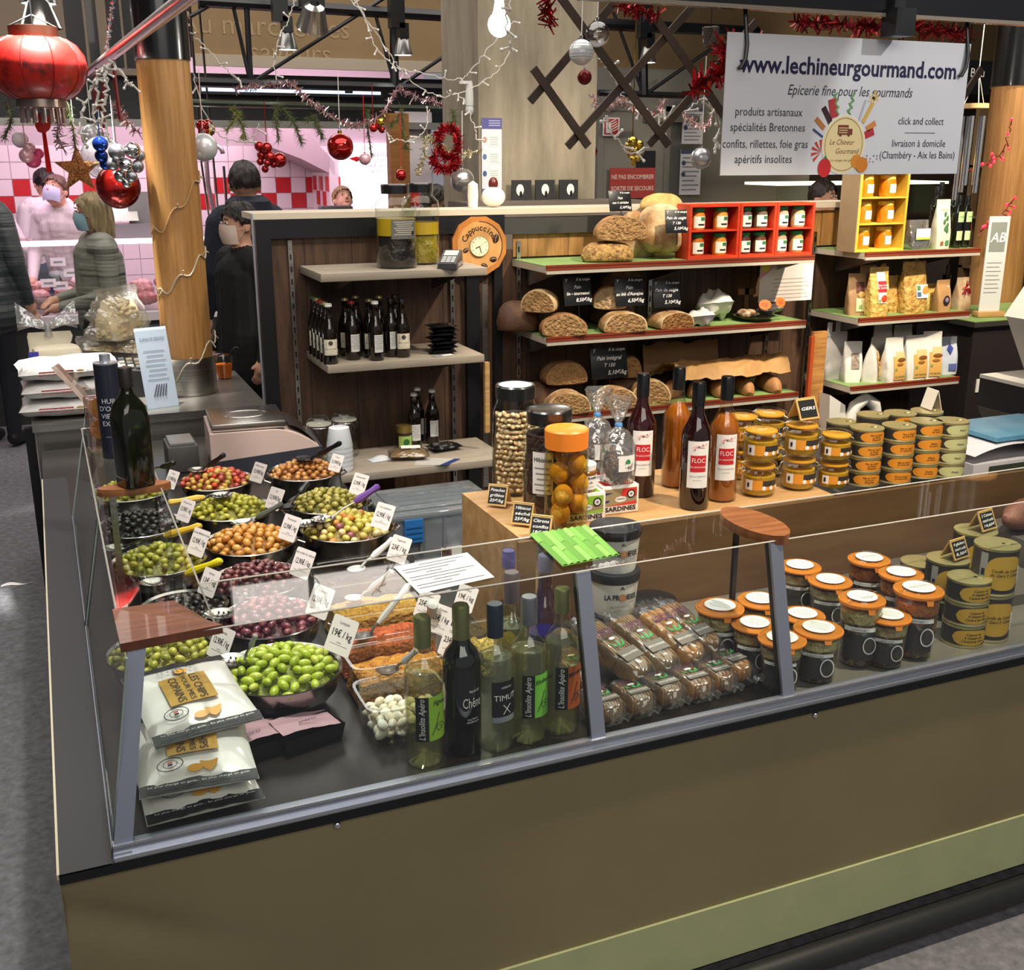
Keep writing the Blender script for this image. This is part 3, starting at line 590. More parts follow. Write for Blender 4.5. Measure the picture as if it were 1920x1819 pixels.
gt = tub(.485, .665, 1.865, 2.02, .785, 0, .06, 'clear tub of white garlic cloves beside the first wine bottle', 'EFE6CF', 'D8CCAE', garlic=True)
tub(.80, .93, 2.06, 2.21, .785, 0, .055, 'clear tub of pale yellow cubes behind the wine bottles', 'D9C060', 'B89A3A')
gl = []
for i in range(3):
    b = B(); b.ell((0, 0, 0), (.0105, .0085, .0135), mat(('F0E9D2', 'E6DCC0', 'F5F0DE')[i], .4, sub=.2), 10, 7, amp=.12, freq=2, seed=i); o = b.ob('garlic_clove'); gl.append(o.data); bpy.data.objects.remove(o)
rnd = random.Random(5)
for k in range(64):
    lay, i = divmod(k, 32); gx, gy = i % 7-3, i//7-2
    o = bpy.data.objects.new('garlic_clove', gl[k % 3]); COL.objects.link(o)
    o.location = (.577+gx*.0205+rnd.uniform(-.003, .003)+.004*lay, 1.942+gy*.0235+rnd.uniform(-.003, .003), .716+lay*.021+rnd.uniform(0, .004)); o.rotation_euler = (rnd.uniform(0, 3), rnd.uniform(0, 3), rnd.uniform(0, 3))
    tag(o, 'peeled white garlic clove in the clear tub beside the first wine bottle', 'garlic', 'garlic cloves in the tub')
# paper sheet on the glass top
P = [at(738, 1063, Z=1.051), at(876, 1036, Z=1.051), at(927, 1082, Z=1.051), at(786, 1113, Z=1.051)]
b = B(); b.poly(P, PAPER); u, v = (P[1]-P[0]), (P[3]-P[0])
for j in range(9):
    f = .09+.095*j; a = P[0]+v*f+u*(.05 if j % 3 else .3); e = P[0]+v*f+u*(.9-.13*(j % 4)); dz = V((0, 0, .0006)); b.poly([a+dz, e+dz, e+v*.018+dz, a+v*.018+dz], mat('5A5A5A', .7))
b.ob('paper_sheet', label='printed white ingredients sheet lying on the glass top', cat='paper')
# ---------------------------------------------------------------- generic bottles
def prof_b(R, H, kind):
    if kind == 'wine': return [(0, .018), (R*.45, .008), (R*.9, 0), (R, .006), (R, H*.60), (R*.97, H*.645), (R*.80, H*.70), (R*.5, H*.745), (R*.41, H*.79), (R*.385, H*.96), (R*.42, H*.965), (R*.42, H*.985), (R*.39, H), (0, H)]
    if kind == 'beer': return [(0, .004), (R*.9, 0), (R, .005), (R, H*.52), (R*.96, H*.58), (R*.68, H*.69), (R*.46, H*.78), (R*.42, H*.95), (R*.46, H*.955), (R*.46, H), (0, H)]
    if kind == 'floc': return [(0, .01), (R*.9, 0), (R, .006), (R, H*.56), (R*.94, H*.62), (R*.62, H*.70), (R*.42, H*.76), (R*.38, H*.86), (R*.38, H*.97), (R*.40, H), (0, H)]
    return [(0, .004), (R*.92, 0), (R, .006), (R, H*.62), (R*.9, H*.7), (R*.45, H*.80), (R*.40, H*.96), (R*.44, H), (0, H)]
def bottle(name, label, loc, H, R, kind, gm, cap=None, cz=(.80, 1.0), lab=None, rz=0, group=None, liq=None, lz=.7, cat='bottle', square=False, seg=22):
    root = E(name, label, cat, loc, rz, group); pr_ = prof_b(R, H, kind)
    b = B(); b.lathe(pr_, gm, 4 if square else seg, RZ(45) @ SC(1.25, 1.25, 1) if square else None)
    gb = b.ob('glass_body', root, angle=50)
    if liq:
        b = B(); b.lathe([(r*.93, min(z*.99+.003, lz*H)) for r, z in pr_ if z < lz*H]+[(R*.93*(1 if lz < .62 else .5), lz*H), (0, lz*H)], liq, seg); b.ob('contents', root)
    if cap:
        b = B(); rr = R*(.43 if kind != 'beer' else .47); b.lathe([(rr*1.02, cz[0]*H), (rr*1.03, (cz[1]-.012)*H), (rr*.9, cz[1]*H+.0012), (0, cz[1]*H+.0012)], cap, 16); b.ob('cap', root)
    if lab: b = B(); lab(b, R+.0006); b.ob('paper_label', gb)
    return root
def face(z, rad, a=0): return RZ(a) @ T(0, -rad, z) @ FRONT
DGLS = mat('0B0D0A', .06, 0, coat=.5, spec=.7); CGLS = glass('F6F8F0', .16); YLIQ = glass('F6F4D8', .1, .02, .13, 'D8D6B4'); GOLD = mat('A89A5A', .3, .9)  # YLIQ: pale haze painted in to imitate light refracted through the bottle
OLC = mat('8A8A58', .35, .6)
LG = mat('9ACB3C', .5); LO = mat('C8642A', .5); LK = mat('121216', .5)
def lab_apero(col, word):
    def f(b, R):
        b.wrapquad(.026, .092, R, LK, RZ(-28) @ T(0, -R, .105) @ FRONT); b.wrapquad(.046, .092, R, col, RZ(26) @ T(0, -R, .105) @ FRONT)
        b.text("L'Insolite Apéro", .017, CHALK, RZ(-28) @ T(0, -R-.0006, .105) @ FRONT @ RZ(90), shear=.25, width=.085); b.text(word, .014, LK, RZ(24) @ T(0, -R-.0006, .137) @ FRONT, shear=.35, bold=.01)
        b.M = RZ(20) @ T(0, -R-.0012, .085) @ FRONT; sp = [(.011*cos(t)*(1-t/11)+.004, .011*sin(t)*(1-t/11), 0) for t in [k*.45 for k in range(20)]]; b.tube(sp, .0006, LK, 4); b.tube([(-.015, -.012, 0), (-.004, .006, -.0004), (.004, .03, -.0008)], .0007, LK, 4)
    return f
def lab_chene(b, R):
    b.text('Chêne', .030, CHALK, face(.115, R+.0004, 14), width=.042, wrap=R); b.text('Apéritif', .008, CHALK, face(.14, R+.0004, 20), wrap=R); b.text('Les Pères\ndistillateurs', .006, CHALK, face(.078, R+.0004, 14), wrap=R)
def lab_timut(b, R):
    b.wrapquad(.058, .075, R, LK, face(.115, R, 12)); b.wrapquad(.056, .012, R, mat('8C9098', .6), face(.072, R, 12))
    b.text('TIMUT', .017, CHALK, face(.118, R+.0006, 12), width=.05, wrap=R); b.text('APÉRITIF', .006, CHALK, face(.14, R+.0006, 14), wrap=R)
    for s in (-1, 1): b.tube([(s*-.008, -.010, 0), (s*.008, .010, 0)], .0008, CHALK, 4, RZ(14) @ T(0, -R-.001, .094) @ FRONT)
g5 = 'wine bottles behind the front glass'
bx = [(.577, 1.803), (.658, 1.815), (.724, 1.805), (.797, 1.808), (.872, 1.815)]
bottle('wine_bottle', 'clear wine bottle with a black and lime green label, nearest the garlic', (*bx[0], .7005), .30, .0372, 'wine', CGLS, OLC, (.80, 1.0), lab_apero(LG, 'Figue'), 4, g5, YLIQ, .68)
bottle('wine_bottle', 'black wine bottle with tall white Chêne lettering', (*bx[1], .7005), .305, .0375, 'wine', DGLS, OLC, (.78, 1.0), lab_chene, 0, g5)
bottle('wine_bottle', 'clear wine bottle with dark blue cap and black mountain label', (*bx[2], .7005), .300, .037, 'wine', CGLS, mat('1B2A3C', .35), (.78, 1.0), lab_timut, 0, g5, glass('F4F5EA', .1, .02, .2, 'C4C8B0'), .68)  # haze in the contents imitates refracted light
bottle('wine_bottle', 'clear wine bottle with grey cap and bright green label', (*bx[3], .7005), .302, .037, 'wine', CGLS, mat('7E7E86', .35, .5), (.82, 1.0), lab_apero(mat('7FD04A', .5), 'Rhubarbe'), 4, g5, YLIQ, .66)
bottle('wine_bottle', 'clear wine bottle with an orange label beside the second post', (*bx[4], .7005), .305, .037, 'wine', CGLS, OLC, (.84, 1.0), lab_apero(LO, 'Mandarine'), 4, g5, YLIQ, .70)
BLU = mat('2A2F86', .3)
bottle('wine_bottle', 'clear bottle with a grey capsule behind the mountain label bottle', (.803, 1.91, .7005), .315, .037, 'wine', CGLS, mat('6F6068', .4, .3), (.8, 1.0), None, 0, g5, glass('ECEEDA', .1, .02, .2, 'B8BCA0'), .68)  # contents paled by haze, in place of refracted light
bottle('wine_bottle', 'violet tinted bottle with deep blue contents between green and orange labels', (.885, 1.925, .7005), .335, .037, 'wine', glass('D8C8E4', .14), mat('8A86A8', .3), (.9, 1.0), None, 0, g5, BLU, .5)
bottle('wine_bottle', 'tall clear bottle with a blue collar behind the others under the glass top', (.84, 2.015, .7005), .33, .033, 'wine', CGLS, mat('4A4AA0', .4), (.86, .97), None, 0, g5, glass('E6E0B8', .1), .6)
# ---------------------------------------------------------------- pillow shaped bags
def pillow(b, w, h, t, m, M=None, seed=0, crimp=.12, nu=22, nv=24, amp=.10, back=None, band=None, bm=None, pw=.55):
    for sgn in (1, -1):
        def f(u, v):
            x, y = u*2-1, v*2-1; e = max(0, 1-abs(x)**(2.6 if pw > .5 else 5))**pw; yy = min(1, abs(y)/(1-crimp)); g = max(0, 1-yy**(2.6 if pw > .5 else 5))**pw
            q = 1-.05*g*(1-abs(x)); z = sgn*(t/2*e*g*(1+amp*2*NZ.noise(V((x*2.2+seed, y*2.2, sgn))))+.0006)+amp*.05*w*NZ.noise(V((x*3+seed, y*4, 9)))*(1-abs(y)*.5)
            return (x*w/2*(1-.04*(1-abs(y))), y*h/2, z)
        b.grid(f if sgn > 0 else (lambda u, v: f(1-u, v)), nu, nv, m if sgn > 0 or not back else back, M)
    if band:
        for sy in (-1, 1): b.grid(lambda u, v: ((u*2-1)*w/2*1.0, sy*(h/2-v*h*band), .0022+t*.02+.0012*sin(u*60)*0), 12, 2, bm, M)
def stamp(b, fn_t, w, h, t): pass
def chips(label, M, seed, group):
    root = E('chips_bag', label, 'bag', M.translation, 0, group); R = M.copy(); R.translation = (0, 0, 0)
    w, h, t = .20, .265, .047; FO = mat('EAE6E0', .22, .1, 'DAD6D0', 4, coat=.3)
    b = B(); b.M = R; pillow(b, w, h, t, FO, seed=seed, crimp=.1, back=mat('C9C6C2', .3)); b.ob('foil', root)
    b = B(); b.M = R
    for sy in (-1, 1): b.grid(lambda u, v: ((u*2-1)*w/2*.99, sy*(h/2+.002-v*.026), .003+.004*v+.003*NZ.noise(V((u*9, seed, sy)))+.004*(1-abs(u*2-1))), 14, 3, BLK)
    b.text("Le plus chargé en goût... En plus chargé en goût", .008, CHALK, T(0, -h/2+.010, .0125), width=w*.85)
    b.ob('black_edge', root, label='black printed edge')
    zs = lambda x, y: t/2*max(0, 1-abs(2*x/w)**2.6)**.55*max(0, 1-min(1, abs(2*y/h)/.9)**2.6)**.55*1.10+.004
    def proj(b0):
        for v in b0.v: v.z += zs(v.x, v.y)
        return b0
    pb = B(); GO = mat('C29A44', .35, .3, 'AE8436', 30); OC = mat('DFA02C', .4)
    pb.grid(lambda u, v: (-.048+.088*u, .045-.10*v, 0), 6, 8, GO)
    for s_, y, z in (('LES CHIPS', .019, .0215), ('POUR MES', .0, .0145), ('COPAINS', -.021, .0225)):
        pb.text(s_, z, INK, T(y-.004, -.005, .0012) @ RZ(-90), width=.090)
    for k, (s_, x) in enumerate((('des\npatates', .085), ('cuites au\nchaudron', .075), ('et un peu\nde sel', .08))): pb.text(s_, .0075, INK, T(-.01-.028*k+.03, x, .001) @ RZ(-90))
    pb.ell((-.0, .066, 0), (.013, .011, .001), OC, 12, 4); pb.text('+', .016, INK, T(.022, .072, .001)); pb.text('+', .016, INK, T(-.022, .072, .001)); pb.tube([(.010*cos(t_)-.004, .066+.014*sin(t_), .001) for t_ in [k*.4 for k in range(16)]], .0007, INK, 4)
    pb.poly([(.02+.016*cos(t_), -.09+.010*sin(t_)+.006*cos(2*t_), .001) for t_ in [k*.52 for k in range(12)]], OC); pb.poly([(-.004+.014*cos(t_), -.096+.008*sin(t_), .0014) for t_ in [k*.52 for k in range(12)]], OC)
    pb.tube([(-.045+.022*cos(t_), -.078+.016*sin(t_), .001) for t_ in [k*.4 for k in range(17)]], .0008, INK, 4); pb.tube([(-.045+.012*cos(t_), -.078+.009*sin(t_), .001) for t_ in [k*.4 for k in range(17)]], .0006, INK, 4)
    pb.box(-.049, -.041, -.082, -.078, .0008, .0012, INK); pb.box(-.049, -.041, -.076, -.072, .0008, .0012, RT_)
    proj(pb)
    pb.v = [R @ v for v in pb.v]; pb.ob('print', root, label='gold panel with chips lettering and small drawings')
    return root
gc = 'chips bags stacked in the glass corner'
chips('lowest chips bag, half hidden under the stack in the glass corner', T(.150, 1.86, .736) @ RZ(3), 2, gc)
chips('middle chips bag with a gold lettering panel and golden chip drawing', T(.157, 1.87, .784) @ RX(3) @ RZ(-3), 1, gc)
chips('topmost chips bag, pushed back against the yellow green olives', T(.168, 1.985, .826) @ RX(4) @ RZ(8), 5, gc)
# black card trays with pink paper and a round violet tag
for i, (px, py, l, rz) in enumerate(((474, 1412, 'black tray with a folded pinkish paper, nearer the chips bags', 12), (578, 1388, 'black tray with a folded pinkish paper, under the big bowl edge', 14))):
    c = at(px, py, Z=.702); root = E('paper_tray', l, 'tray', c, rz); b = B()
    b.add([(-.06, -.03, 0), (.06, -.03, 0), (.06, .03, 0), (-.06, .03, 0), (-.066, -.036, .033), (.066, -.036, .033), (.066, .036, .033), (-.066, .036, .033)], [(0, 3, 2, 1), (0, 1, 5, 4), (1, 2, 6, 5), (2, 3, 7, 6), (3, 0, 4, 7)], mat('1C1A1A', .4)); b.ob('tray', root)
    b = B(); b.grid(lambda u, v: ((u-.5)*.125, (v-.5)*.07+.012, .034+.008*sin(u*3+i)+.004*NZ.noise(V((u*4, v*3, i)))), 10, 5, mat('B58F98', .6)); b.text('merci', .016, INK, T(0, 0, .046)); b.ob('paper', root, label='pinkish printed paper')
c = at(488, 1338, Z=.72); root = E('round_tag', 'round violet tag with handwriting in front of the big steel bowl', 'tag', c, 8); b = B(); b.disc(.030, mat('A58FC8', .5), T(0, .0, .026) @ RX(62), 26); b.ob('disc', root); b = B(); b.text('olives', .014, INK, T(0, -.001, .024) @ RX(62), shear=.3); b.disc(.004, INK, T(0, .005, .038) @ RX(62)); b.ob('writing', root)
# white plastic tubs with black lids
def promtub(label, z, M0=(1.14, 2.10)):
    root = E('biscuit_tub', label, 'tub', (*M0, z), -8, 'white tubs stacked behind the second post'); b = B()
    b.lathe([(0, 0), (.048, 0), (.0505, .012), (.058, .092), (0, .092)], mat('E9E6E0', .4), 28); b.ob('body', root)
    b = B(); b.lathe([(.060, .082), (.061, .092), (.059, .102), (.05, .1045), (0, .1045)], mat('26282C', .35), 28); b.ob('lid', root, label='black lid')
    b = B(); r = .0555; b.text('LA PROMESSE', .017, INK, T(0, -r-.0012, .05) @ FRONT @ RX(-6), bold=.03, wrap=r, width=.082); b.disc(.009, mat('B9835A', .6), RZ(2) @ T(0, -r-.0016, .05) @ FRONT, 14); b.text('BISCUITS BRETONS', .006, GREY, T(0, -r+.0012, .026) @ FRONT @ RX(-6), wrap=r); b.text('⁂', .012, INK, T(0, -r-.0035, .074) @ FRONT, wrap=r)
    for k in (-1, 0, 1): b.disc(.0018, INK, T(k*.003, -r-.0033, .072+.003*(k == 0)) @ FRONT, 8)
    b.ob('print', root, label='printed La Promesse lettering')
promtub('lowest white tub of the stack, mostly hidden by biscuit packs', .7005); promtub('middle white tub of the stack with La Promesse lettering', .8055); promtub('topmost white tub of the stack with La Promesse lettering', .9105)
root = E('lidded_tub', 'squat white tub with a glossy black lid beside the stacked tubs', 'tub', (1.262, 2.13, .7005)); b = B(); b.lathe([(0, 0), (.050, 0), (.057, .085), (0, .085)], mat('DAD8D2', .4), 26); b.ob('body', root); b = B(); b.lathe([(.059, .072), (.061, .085), (.059, .1), (.04, .106), (0, .107)], mat('16171A', .25), 26); b.ob('lid', root, label='glossy black lid')
# biscuit packs
FILM = glass('F4F4F4', .2, .12, .05, bump=16)
def biscuits(label, x, y, z, rz, tilt, kind, w=.068, l=.17, h=.05):
    root = E('biscuit_pack', label, 'biscuits', (x, y, z), rz, 'biscuit packs behind the middle glass pane'); Rm = RX(tilt)
    cols = {'galette': ('B98E55', '95703F'), 'palet': ('C48A45', 'A06A30'), 'madeleine': ('D99A3E', 'B87624')}[kind]; m = mat(cols[0], .6, 0, cols[1], 40, bump=.5)
    nx, ny = {'galette': (8, 2 if l < .15 else 3), 'palet': (5, 2 if l < .15 else 3), 'madeleine': (3, 2 if l < .15 else 4)}[kind]
    for i in range(nx):
        for j in range(ny):
            tx = w*.86/nx; ry = (l-.02)/ny/2; b = B(); b.M = Rm @ T(-w*.43+tx*(i+.5), -l/2+.01+ry*(2*j+1), h*.5)
            b.ell((0, 0, 0), (tx*.46, ry*.97, h*.47), m, 12, 8, p=.55 if kind != 'madeleine' else .8, amp=.05, freq=3, seed=i*7+j); b.ob('biscuit', root)
    b = B(); b.M = Rm @ T(0, 0, h*.5)
    def f(u, v):
        a = 2*pi*u; y = v*2-1; q = max(0, 1-abs(y)**6)**.5; e = .5
        cx = math.copysign(abs(cos(a))**e, cos(a)); cz = math.copysign(abs(sin(a))**e, sin(a)); r = 1+.05*NZ.noise(V((cx*2, y*4, cz*2+x*9)))
        return (cx*w*.53*(q*.9+.1)*r if abs(y) < .99 else cx*w*.3, y*l*.60, cz*h*.54*q*r)
    b.grid(f, 22, 16, FILM, closeu=True)
    for sy in (-1, 1): b.grid(lambda u, v: ((u-.5)*w*.75, sy*(l*.58+v*.018), .006*sin(u*14)), 12, 2, FILM)
    b.ob('clear_wrapper', root, label='crinkled clear wrapper')
    b = B(); b.M = Rm; zt = h*1.06
    b.box(-w*.4, w*.4, -l*.30, -l*.12, zt-.001, zt, mat('77706A', .5)); GRL = mat('3FA35A', .5)
    for s in (-1, 0, 1): b.poly([(0, -l*.08, zt), (s*.012-.004, .0-l*.04, zt), (s*.02, .012-l*.02, zt), (s*.012+.004, -.004-l*.03, zt)], GRL)
    b.text({'galette': 'GALETTES\nNATURE', 'palet': 'PETITS\nPALETS', 'madeleine': 'PETITES\nMADELEINES'}[kind], .011, mat('5A2A5E', .6), T(0, l*.2, zt), bold=.02, width=w*.8); b.text('BISCUITERIE', .008, CHALK, T(0, -l*.21, zt+.0004), width=w*.7)
    b.disc(.009, PAPER, T(0, .0+l*.08, zt), 12, .004); b.ob('print', root, label='printed label')
    return root
zb = .7055
for a in (('leftmost of the biscuit packs lying on the deck against the front glass', .965, 1.815, zb, 8, 0, 'galette', .062, .1), ('second of the biscuit packs on the deck against the front glass', 1.04, 1.82, zb, 5, 0, 'galette', .062, .1),
 ('third of the biscuit packs on the deck, under the large galette pack', 1.115, 1.835, zb, 8, 0, 'galette', .062, .11), ('fourth of the biscuit packs on the deck, of brown palets', 1.188, 1.835, zb, 6, 0, 'palet', .062, .11),
 ('fifth of the biscuit packs on the deck, of brown palets', 1.255, 1.845, zb, 6, 0, 'palet', .056, .11), ('last of the biscuit packs on the deck, with orange madeleines beside the third post', 1.312, 1.885, .7055, 10, 0, 'madeleine', .055, .15),
 ('biscuit pack standing behind the second post, seen through two panes', .985, 1.99, zb, 0, 0, 'galette', .066, .16), ('large galette pack on top, tilted down beside the second post', 1.045, 1.93, .765, 22, 18, 'galette', .07, .19),
 ('galette pack with a white label in the upper layer', 1.125, 1.945, .763, 14, 16, 'galette', .066, .19), ('orange madeleine pack in the upper layer', 1.205, 1.955, .763, 14, 16, 'madeleine', .07, .19), ('brown madeleine pack in the upper layer next to the jars', 1.262, 1.975, .763, 14, 16, 'palet', .058, .18)):
    biscuits(a[0], a[1], a[2], a[3], a[4], a[5], a[6], a[7], a[8])
# ---------------------------------------------------------------- preserving jars with orange rubber rings
ORR = mat('E2852A', .4); JLAB = mat('3A3634', .5); CIN = ['C8B078', '8A6038', 'B56A34', '7A5A3A']
def ringjar(label, x, y, R, H, seed, cont='C8B078', top='D8C488', z=.7005):
    root = E('preserve_jar', label, 'jar', (x, y, z), -50, 'preserving jars with orange rings'); b = B()
    b.lathe([(0, .003), (R*.72, 0), (R*.78, .006), (R*.93, H*.86), (R*.93, H*.93)], JAR, 24, cap=False); b.ob('glass_body', root)
    b = B(); b.lathe([(0, .005), (R*.72, .005), (R*.82, H*.5), (R*.86, H*.66)], mat('4A3428', .5, 0, cont, 40, bump=1.5, bscale=70, contrast=(.3, .55)), 22, cap=False)
    b.lathe([(R*.86, H*.66), (R*.88, H*.82), (R*.4, H*.84), (0, H*.845)], mat(top, .45, 0, cont, 25, bump=2, bscale=40), 22, cap=False); b.ob('contents', root)
    b = B(); b.lathe([(R*.80, H*.90), (R*1.02, H*.905), (R*1.04, H*.93), (R*1.02, H*.95), (R*.74, H*.96)], ORR, 28); b.add([(-.009, -R*1.0, H*.93), (.009, -R*1.0, H*.93), (.007, -R*1.08, H*.84), (-.007, -R*1.08, H*.84)], [(0, 1, 2, 3)], ORR, RZ(35)); b.ob('rubber_ring', root, label='orange rubber ring with tab')
    b = B(); b.lathe([(R*.98, H*.95), (R*.97, H*.985), (R*.80, H), (R*.72, H*.985), (0, H*.985)], JAR, 28); gl_ = b.ob('glass_lid', root)
    b = B(); b.disc(R*.66, PAPER, T(0, 0, H*.985+.0012), 24); [b.box(-R*.45+R*.1*(k % 2), R*.45, R*(.3-.18*k), R*(.3-.18*k)+.0012, H*.985+.0013, H*.985+.0016, GREY) for k in range(4)]; b.ob('lid_label', gl_, label='round white lid label')
    b = B(); r = R*.87
    b.wrapquad(R*1.5, H*.42, r, JLAB, RZ(12) @ T(0, -r, H*.36) @ FRONT @ RX(-6)); b.wrapquad(R*1.5, H*.06, r, WHT, RZ(12) @ T(0, -r-.003, H*.60) @ FRONT @ RX(-6))
    b.disc(R*.33, WHT, RZ(42) @ T(0, -r-.0018, H*.36) @ FRONT @ RX(-6), 20, R*.40); b.disc(R*.28, JLAB, RZ(42) @ T(0, -r-.0024, H*.36) @ FRONT @ RX(-6), 20, R*.34); b.text('BON', R*.27, WHT, RZ(42) @ T(0, -r-.003, H*.31) @ FRONT @ RX(-6), bold=.02); b.text('CASSOULET', R*.13, INK, RZ(8) @ T(0, -r-.0042, H*.60) @ FRONT)
    b.ob('paper_label', root, label='dark label with white oval'); return root
JR = [(1350, 1133, .135, .054, 'ring jar furthest along the biscuit packs, against the back board'), (1426, 1120, .13, .052, 'ring jar at the back behind the third post'), (1415, 1165, .12, .05, 'ring jar just behind the third post'),
 (1474, 1197, .12, .051, 'ring jar at the foot of the third post with an orange tab'), (1552, 1184, .125, .053, 'ring jar in front, second along from the third post'), (1505, 1148, .12, .05, 'ring jar in the middle, cream topped, behind the two front jars'),
 (1500, 1057, .125, .052, 'ring jar at the back board right of the third post'), (1557, 1084, .125, .052, 'ring jar in the second row right of the third post'), (1617, 1116, .165, .051, 'tall ring jar with cream layer in the front group'),
 (1686, 1160, .125, .049, 'ring jar with pale lid label right at the front rail'), (1630, 1043, .15, .051, 'ring jar of orange contents furthest back'), (1690, 1070, .15, .052, 'ring jar of orange contents beside the gold tins'), (1743, 1108, .17, .055, 'tall ring jar with orange and brown contents beside the tin stack')]
for i, (px, py, H, R, l) in enumerate(JR):
    c = at(px, py, Z=.7005+H); c.y = max(c.y, 1.712+(H-.015)*.264+R*1.06)
    ringjar(l, c.x, c.y, R, H, i, CIN[i % 4] if i < 10 else 'C0602A', 'D8C488' if i < 10 else 'C97A3A')
# ---------------------------------------------------------------- tins
TIN = mat('C9BE8A', .32, .6, 'B5AA78', 5); TGD = mat('EADB9C', .3, .45); TLB = mat('34322F', .45); TYL = mat('D2A53C', .5)
def tin(name, label, x, y, z, R, H, style, rz=0, group=None):
    root = E(name, label, 'tin', (x, y, z), rz-36, group); b = B()
    b.lathe([(R*.94, 0), (R, .001), (R, .004), (R*.975, .006), (R*.975, H-.006), (R, H-.004), (R, H-.0005), (R*.95, H)], TIN, 28); b.ob('body', root)
    b = B(); b.lathe([(R*.95, H), (R*.92, H-.003), (R*.55, H-.003), (R*.53, H-.002), (0, H-.002)], TGD, 28, cap=False); lid = b.ob('lid', root, label='gold coloured lid'); b = B()
    b.tube([(R*.5+R*.16*cos(t), R*.16*sin(t)*.8, H+.0008) for t in [k*.55 for k in range(12)]], .0012, TIN, 5, closed=True); b.box(R*.2, R*.4, -.004, .004, H-.002, H, TIN); b.ob('ring_pull', lid)
    b = B(); r = R*.975+.0004; col, txt = style
    b.wrapquad(R*5.6, H-.014, r, TLB, face(H/2, r), 30)
    if col: b.grid(lambda u, v: ((r+.0006)*sin((u-.5)*1.9+.3), -(r+.0006)*cos((u-.5)*1.9+.3), H/2+(v*2-1)*H*.36*max(0, 1-abs(u*2-1)**3)**.5), 16, 2, col)
    b.text(txt, min(H*.16, .0105), mat('2A2320', .6), face(H/2, r+.0016, 20), bold=.015, wrap=r, shear=.2)
    if H > .08: b.wrapquad(R*.34, H*.8, r+.0004, mat('A8A8A8', .5), face(H/2, r+.0004, -42), 4); b.box(-.004, .004, -.008, .008, 0, .0005, INK, face(H/2, r+.001, -42)); b.prism([(cos(t)*R*.2, sin(t)*H*.2) for t in [k*.4 for k in range(16)]], 0, .0004, WHT, face(H*.4, r+.0006, 68))
    b.ob('paper_label', root, label='dark label with yellow patch'); return root
def stack(px, py, R, H, n, style, labels, z0=.7005, name='food_tin', rz=0, group='gold lidded tins behind the front glass'):
    c = at(px, py, Z=z0+H*n); c.y = max(c.y, 1.714+(z0-.7+H*n-.015)*.264+R) if z0 < .8 else c.y
    for k in range(n): tin(name, labels[k], c.x, c.y, z0+k*(H+.0006), R, H, style, rz+3*k, group)
    return c
CT = (TYL, 'Cuisses de\n4 Gésiers de\nCanard du Gers')
stack(1818, 1082, .05, .0545, 3, CT, ['lowest tin of the gold lidded stack of three beside the tall ring jar', 'middle tin of the gold lidded stack of three', 'top tin of the gold lidded stack of three, ring pull showing'])
stack(1888, 1026, .052, .118, 2, (TYL, 'Confit de Canard\ndu Gers 2 Cuisses'), ['lower of the two tall confit tins at the edge of the picture', 'upper of the two tall confit tins at the edge of the picture'])
stack(1778, 1046, .052, .105, 1, CT, ['wide lipped gold tin carrying the lower chalk price tag'], .7305+.02); stack(1830, 993, .054, .16, 1, CT, ['wide lipped gold tin carrying the upper chalk price tag'], .7305)
stack(1726, 1052, .05, .105, 1, CT, ['gold lidded tin half hidden behind the orange ring jars'], .7005)
def tent(label, loc, rz, lines, w=.062, h=.062, tilt=25):
    root = E('chalk_price_tag', label, 'price tag', loc, rz, 'small slate price tags'); FRM = wood('D9B573', 'C29A58'); b = B()
    b.M = T(0, 0, h/2*.95) @ RX(90-tilt) @ T(0, 0, h*.22)
    b.box(-w/2, w/2, -h/2, h/2, -.003, 0, FRM); b.box(-w*.42, w*.42, -h*.41, h*.41, 0, .0006, SLATE)
    for k, s in enumerate(lines): b.text(s, h*.2, CHALK, T(0, h*(.25-.25*k), .001), shear=.2, bold=.015, width=w*.72)
    b.ob('slate_face', root); b = B(); b.M = T(0, 0, h/2*.95) @ RX(90+tilt) @ T(0, 0, -h*.22); b.box(-w/2, w/2, -h/2, h/2, -.003, 0, FRM); b.ob('rear_leaf', root); return root
c = at(1778, 1046, Z=.7505+.105); tent('small chalk price tag reading 4 gésiers on the lower gold tin', (c.x+.012, c.y-.01, .7505+.1056), 12, ['4 gésiers', 'canard confit', '8,30€'], .062, .05)
c = at(1830, 993, Z=.7305+.16); tent('small chalk price tag reading 2 cuisses on the upper gold tin', (c.x+.012, c.y-.01, .7305+.1606), 12, ['2 Cuisses', 'canard confit', '14,60€'], .064, .052)
# raised plinth only under the rear tins
b = B(); b.box(2.0, 2.4, 1.93, 2.27, .7004, .7300, mat('5F5A54', .45)); b.ob('display_plinth', label='low grey plinth under the tag carrying gold tins', cat='plinth'); b = B(); b.box(2.42, 2.62, 2.08, 2.27, .7004, .80, mat('5F5A54', .45)); b.ob('display_plinth', label='taller grey plinth under the brown dry sausage at the picture edge', cat='plinth')
c = at(1918, 968, Z=.93); b = B(); b.ell((0, 0, .045), (.11, .045, .045), mat('8A5A48', .6, 0, '6A4034', 20, bump=.5), 20, 12, RZ(15), amp=.06, freq=3); b.ob('dry_sausage', label='brown dry sausage at the picture edge above the confit tins', cat='sausage', loc=(2.50, 2.17, .801))
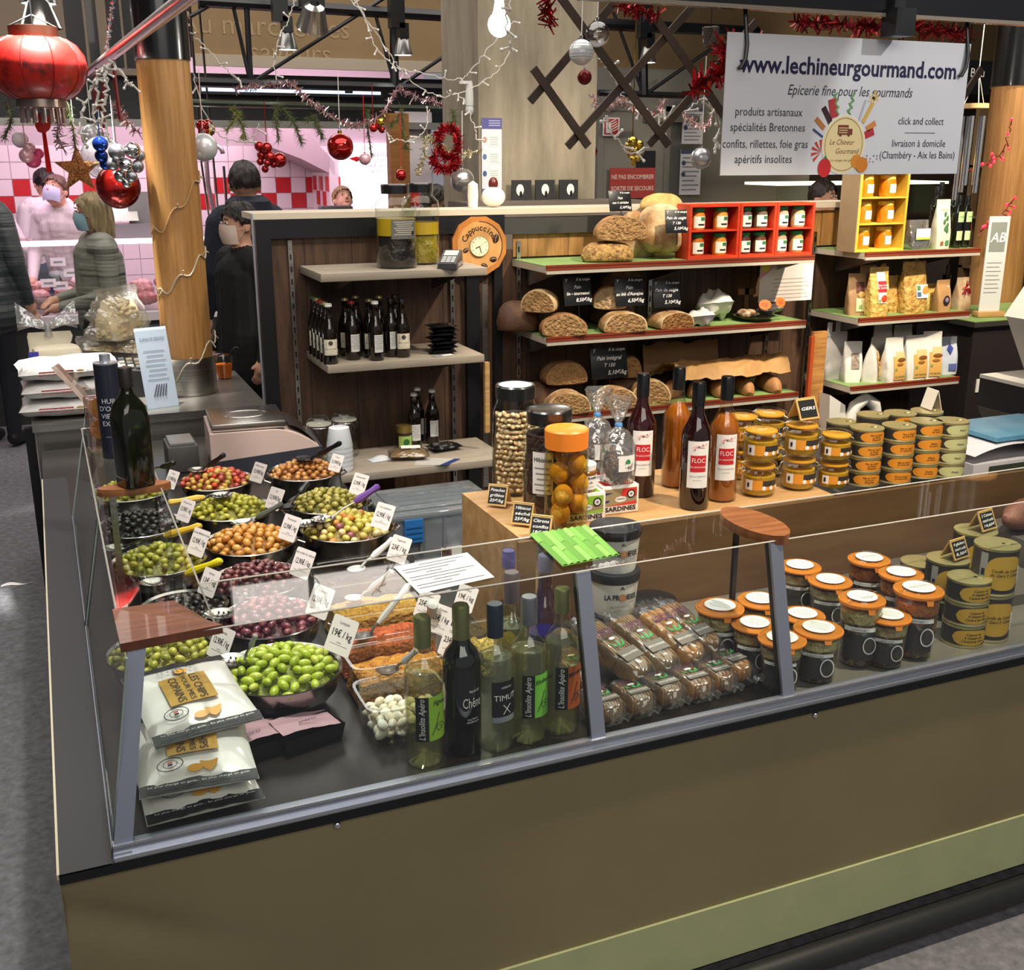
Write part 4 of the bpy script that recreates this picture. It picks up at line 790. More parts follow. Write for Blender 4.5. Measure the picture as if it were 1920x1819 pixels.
# ================================================================ goods on the wooden step
def bigjar(name, label, x, y, z, R, H, lidm, fill, fz, rz=0, group=None, neck=.82, lab=None, lidh=.03, fill2=None):
    root = E(name, label, 'jar', (x, y, z), rz, group); b = B(); hb = H-lidh
    pr_ = [(0, .004), (R*.9, 0), (R, .012), (R, hb*.80), (R*.96, hb*.86), (R*neck, hb*.94), (R*neck, hb)]
    b.lathe(pr_, JAR, 28, cap=False); b.ob('glass_body', root)
    b = B(); b.lathe([(R*neck*1.04, hb-.006), (R*neck*1.06, H-.004), (R*neck*1.0, H), (R*neck*.9, H-.002), (0, H-.003)], lidm, 28); b.ob('lid', root)
    if fill:
        b = B(); b.lathe([(0, .008), (R*.93, .008), (R*.95, .015)]+[(R*.95*(1 if k < .8 else .9), hb*fz*k) for k in (.5, .8, 1)]+[(R*.6, hb*fz+.004), (0, hb*fz+.008)], fill, 26, cap=False); b.ob('contents', root, kind='stuff')
    if fill2:
        b = B(); b.lathe([(R*.94, hb*fz+.004), (R*.94, hb*fill2[1]), (0, hb*fill2[1])], fill2[0], 26); b.ob('oil', root)
    if lab: b = B(); lab(b, R+.0008); b.ob('paper_label', root)
    return root
BLID = mat('1B1B1D', .25, coat=.4)
c = at(966, 920, Z=.931); jr = bigjar('storage_jar', 'tall glass jar of pistachios with a black rimmed white lid', c.x, c.y, .931, .064, .30, BLID, mat('8A6A44', .6, 0, '4A3420', 30), .80)
b = B(); b.disc(.045, WHT, T(0, 0, .2995), 24); b.ob('lid_print', jr, label='white lid print')
pis = []
for i in range(3):
    b = B(); b.ell((0, 0, 0), (.0065, .0075, .0115), mat(('D8B98C', 'C9A676', 'E3C9A0')[i], .5), 8, 6); o = b.ob('pistachio'); pis.append(o.data); bpy.data.objects.remove(o)
rnd = random.Random(2); k = 0
for lay in range(15):
    for j in range(14):
        a = -2.9+j*.2+(.1 if lay % 2 else 0)+rnd.uniform(-.03, .03); o = bpy.data.objects.new('pistachio', pis[k % 3]); COL.objects.link(o); k += 1
        z = .95+lay*.0148
        o.location = (c.x+.056*cos(a), c.y+.056*sin(a), z+rnd.uniform(-.002, .002)); o.rotation_euler = (rnd.uniform(0, 3), rnd.uniform(0, 3), rnd.uniform(0, 3)); tag(o, 'pistachio pressed against the glass of the tall nut jar', 'pistachio', 'pistachios in the tall glass jar')
def lab_w(w, h, z, a=0, lines=5, head=None):
    def f(b, R):
        b.wrapquad(w, h, R, WHT, face(z, R, a))
        if head: b.text(head, h*.14, INK, face(z+h*.32, R+.0006, a), bold=.02, wrap=R, width=w*.85)
        for k in range(lines): b.wrapquad(w*(.8-.12*(k % 3)), h*.03, R+.0005, GREY, face(z+h*(.12-.13*k), R+.0005, a), 4)
    return f
c = at(1028, 958, Z=.931); bigjar('storage_jar', 'glass jar of dark dried petals with black lid and white label', c.x, c.y, .931, .068, .275, BLID, mat('4A2A24', .5, 0, '1F1210', 35, bump=2), .86, lab=lab_w(.055, .11, .12, -38, 6, 'Hibiscus'))
c = at(1060, 983, Z=.931); lj = bigjar('storage_jar', 'glass jar of whole yellow lemons with a bright orange lid', c.x, c.y, .931, .056, .25, mat('F0862A', .4), None, 0, lidh=.042, neck=.92)
b = B(); b.lathe([(.052, .006), (.0535, .02), (.0535, .19), (0, .19)], glass('F4E2A8', .06), 26, cap=False); b.ob('oil', lj)
lm = mat('E0AE3C', .5, 0, 'CC9428', 30, bump=.3)
for i, (x, y, z) in enumerate(((.018, -.024, .15), (-.022, -.006, .128), (.026, -.02, .10), (-.02, -.026, .075), (.022, -.024, .05), (-.024, -.02, .028), (-.004, .02, .05), (.0, .022, .11), (.004, .018, .165))):
    b = B(); b.ell((0, 0, 0), (.025, .025, .028), lm, 14, 9, amp=.05, freq=2, seed=i); o = b.ob('preserved_lemon', loc=(c.x+x, c.y+y, .931+z+.012), rz=i*40, label='preserved lemon floating in the jar with the orange lid', cat='lemon', group='lemons in the orange lidded jar')
# sardine boxes with caramel jars and sachets on top
SBX = [(1.200, 2.405, .931, -4, '8FC23A', 'sardine box with lime green car print, nearest the lemon jar'), (1.312, 2.435, .931, -2, 'D2352C', 'sardine box with red car print, beside the dark bottle')]
def sardine(label, x, y, z, rz, col, w=.105, d=.09, h=.075):
    root = E('sardine_box', label, 'box', (x, y, z), rz, 'sardine boxes on the wooden step'); b = B(); WB = mat('EFECE6', .4); CC = mat(col, .45)
    b.rbox(w, d, h, .002, WB); b.ob('carton', root); b = B(); b.M = T(0, -d/2-.0006, 0) @ FRONT
    b.poly([(-w*.44, h*.3, 0), (w*.44, h*.3, 0), (w*.44, h*.9, 0), (-w*.44, h*.9, 0)], mat('9A8A6A', .5)); b.poly([(.0, h*.62, .0003), (w*.44, h*.58, .0003), (w*.44, h*.9, .0003), (w*.05, h*.9, .0003)], CC); b.poly([(-w*.44, h*.3, .0003), (w*.44, h*.3, .0003), (w*.44, h*.42, .0003)], CC)
    b.disc(.012, mat('2A2A30', .4), T(w*.28, h*.68, .0006), 18); b.disc(.008, WHT, T(w*.28, h*.68, .0009), 16); b.disc(.004, GREY, T(w*.28, h*.68, .0012), 12)
    b.poly([(-w*.44, h*.7, .0004), (-w*.2, h*.76, .0004), (-w*.44, h*.8, .0004)], mat('2A2F66', .4)); b.poly([(-w*.44, h*.5, .0004), (-w*.3, h*.52, .0004), (-w*.33, h*.44, .0004), (-w*.44, h*.42, .0004)], mat('2A2F66', .4))
    b.poly([(w*.16*cos(t), h*.52+h*.11*sin(t), .0006) for t in [k*.785 for k in range(8)]], WB); b.poly([(w*.13*cos(t), h*.53+h*.035*sin(t), .0009) for t in [k*.4 for k in range(16)]], mat('9AA2AA', .4))
    b.text('SARDINES', h*.22, INK, T(0, h*.17, .0003), bold=.035, width=w*.84); b.ob('car_print', root, label='printed vintage car front')
    b = B(); b.poly([(-w*.4, -d*.4, h+.0005), (w*.4, -d*.4, h+.0005), (w*.4, d*.1, h+.0005), (-w*.4, d*.1, h+.0005)], CC); b.ob('top_print', root)
for x, y, z, rz, col, l in SBX: sardine(l, x, y, z, rz, col)
sardine('sardine box behind, carrying the second caramel jar, mostly hidden', 1.205, 2.505, .931, -4, '8FC23A'); sardine('sardine box behind, carrying the rear clear sachet, mostly hidden', 1.318, 2.535, .931, -2, 'D2352C')
def caramel(label, x, y, z, rz):
    root = E('caramel_jar', label, 'jar', (x, y, z), rz, 'caramel jars on the sardine boxes'); b = B(); b.lathe([(0, 0), (.030, 0), (.033, .004), (.033, .052), (.028, .058), (0, .058)], mat('8A5A2A', .15, coat=.6), 24); b.ob('jar_body', root)
    b = B(); b.lathe([(.031, .056), (.032, .070), (.029, .0725), (0, .0725)], WHT, 24); b.ob('lid', root, label='white lid'); b = B(); r = .0336; b.wrapquad(.062, .036, r, WHT, face(.026, r, 8)); b.text('CARAMEL', .009, INK, face(.038, r+.0006, 8), bold=.02, wrap=r, width=.042); b.text('Pâtisserie', .005, GREY, face(.016, r+.0006, 8), wrap=r); [b.disc(.0016, INK, face(.026+.002*(k == 0), r+.0008, 8+k*5), 8) for k in (-1, 0, 1)]; b.ob('paper_label', root)
caramel('front caramel jar with white lid on the lime green sardine box', 1.205, 2.395, 1.0065, 0); caramel('caramel jar behind the orange lidded jar, half hidden', 1.19, 2.495, 1.0065, 0)
def sachet(label, x, y, z, rz, seed):
    root = E('gift_sachet', label, 'sachet', (x, y, z), rz, 'clear gift sachets tied with blue'); b = B(); FM = glass('F4F4F4', .5, .1, .10, bump=25)
    b.lathe([(.03, 0), (.044, .006), (.047, .05), (.045, .10), (.03, .135), (.008, .15), (.006, .156), (.016, .175), (.030, .205), (.036, .225)], FM, 26, cap=False, wob=lambda a, zz: .10*NZ.noise(V((cos(a)*2+seed, sin(a)*2, zz*20)))+(.14*sin(a*5+seed)*max(0, zz-.15)*8)); b.ob('clear_film', root)
    b = B(); b.ell((0, 0, .052), (.038, .038, .05), mat('8A807A', .6, 0, '3A322E', 30, bump=3, bscale=40), 16, 12, amp=.25, freq=4, seed=seed); b.ob('sweets', root, kind='stuff')
    b = B(); b.lathe([(.009, .149), (.0105, .153), (.009, .158)], mat('5A9AD8', .4), 12); b.ob('blue_tie', root, label='blue tie'); b = B(); r = .0476; b.wrapquad(.05, .042, r, WHT, face(.062, r, 5)); b.poly([(-.008, 0, 0), (.008, 0, 0), (.006, .008, 0), (0, .012, 0), (-.006, .008, 0)], GREEN, face(.062, r+.001, 5)); b.text('nougats', .006, INK, face(.052, r+.001, 5)); b.ob('paper_label', root)
sachet('front clear sachet with flared top and white label on the red sardine box', 1.315, 2.42, 1.0065, 0, 1); sachet('rear clear sachet with flared top, standing behind the front one', 1.318, 2.545, 1.0065, -8, 4)
# floc bottles
RDL = mat('C8232C', .5)
def lab_floc(b, R):
    b.wrapquad(.058, .125, R, mat('F3EFEA', .6), face(.125, R, -6)); b.wrapquad(.042, .044, R+.0004, RDL, face(.128, R+.0004, -6)); b.text('FLOC', .017, CHALK, face(.136, R+.001, -6), wrap=R, width=.034); b.text('DE GASCOGNE', .006, CHALK, face(.119, R+.001, -6), wrap=R)
    b.text('Michel BARON', .007, GREY, face(.094, R+.0006, -6), wrap=R, width=.044); b.text('producteur', .005, GREY, face(.084, R+.0006, -6), wrap=R)
    b.tube([(-.018, 0, 0), (-.004, .006, 0), (.01, .004, 0), (.02, .012, 0)], .0007, RDL, 4, face(.170, R+.001, -6)); [b.disc(.0018, INK if k else RDL, face(.166+.006*k, R+.0008, -20+14*k), 8) for k in range(3)]
DRED = mat('240A0C', .05, coat=.5); AMB = mat('C4761E', .08, 0, '9A5210', 2, coat=.5); FG = glass('F4EFE4', .16)
for px, py, H, gm, liq, cap, l in ((1300, 950, .335, mat('1E0A0C', .05, coat=.6), None, BLKM, 'dark red bottle with a red square label in front of the others'), (1352, 935, .335, FG, AMB, BLKM, 'amber bottle with a red square label beside the clip jars')):
    c = at(px, py, Z=.931); bottle('aperitif_bottle', l, (c.x, c.y, .931), H, .0395, 'floc', gm, cap, (.82, 1.0), lab_floc, -16, 'aperitif bottles on the wooden step', liq, .70)
bottle('aperitif_bottle', 'dark red bottle behind the clear sachets, label half hidden', (1.44, 2.52, .931), .335, .0395, 'floc', mat('2A0C0E', .05, coat=.6), BLKM, (.82, 1.0), lab_floc, -16, 'aperitif bottles on the wooden step')
bottle('aperitif_bottle', 'amber bottle at the back between the dark and amber front bottles', (1.575, 2.56, .931), .335, .0395, 'floc', FG, BLKM, (.82, 1.0), None, 0, 'aperitif bottles on the wooden step', AMB, .7)
# clip top jars with yellow contents
YC = mat('D9B030', .35, 0, 'C08A1E', 12, bump=.5, coat=.3); WIRE = mat('C9C7C2', .2, 1)
def clipjar(name, label, x, y, z, R, H, content, rz=0, group=None, lab=True, fz=.72, gasket=None):
    root = E(name, label, 'jar', (x, y, z), rz, group); hb = H*.80; b = B()
    b.lathe([(0, .003), (R*.86, 0), (R, .008), (R, hb*.86), (R*.86, hb*.95), (R*.86, hb)], JAR, 24, cap=False); b.ob('glass_body', root)
    if content: b = B(); b.lathe([(0, .005), (R*.84, .005), (R*.94, .012), (R*.94, hb*fz), (R*.5, hb*fz+.003), (0, hb*fz+.004)], content, 22, cap=False); b.ob('contents', root)
    b = B(); b.lathe([(R*.80, hb), (R*.93, hb+.001), (R*.93, hb+.005), (R*.8, hb+.006)], gasket or mat('E0A030', .4), 24); b.ob('rubber_gasket', root)
    b = B(); b.lathe([(R*.93, hb+.006), (R*.94, hb+.012), (R*.78, H*.96), (R*.70, H*.975), (R*.6, H*.96), (0, H*.96)], JAR, 24, cap=False); b.ob('glass_lid', root)
    b = B(); b.lathe([(R*.89, hb*.955), (R*.905, hb*.96), (R*.89, hb*.967)], WIRE, 24, cap=False)
    for s in (-1, 1): b.tube([(s*R*.9, 0, hb*.96), (s*R*1.10, -.003, hb*.9), (s*R*1.16, 0, hb*.72), (s*R*1.08, .003, hb*.7), (s*R*1.02, 0, hb+.009), (s*R*.8, 0, hb+.014)], .0014, WIRE, 5)
    b.ob('wire_clip', root, label='wire clip')
    if lab:
        b = B(); r = R+.0006; b.wrapquad(R*2.0, hb*.36, r, mat('E2962E', .5), face(hb*.45, r)); b.wrapquad(R*.45, hb*.36, r+.0004, WHT, face(hb*.45, r+.0004, -42), 4); b.wrapquad(R*1.0, hb*.2, r+.0004, TLB, face(hb*.52, r+.0004, 32), 6); [b.disc(R*.13, WHT, face(hb*.36, r+.001, 8+26*k), 10) for k in range(3)]; b.box(-.003, .003, -.006, .006, 0, .0004, INK, face(hb*.45, r+.0008, -44)); b.ob('paper_label', root, label='orange label')
    return root
gj = 'yellow clip jars on the wooden step'
def cjat(px, py, z, R, H, l, up=False):
    c = at(px, py, Z=z); clipjar('clip_jar', l, c.x, c.y, z, R, H, YC, 12, gj); return c
HJ = .098
for px, py, n, nm in ((1420, 925, 2, 'beside the amber bottle'), (1495, 913, 2, 'in the middle of the row'), (1560, 912, 2, 'next to the tins')):
    c = at(px, py, Z=.931); R = .047 if px < 1550 else .043
    h = HJ if px < 1550 else .082
    for k in range(n): clipjar('clip_jar', '%s yellow clip jar of the pair %s' % (('lower', 'upper')[k], nm), c.x, c.y, .931+k*(h*.98+.001), R, h, YC, -24, gj)
for px, py, l in ((1388, 872, 'upper'), (1462, 858, 'upper')):
    c = at(px, 840, Y=2.56)
    for k in range(2): clipjar('clip_jar', '%s yellow clip jar of the rear pair %s' % (('lower', 'upper')[k], 'behind the amber bottle' if px < 1400 else 'between the front pairs'), min(c.x, 1.882), 2.56, .931+k*(HJ*.98+.001), .047, HJ, YC, -24, gj)
c = at(1495, 913, Z=.931); tent('small slate tag reading GERS on the middle clip jar', (c.x, c.y-.005, .931+HJ*1.96+.0015), 6, ['', 'GERS', ''], .07, .06)
# tins on the step
TOR = mat('E0902A', .5)
def pile(px, py, n, style, where, R=.047, H=.0405, grp='pate tins piled on the wooden step'):
    c = at(px, py, Z=.931+n*H); nm = ('lowest', 'second', 'third', 'fourth', 'topmost')
    for k in range(n): tin('food_tin', '%s tin of the pile %s' % ('topmost' if k == n-1 else nm[k], where), c.x, c.y, .931+k*(H+.0004), R, H, style, 4*k, grp)
PP = (TOR, 'Pâté de Canard\nau Piment\nd\'Espelette'); PV = (TOR, 'Pâté de Canard\nau Poivre Vert'); RC = (TOR, 'Rillettes\nde Canard'); GR_ = (mat('BFC08A', .5), 'Rillettes')
pile(1626, 801, 4, PP, 'with Espelette pâté, beside the clip jars'); pile(1686, 797, 4, PV, 'with green pepper pâté'); pile(1737, 789, 4, RC, 'with orange rillettes labels'); pile(1786, 788, 4, GR_, 'with pale labels at the free end')
pile(1580, 790, 3, (None, ''), 'of dark tins behind the front clip jars'); pile(1637, 777, 4, (None, ''), 'of dark tins behind the Espelette pâté'); pile(1688, 774, 4, PP, 'behind the green pepper pâté'); pile(1738, 770, 4, (None, ''), 'under the folded card')
c = at(1740, 768, Z=.931+4*.0409); b = B(); b.box(-.028, .028, -.001, .001, 0, .06, mat('E6DCCB', .6), T(0, -.016, 0) @ RX(-16)); b.box(-.028, .028, -.001, .001, 0, .06, mat('E6DCCB', .6), T(0, .018, 0) @ RX(16)); b.ob('folded_card', label='folded pale card standing like a tent on the rear tins', cat='card', loc=(c.x+.012, c.y, .931+4*.0409+.0035), rz=80)
# small slate tags along the free end of the step
for px, py, l, t in ((908, 950, 'small slate tag behind, beside the tall nut jar', ['Pistaches', 'grillées', '25€/kg']), (958, 985, 'small slate tag in the middle, before the dark petal jar', ['Hibiscus', 'séché', '25€/kg']), (992, 1010, 'small slate tag nearest the glass, by the orange lidded jar', ['Citrons', 'confits', '18€/kg'])):
    c = at(px, py, Z=.933); tent(l, (max(c.x, 1.045), min(c.y, 2.66), .9305), -42, t, .055, .056)
# ---------------------------------------------------------------- weighing scale and white appliance on the far worktop
c = at(1895, 905, Z=.90); root = E('counter_scale', 'pale grey curved counter scale with a display on the dark worktop', 'scale', (c.x+.12, c.y+.17, .9005), 0); b = B(); PL = mat('C9C7CC', .4)
b.grid(lambda u, v: (-.22+u*.44, -.12+v*.24, .05+.05*max(0, 1-((u-.35)/.5)**2)), 16, 6, PL); b.box(-.22, .22, -.12, .12, 0, .05, PL); b.ob('housing', root); b = B(); b.poly([(-.16, -.121, .012), (.06, -.121, .012), (.06, -.121, .04), (-.16, -.121, .04)], mat('3A443A', .3)); b.ob('display', root, label='dark display')
b = B(); b.box(-.12, .2, -.1, .12, .105, .118, mat('6FA0B8', .3, 0, '4A86A4', 6, bump=.4)); b.box(-.02, .06, -.03, .03, .09, .105, PL); b.ob('blue_tray', root, label='blue marbled weighing tray')
# translucent storage crate behind the pans
CR = glass('E4E9EC', .3, .1, .42, 'AEB6BC'); root = E('storage_crate', 'translucent lidded storage crate with blue clips behind the mixed olives', 'crate', (1.245, 3.74, .24), 0); b = B()
b.add([(x*.21*k, y*.16*k, z) for z, k in ((0, .9), (.33, 1)) for x, y in ((-1, -1), (1, -1), (1, 1), (-1, 1))], [(3, 2, 1, 0), (0, 1, 5, 4), (1, 2, 6, 5), (2, 3, 7, 6), (3, 0, 4, 7)], CR)
for k in range(5): b.box(-.19+k*.09, -.182+k*.09, -.166, -.158, .20, .33, CR)
b.ob('crate_body', root); b = B(); b.rbox(.44, .34, .025, .01, CR, T(0, 0, .33)); b.rbox(.36, .26, .008, .003, CR, T(0, 0, .355)); [b.box(-.15, .15, -.09+.05*k, -.075+.05*k, .363, .366, CR) for k in range(4)]; b.ob('lid', root)
for x in (-.16, .14): b = B(); b.box(x, x+.07, -.178, -.168, .25, .335, mat('2E74B8', .4)); [b.box(x+.005, x+.065, -.181, -.178, .265+.02*k, .272+.02*k, mat('2562A0', .4)) for k in range(3)]; b.ob('blue_clip', root, label='blue locking clip')
b = B(); b.box(-.02, .06, -.164, -.161, .14, .21, WHT); b.box(-.018, .02, -.1645, -.164, .142, .208, mat('7A5A58', .5, 0, '2A2220', 60)); b.ob('sticker', root)
b = B(); b.box(-.30, .30, -.26, .26, 0, .24, mat('1B1B1C', .7)); b.ob('dark_platform', label='dark low platform under the translucent storage crate', cat='platform', loc=(1.30, 3.74, 0))
b = B(); pillow(b, .3, .26, .2, mat('D9DADF', .35, 0, 'B5B8C4', 6, bump=1), T(0, 0, .14) @ RX(90), 3, amp=.3); b.ob('waste_bag', label='pale crumpled plastic bag under the lowest grey shelf', cat='bag', loc=(1.52, 4.25, .12)); b = B(); pillow(b, .22, .26, .16, mat('1F2458', .35, bump=1), T(0, 0, .13) @ RX(90), 6, amp=.3); b.ob('waste_bag', label='dark blue plastic bag under the lowest grey shelf', cat='bag', loc=(1.27, 4.27, .12))
b = B(); b.box(-.35, .35, -.15, .15, 0, .118, mat('19191A', .7)); b.ob('dark_platform', label='dark plinth under the bags below the lowest grey shelf', cat='platform', loc=(1.4, 4.38, 0))
# ================================================================ back shelves: left grey shelves
def atz(px, py, z, y0=4.24, y1=4.52):
    p = at(px, py, Z=z)
    if not y0 <= p.y <= y1: p = at(px, py, Y=min(max(p.y, y0), y1))
    return p.x, p.y
OILY = mat('C9A41E', .08, coat=.6); DKO = mat('1C1714', .12, 0, '2F2620', 25, bump=1.5, coat=.5); LEM = mat('8A7A1E', .2, 0, 'A89028', 18, bump=2, coat=.4)
def lab_print(b, R): b.wrapquad(.11, .075, R, mat('6A6A62', .5), face(.155, R, 8)); [b.wrapquad(.09-.012*(k % 3), .004, R+.0006, mat('B5B2A8', .6), face(.183-.008*k, R+.0006, 8), 5) for k in range(7)]; b.wrapquad(.012, .014, R+.0006, BLK, face(.14, R+.0006, 34), 3)
x, y = atz(722, 487, Z1); bigjar('preserve_jar', 'big glass jar of dark olives in oil with black lid, printed label in front', x-.004, 4.335, Z1, .082, .325, BLID, DKO, .42, lab=lab_print, neck=.66, fill2=(OILY, .66))
x, y = atz(786, 480, Z1); bigjar('preserve_jar', 'big glass jar of greenish pickles in yellow oil, standing behind the dark olives', 1.466, 4.46, Z1, .078, .325, BLID, LEM, .40, neck=.66, fill2=(OILY, .58))
root = E('card_terminal', 'grey card payment terminal tilted on the top grey shelf end', 'terminal', (1.525, 4.27, Z1), -28); b = B()
b.add([(-.04, -.09, 0), (.04, -.09, 0), (.04, .09, 0), (-.04, .09, 0), (-.036, -.09, .022), (.036, -.09, .022), (.038, .09, .062), (-.038, .09, .062)], [(3, 2, 1, 0), (4, 5, 6, 7), (0, 1, 5, 4), (1, 2, 6, 5), (2, 3, 7, 6), (3, 0, 4, 7)], mat('3A3B3F', .35)); b.box(-.042, .042, -.06, .085, .008, .02, mat('8E9094', .3)); b.ob('housing', root)
b = B(); b.M = T(0, 0, .043) @ RX(12.5); b.box(-.028, .028, .01, .075, 0, .0012, mat('C9D2C4', .2)); b.ob('screen', root, label='pale screen'); b = B(); b.M = T(0, 0, .043) @ RX(12.5)
for i in range(3):
    for j in range(4): b.box(-.027+.019*i, -.011+.019*i, -.078+.02*j, -.065+.02*j, 0, .0014, mat('B8BABC', .4))
b.ob('keypad', root)
# cappuccino clock
c = at(902, 462, Y=4.515); root = E('wall_clock', 'wooden dodecagon wall clock with Cappuccino lettering', 'clock', (c.x, 4.535, c.z), 0); CW = mat('D08A44', .4, 0, 'B8702E', 5, (3, 1, 1), coat=.3)
b = B(); dg = lambda r, o=0: [(r*cos(pi/12*(2*k+1)+o), r*sin(pi/12*(2*k+1)+o)) for k in range(12)]
b.M = T(0, 0, 0) @ FRONT; b.prism(dg(.128), -.012, .004, CW); b.prism(dg(.106), .004, .006, mat('E0A868', .45, 0, 'CE9452', 5, (3, 1, 1))); b.ob('case', root)
b = B(); b.M = FRONT
for q in range(20): a = -.6+q*.11; b.tube([(.104*cos(a), .104*sin(a), .0065), (.104*cos(a+.11), .104*sin(a+.11), .0065)], .002, mat('4A2410', .5), 4)
for i, ch in enumerate('Cappuccino'): a = 158-i*14.5; b.text(ch, .036, mat('2A140C', .6), T(.073*cos(R_(a)), .073*sin(R_(a))+.004, .0068) @ RZ(a-90), bold=.015)
BNM = mat('3A241A', .5)
for x, y, r, an in ((-.066, -.016, .014, 30), (.074, .03, .02, 70), (.062, -.058, .017, 0), (.02, -.085, .016, -30)):
    b.ell((0, 0, .0), (r, r*.75, .003), BNM, 14, 4, T(x, y, .007) @ RZ(an)); b.tube([(-r*.8, 0, .004), (0, r*.15, .0045), (r*.8, 0, .004)], .0012, mat('C08A50', .5), 4, T(x, y, .0075) @ RZ(an))
b.ob('lettering', root, label='dark lettering and coffee beans')
b = B(); b.M = T(-.004, -.004, 0) @ FRONT; b.disc(.043, mat('E9EBC8', .4), T(0, 0, .0082), 30); b.lathe([(.043, .006), (.045, .0095), (.043, .0098), (.042, .008)], mat('C8A868', .3, .6), 30)
for i in range(12): a = pi/2-2*pi*i/12; b.text(str(i or 12), .009, INK, T(.034*cos(a), .034*sin(a), .0086), bold=.01)
b.ob('dial', root, label='pale dial'); b = B(); b.M = T(-.004, -.004, .0) @ FRONT; b.tube([(0, 0, .010), (-.018, -.008, .010)], .0017, INK, 5); b.tube([(0, 0, .011), (.008, -.028, .011)], .0013, INK, 5); b.tube([(-.006, -.004, .0115), (.028, .02, .0115)], .0006, RT_, 4); b.ob('hands', root)
# beer bottles
BG = mat('17100C', .06, coat=.6); CAPS = {'g': mat('B9AE7A', .35, .6), 'r': mat('B0282C', .35), 'w': mat('E4E2DC', .35), 'k': mat('2A2A2A', .3), 'd': mat('3A5A3A', .35)}
def lab_beer(b, R):
    b.wrapquad(.060, .062, R, mat('E9E2CC', .6), face(.068, R, -4)); b.disc(.009, mat('4A4440', .6), face(.085, R+.0008, -8), 14); b.tube([(-.018, .022, 0), (-.026, -.02, 0), (.0, -.026, 0), (.026, -.02, 0), (.018, .022, 0)], .0007, mat('8A7A5A', .6), 4, face(.068, R+.0012, -4)); b.text('Bière de Savoie', .0075, INK, face(.062, R+.0008, -6), wrap=R, width=.044); b.text('artisanale', .005, GREY, face(.052, R+.0008, -6), wrap=R)
    b.wrapquad(.014, .008, R*.74, WHT, face(.148, R*.74, -20), 3)
def lab_back(b, R): b.wrapquad(.040, .070, R, mat('DADAD8', .6), face(.070, R, 10)); [b.wrapquad(.034-.006*(k % 3), .002, R+.0005, GREY, face(.098-.007*k, R+.0005, 10), 3) for k in range(8)]
protoB = {}
def beer(px, py, cap, lab, label, z=None, H=.235, rz=0, fl=False):
    z = Z2 if z is None else z; x, y = fl or atz(px, py, z+H)
    k = (cap, lab)
    if k not in protoB: protoB[k] = bottle('beer_bottle', label, (x, y, z), H, .0305, 'beer', BG, CAPS[cap], (.955, 1.0), {'f': lab_beer, 'b': lab_back, 'n': None}[lab], rz, 'brown beer bottles on the middle grey shelf', seg=18)
    else: dup(protoB[k], (x, y, z), rz, label)
X0 = 1.035
for i, (cp, l) in enumerate((('w', 'foremost beer bottle of the slanting row, white cap and full label'), ('g', 'second beer bottle of the slanting row, pale gold cap'), ('r', 'third beer bottle of the slanting row, red cap'), ('g', 'fourth beer bottle of the slanting row, gold cap rising behind the red one'), ('d', 'rearmost beer bottle of the slanting row, dark green cap'))):
    x, y = at(617-6.5*i, 559, Z=Z2+.235).x, 4.245+.064*i; x = at(617, 612, Y=4.245).x-.004*i-.0; beer(0, 0, cp, 'f', l, fl=(x+.004*i, y))
for px, yy, cp, lb, l in ((660, 4.30, 'r', 'b', 'beer bottle with a red cap and plain back label, nearest the slanting row'), (648, 4.40, 'g', 'f', 'beer bottle with a gold cap behind the red capped one'), (668, 4.46, 'g', 'n', 'beer bottle with a gold cap at the back wall'),
  (704, 4.25, 'w', 'b', 'foremost beer bottle of the middle group, white cap, back label'), (693, 4.33, 'g', 'f', 'beer bottle with pictured label behind the foremost white cap'), (712, 4.42, 'g', 'n', 'beer bottle with a gold cap rising behind the middle group'),
  (733, 4.31, 'k', 'b', 'black capped beer bottle between the middle group and the last bottle'), (741, 4.42, 'k', 'n', 'tallest looking black capped beer bottle at the back wall'), (754, 4.28, 'k', 'f', 'black capped beer bottle nearest the black sachets')):
    beer(0, 0, cp, lb, l, fl=(at(px, 610, Y=yy).x, yy))
BF = mat('151517', .18, coat=.5)
for k in range(7):
    b = B(); pillow(b, .115, .095, .019, BF, T(0, 0, .010), k, amp=.25, nu=12, nv=10); b.ob('black_sachet', label='%s black sachet of the pile beside the beer bottles' % ('lowest', 'second', 'third', 'fourth', 'fifth', 'sixth', 'topmost')[k], cat='sachet', group='black sachets piled on the middle grey shelf', loc=(1.495+.006*(k % 3), 4.31+.004*(k % 2), Z2+.0003+.0172*k), rz=-12+7*(k % 4))
b = B(); b.box(-.04, .04, -.02, .02, 0, .002, mat('9A9A98', .4)); b.box(0, .05, -.015, .01, .002, .003, WHT); b.ob('paper_slip', label='small white paper slip in front of the black sachets', cat='paper', loc=(1.47, 4.235, Z2+.0005), rz=12)
